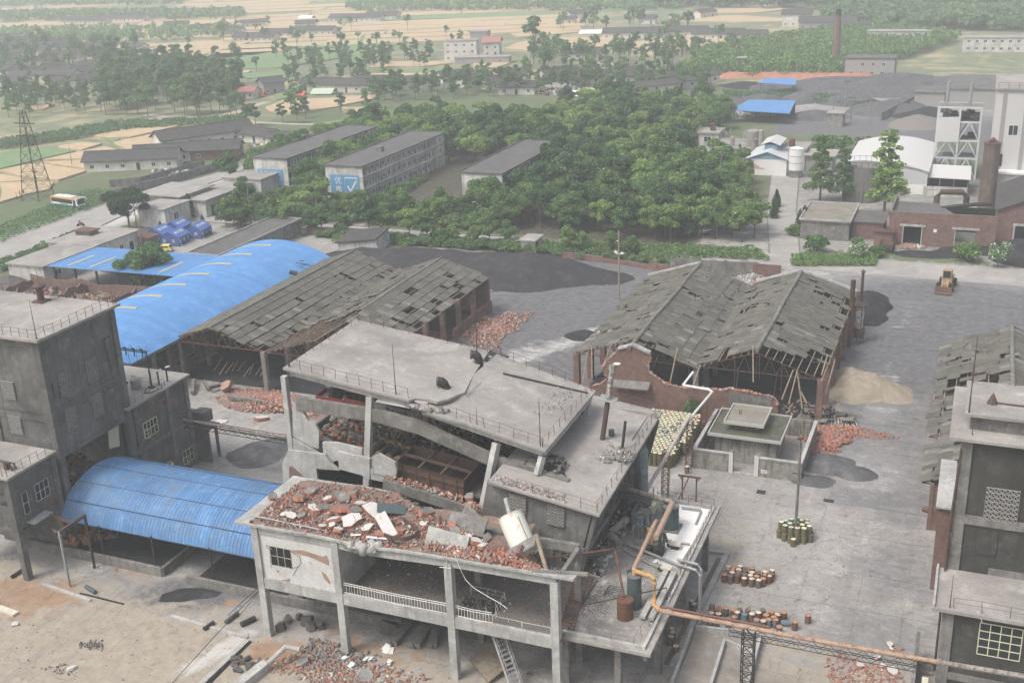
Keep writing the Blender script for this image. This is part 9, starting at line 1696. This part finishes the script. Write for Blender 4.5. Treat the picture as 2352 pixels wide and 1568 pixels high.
def make_tree(name,mats,h,cr,n,size,seed,style='round',trunk_r=.16):
 r_=random.Random(seed);t=thing(name,'tree','tree',(0,0,-500));LOC[t]=(0,0,0);lobes=[];m=MB()
 if style=='round':
  zc=h-cr*.8
  for k in range(r_.randint(11,19)if cr<5 else 36):a=r_.uniform(0,6.3);q=cr*r_.uniform(.1,.9);lobes.append((q*math.cos(a),q*math.sin(a),zc+cr*r_.uniform(-.7,.75)*(1-q/cr*.4),cr*r_.uniform(.18,.42)))
  m.tube([(0,0,0),(.1,.05,zc*.5),(0,.1,zc)],trunk_r,7,r2=trunk_r*.5)
  for l in lobes[:7]:m.tube([(0.05,.05,zc*.45),(l[0]*.5,l[1]*.5,zc*.75),(l[0],l[1],l[2])],trunk_r*.45,5,r2=.03)
 elif style=='tall':
  m.tube([(0,0,0),(.15,0,h*.5),(0,.1,h*.96)],trunk_r,6,r2=.04)
  for k in range(12):z=h*(.34+.6*k/12);q=cr*(1-.35*k/12)*r_.uniform(.2,.85);a=r_.uniform(0,6.3);lobes.append((q*math.cos(a),q*math.sin(a),z,cr*r_.uniform(.22,.5)*(1-.25*k/12),.6));m.tube([(0,0,z-h*.07),(q*math.cos(a),q*math.sin(a),z)],.05,4,r2=.02)
 elif style=='cone':
  m.tube([(0,0,0),(0,0,h*.9)],trunk_r,6,r2=.03)
  for k in range(9):z=h*(.12+.8*k/9);lobes.append((0,0,z,cr*(1-.86*k/9)+.06,1.5))
 elif style=='tier':
  m.tube([(0,0,0),(.1,.1,h*.5),(0,0,h*.98)],trunk_r,7,r2=.04)
  for k in range(34):z=h*(.2+.78*k/34);q=cr*(1.0-.72*k/34)*r_.uniform(.35,1);a=k*2.4;x,y=q*math.cos(a),q*math.sin(a);lobes.append((x,y,z-.1,.4*cr*r_.uniform(.7,1.2)*(1-.45*k/34),.65));m.tube([(0,0,z-.3),(x,y,z)],.05,4,r2=.015)
 elif style=='bush':
  for k in range(9):a=r_.uniform(0,6.3);q=cr*r_.uniform(.1,.6);lobes.append((q*math.cos(a),q*math.sin(a),h*r_.uniform(.3,.68),cr*r_.uniform(.35,.55),h/cr*.5))
  m.tube([(0,0,0),(.1,0,h*.6)],.08,5)
 m.build('trunk' if style!='bush' else 'stem',M['bark'],t);V,F_=leaves(lobes,n,size,.5 if style in('round','bush')else.3,seed=seed);mi=None
 if len(mats)>1:mi=(RNG.random(n)<.16).astype(int)
 obj('crown' if style!='bush' else 'foliage',fast_mesh('crown',V,F_,[M[k]for k in mats],mi),t);freeze(t);return t
P_round=[make_tree(n_,[k],hh_,cr,5000,.25,10+i)for i,(n_,k,hh_,cr)in enumerate([('broadleaf_tree','leafA',7.4,3.2),('camphor_tree','leafB',8.2,3.3),('broadleaf_tree','leafE',9.4,3.2),('camphor_tree','leafB',7.2,2.7),('broadleaf_tree','leafE',6.4,3.5),('camphor_tree','leafA',8.8,3.7)])]
P_tall=[make_tree('slender_tree',['leafD'],11+1.5*i,3.1+.35*i,3000,.34,30+i,'tall')for i in range(3)]
P_cone=[make_tree('cypress',['leafC'],3.6,.8,1500,.13,40,'cone')];P_far=[make_tree('field_tree',['leafD'],8+2*i,2.6+.4*i,420,.62,50+i,'round' if i%2 else 'tall')for i in range(4)]
P_bush=[make_tree('shrub',[k],1.9,1.5,1500,.16,60+i,'bush')for i,k in enumerate(('leafA','leafD'))];P_flow=[make_tree('oleander_bush',['leafD','flower'],3.4,2.2,3600,.15,66,'bush')]
P_big=[make_tree('broadleaf_tree',['leafA'],9.5,5.2,15000,.25,71,'round',.3)];P_tier=[make_tree('dawn_redwood',[k],15.5,3.4,7500,.24,80+i,'tier',.26)for i,k in enumerate(('leafA','leafB'))];P_pine=[make_tree('conifer_tree',['leafC'],9.5,4.2,9000,.25,90,'round',.25)]
def plant(proto,p,lb,group=None,s=None,cat=None):
 o=copy_tree(proto,(p[0],p[1],0),random.uniform(0,6.28),s or random.uniform(.85,1.15),lb,group)
 if not group and 'group' in o:del o['group']
 if cat:o['category']=cat
 return o
AV=[(-171.5,-157.5,234,286),(-147.5,-133,229,280),(-112,-97.5,229,274.5),(-134,-112,222,274),(-187,-160,195,233),(-75,-40,281,330)]
SG=lambda x,y:.55 if-.73<x/y<-.66 or-.635<x/y<-.58 else.78 if-.58<x/y<-.5 else.62 if-.48<x/y<-.43 else 1
ZN=lambda x,y:('left end' if x<-148 else 'stretch before the tick board dormitory' if x<-115 else 'stretch before the blank dormitory' if x<-85 else 'right end near the avenue')
k=0
for x,y in scatter([(-182,216.5),(-38.5,216.5),(-43,234),(-182,234)],4.7,AV):plant(random.choice(P_round),(x,y),'round green tree in the roadside belt, %s'%ZN(x,y),'round green trees of the roadside belt',random.uniform(.8,1.1)*SG(x,y));k+=1
for x,y in scatter([(-182,235),(-44,233),(-49,262),(-56,280),(-66,298),(-80,335),(-182,330)],6.2,AV,mx=240):plant(random.choice(P_round),(x,y),'dense green tree in the grove %s'%('left of the tick board dormitory' if x<-146 else 'between the tick board and blank dormitories' if x<-110 else 'right of the blank dormitory' if y<275 else 'behind the dormitories'),'dense trees of the grove',random.uniform(.95,1.35))
for x,y in scatter([(-156.5,236),(-150,236),(-150,284),(-156.5,284)],4.6):plant(random.choice(P_round),(x,y),'dense tree between the left and middle dormitories','trees between the left and middle dormitories',random.uniform(.9,1.15))
for y in range(234,262,4):plant(random.choice(P_bush),(-132.3+random.uniform(-1,1),y),'bush along the open side of the tick board dormitory','bushes beside the tick board dormitory',random.uniform(1,1.6),'bush')
for y in range(237,276,5):plant(random.choice(P_round),(-96.5+random.uniform(-1,1),y),'tree close against the blank dormitory side','trees against the blank dormitory side',random.uniform(.8,1))
for x,y in scatter([(-130,335),(-72,325),(-72,372),(-130,380)],7.5,mx=70):plant(random.choice(P_round),(x,y),'far dense tree at the back edge of the grove','far trees at the back edge of the grove',random.uniform(.9,1.2))
for x in range(-150,-56,5):plant(random.choice(P_round),(x+random.uniform(-1.6,1.6),204.6+random.uniform(-.7,.7)),'round tree on the near roadside, %s'%ZN(x,0),'small trees on the near roadside',random.uniform(.72,1.0)if x<-100 else random.uniform(.5,.75))if not-84<x<-78 else None
for x in np.arange(-130,-36,2.6):plant(random.choice(P_bush),(x,201.8+random.uniform(-.8,.8)if x<-52 else 200.3),'green shrub in the hedge behind the coal heap','shrubs of the hedge behind the coal heap',random.uniform(.8,1.5),'shrub')
plant(P_big[0],(-140.8,159.5),'big round green tree standing between the two blue roofs',s=.95);plant(P_big[0],(-94,224),'broad tree spreading right of the blank dormitory end wall',s=.8);plant(P_big[0],(-101,228.5),'tallest broad tree right of the blank dormitory wall',s=.95);plant(P_big[0],(-152.5,234),'dark spreading tree between the two blue boards',s=.7);plant(P_pine[0],(-176,196.5),'dark conifer beside the left court',s=1.05)
plant(P_round[1],(-133.5,226.8),'bright yellow green tree right of the tick board',s=.62);plant(P_cone[0],(-155,209),'tall narrow conifer at the corner of the paved court',s=(1.9,1.9,2.2));plant(P_cone[0],(-170,210.5),'slim cypress by the office door',s=1.7)
for i,(x,y)in enumerate([(-165,200),(-167.5,196.8),(-161.5,204),(-164.5,182.5)]):plant(P_cone[0],(x,y),['little cypress nearest the tents','little cypress left of the tents','little cypress behind the tents','little cypress beside the low white house'][i],s=.8)
for p,s,lb,q in[(Z3(950,1380),.98,'tall tiered tree left of the silo',0),(Z3(1105,1390),.8,'second tiered tree before the silo',0),(Z3(1390,1480),1.22,'tallest light green tiered tree before the white barn',1)]:plant(P_tier[q],p,lb,s=s)
for p,s,lb in[(M3(930,170),1.9,'large dark rounded bush at the avenue corner'),(M3(760,60),1.3,'bush hanging over the avenue corner wall'),(M3(1340,210),1.25,'reddish green bush beside the white flowering one'),(M3(1960,240),2.0,'dark oleander bush before the brick workshop'),(M3(1210,140),1.1,'light green young bush behind the flowering one'),(Z3(1100,1040),2.6,'wide bush behind the white block'),(Z3(960,1020),2.2,'bush left of the white barn'),(Z3(1260,1030),2.2,'bush touching the white barn roof'),(M2(680,120),1.9,'feathery bush by the guard hut'),(M3(80,1330),1.6,'climbing green plant on the broken brick wall')]:plant(P_bush[0]if 'climb' not in lb else P_bush[1],p,lb,s=s if 'climb' not in lb else(1,.6,1.9),cat='bush')
for x,y in scatter([(-158,203),(-138,203),(-140,217),(-160,217)],5):plant(random.choice(P_round),(x,y),'leafy tree crowding between the paved court and the grove','trees between the paved court and the grove',random.uniform(.7,.95))
plant(P_flow[0],M3(1200,225),'white flowering oleander bush beside the road',s=.95,cat='bush');plant(P_flow[0],M3(2165,280),'taller white flowering oleander bush before the coal heap',s=(.9,.9,1.5),cat='bush')
for i,(a,b_)in enumerate([((640,1420),(600,1560))]):[plant(P_cone[0],Vector(Z3(650,1420)).lerp(Vector(Z3(620,1540)),j/3),'cypress in the row at the avenue edge, %s'%ORD[j],s=1.2)for j in range(3)]
for j,D in enumerate([(335,1110),(398,1100),(158,1160),(178,1160),(212,1130)]):plant(P_cone[0],Z3(*D),'pointed cypress before the white laboratory, %s from left'%ORD[[3,4,0,1,2][j]],s=1.3)
plant(P_cone[0],M3(840,20),'dark cypress beside the pale store',s=1.5);plant(P_cone[0],Z3(810,1540),'smaller dark cypress beside the pale store',s=1.0)
for x,y in scatter([(-52,219),(-53.5,219),(-60,262),(-56,262)],4,()):plant(random.choice(P_round),(x,y),'tree along the left side of the avenue','trees along the avenue',random.uniform(.7,.95))
for x,y in scatter([(-136,216),(-98,216),(-98,230),(-136,226)],3.4):plant(random.choice(P_bush),(x,y),'bush in the low growth before the blank dormitory court','bushes before the dormitory court',random.uniform(1,2),'bush')
def belt(P_,poly,sp,lb,grp,s0,s1,mx):
 L=scatter([G(*p)[:2]for p in poly],sp,mx=mx)
 for q_,w_ in zip(L,where(L)):plant(random.choice(P_),q_,lb+', '+w_+' part',grp,random.uniform(s0,s1))
belt(P_tall,[(215,268),(555,268),(555,195),(420,160),(240,170)],6.6,'tall dark tree in the wood behind the wheat','trees of the dark wood',.8,1.2,150)
belt(P_tall,[(0,275),(200,265),(210,225),(0,215)],8,'thin tree in the belt behind the pylon','thin trees of the left belt',.55,.85,60)
belt(P_tall,[(640,215),(830,205),(900,170),(1000,160),(1000,130),(820,120),(660,150)],12,'tall slender tree among the middle fields','slender trees among the middle fields',.5,.9,110)
belt(P_tall,[(820,240),(1100,225),(1640,210),(1640,190),(1100,195),(850,215)],7.5,'slender tree before the village houses at centre','slender trees before the centre village',.55,.85,110)
belt(P_far,[(0,190),(320,165),(320,100),(0,110)],15,'dull green tree between the houses of the left village','trees of the left village',.6,.95,110)
belt(P_far,[(1180,175),(1700,160),(1700,110),(1220,125)],10,'dull green tree in the belt beyond the centre village','trees beyond the centre village',.55,.95,130)
belt(P_far,[(1560,60),(1350,50),(1250,75),(1600,95)],22,'tree around the far farm range','trees around the far farm ranges',.8,1.3,34)
for D,s,lb in[((635,135),1.2,'left of two lone poplars in the green field'),((655,130),1.25,'right of two lone poplars in the green field'),((540,150),1.1,'wide lone tree above the dark wood'),((265,150),1.5,'big dark tree rising over the left village'),((1230,130),1.9,'broad pale willow behind the centre houses'),((1250,190),1.4,'dark tree left of the gabled farmhouse'),((590,165),.7,'small lone tree at the field corner'),((515,100),1.3,'lone pointed tree beside a hazy house'),((785,110),.8,'small tree in the open green field')]:plant(P_far[1]if 'poplar' not in lb else P_far[0],G(*D),lb,s=(s*.7,s*.7,s)if 'poplar' in lb else s)
belt(P_far,[(330,110),(900,125),(1150,95),(900,60),(330,60)],34,'small far tree on the field banks','small trees on the far field banks',.5,.8,110)
belt(P_tall,[(560,300),(850,265),(900,240),(640,262)],11,'slender tree along the field path','slender trees along the field path',.6,.9,32)
def wood(name,label,poly,n,h,size,mat='leafD',z0=0,cat='trees'):
 P_=[G(*p)[:2]for p in poly];xs=[p[0]for p in P_];ys=[p[1]for p in P_];A_=abs(sum(P_[i-1][0]*P_[i][1]-P_[i][0]*P_[i-1][1]for i in range(len(P_))))/2;C=scatter(P_,max(h*.8,(A_/900)**.5),mx=950);r_=RNG;C=C if 'far_w' not in name else C[:len(C)*5//9];lob=[(x,y,h*r_.uniform(.25,.75),h*r_.uniform(.4,.7),.8)for x,y in C];V,F_=leaves(lob,n,size,.5,seed=len(C));V[:,2]=np.maximum(V[:,2],0)
 o=obj(name,fast_mesh(name,V,F_,M[mat]));tag(o,label,cat,kind='stuff')
wood('scrub','green scrub and young trees between the gravel yards and long white buildings',[(1560,175),(1920,180),(2100,130),(2200,95),(2000,75),(1800,95),(1620,125)],90000,5.5,.55,'leafA')
wood('scrub','green scrub behind the long white buildings at top right',[(1900,60),(2352,75),(2352,35),(1900,35)],26000,8,1.3);wood('far_woodland','hazy belt of far trees along the top left',[(0,52),(560,45),(560,30),(0,34)],6000,5,1.7);wood('far_woodland','hazy belt of far trees along the top centre',[(800,28),(1560,24),(1560,12),(800,14)],5000,5,1.8);wood('far_woodland','hazy far trees at the top left corner',[(0,16),(420,12),(420,2),(0,4)],4000,6,2.2);wood('far_woodland','hazy far trees at the top right',[(1500,20),(2352,25),(2352,5),(1500,5)],9000,10,2.2)
wood('far_woodland','hazy village trees between far fields at upper left',[(0,110),(420,95),(560,85),(560,68),(0,72)],6000,4.5,1.1);wood('hedge_growth','undergrowth along the field ditches',[(0,345),(180,320),(300,300),(560,285),(560,275),(280,285),(0,330)],16000,1.8,.35,'leafD',cat='undergrowth');wood('undergrowth','dark undergrowth beneath the roadside belt',[(760,560),(1760,600),(1740,580),(780,545)],26000,1.3,.2,'leafA',cat='undergrowth');wood('undergrowth','low plants on the bank beside the left road',[(0,560),(60,535),(240,470),(300,440),(200,440),(0,520)],9000,.8,.2,'leafD',cat='undergrowth');wood('undergrowth','low plants beside the flat roofed houses',[(0,628),(110,580),(190,545),(170,540),(0,610)],9000,1.2,.2,'leafD',cat='undergrowth')
wood('undergrowth','grass and weeds at the avenue corner and workshop front',[(1820,612),(2010,612),(2010,590),(1820,590)],12000,.9,.16,'leafA',cat='undergrowth');wood('undergrowth','green weeds on the far gravel yard bank',[(1660,212),(1960,225),(2020,240),(1960,245),(1660,222)],9000,1.2,.3,'leafD',cat='undergrowth')
for P_ in(P_round,P_tall,P_cone,P_far,P_bush,P_flow,P_big,P_tier,P_pine):
 for t in P_:
  for c in list(t.children):bpy.data.objects.remove(c)
  bpy.data.objects.remove(t)
haze()
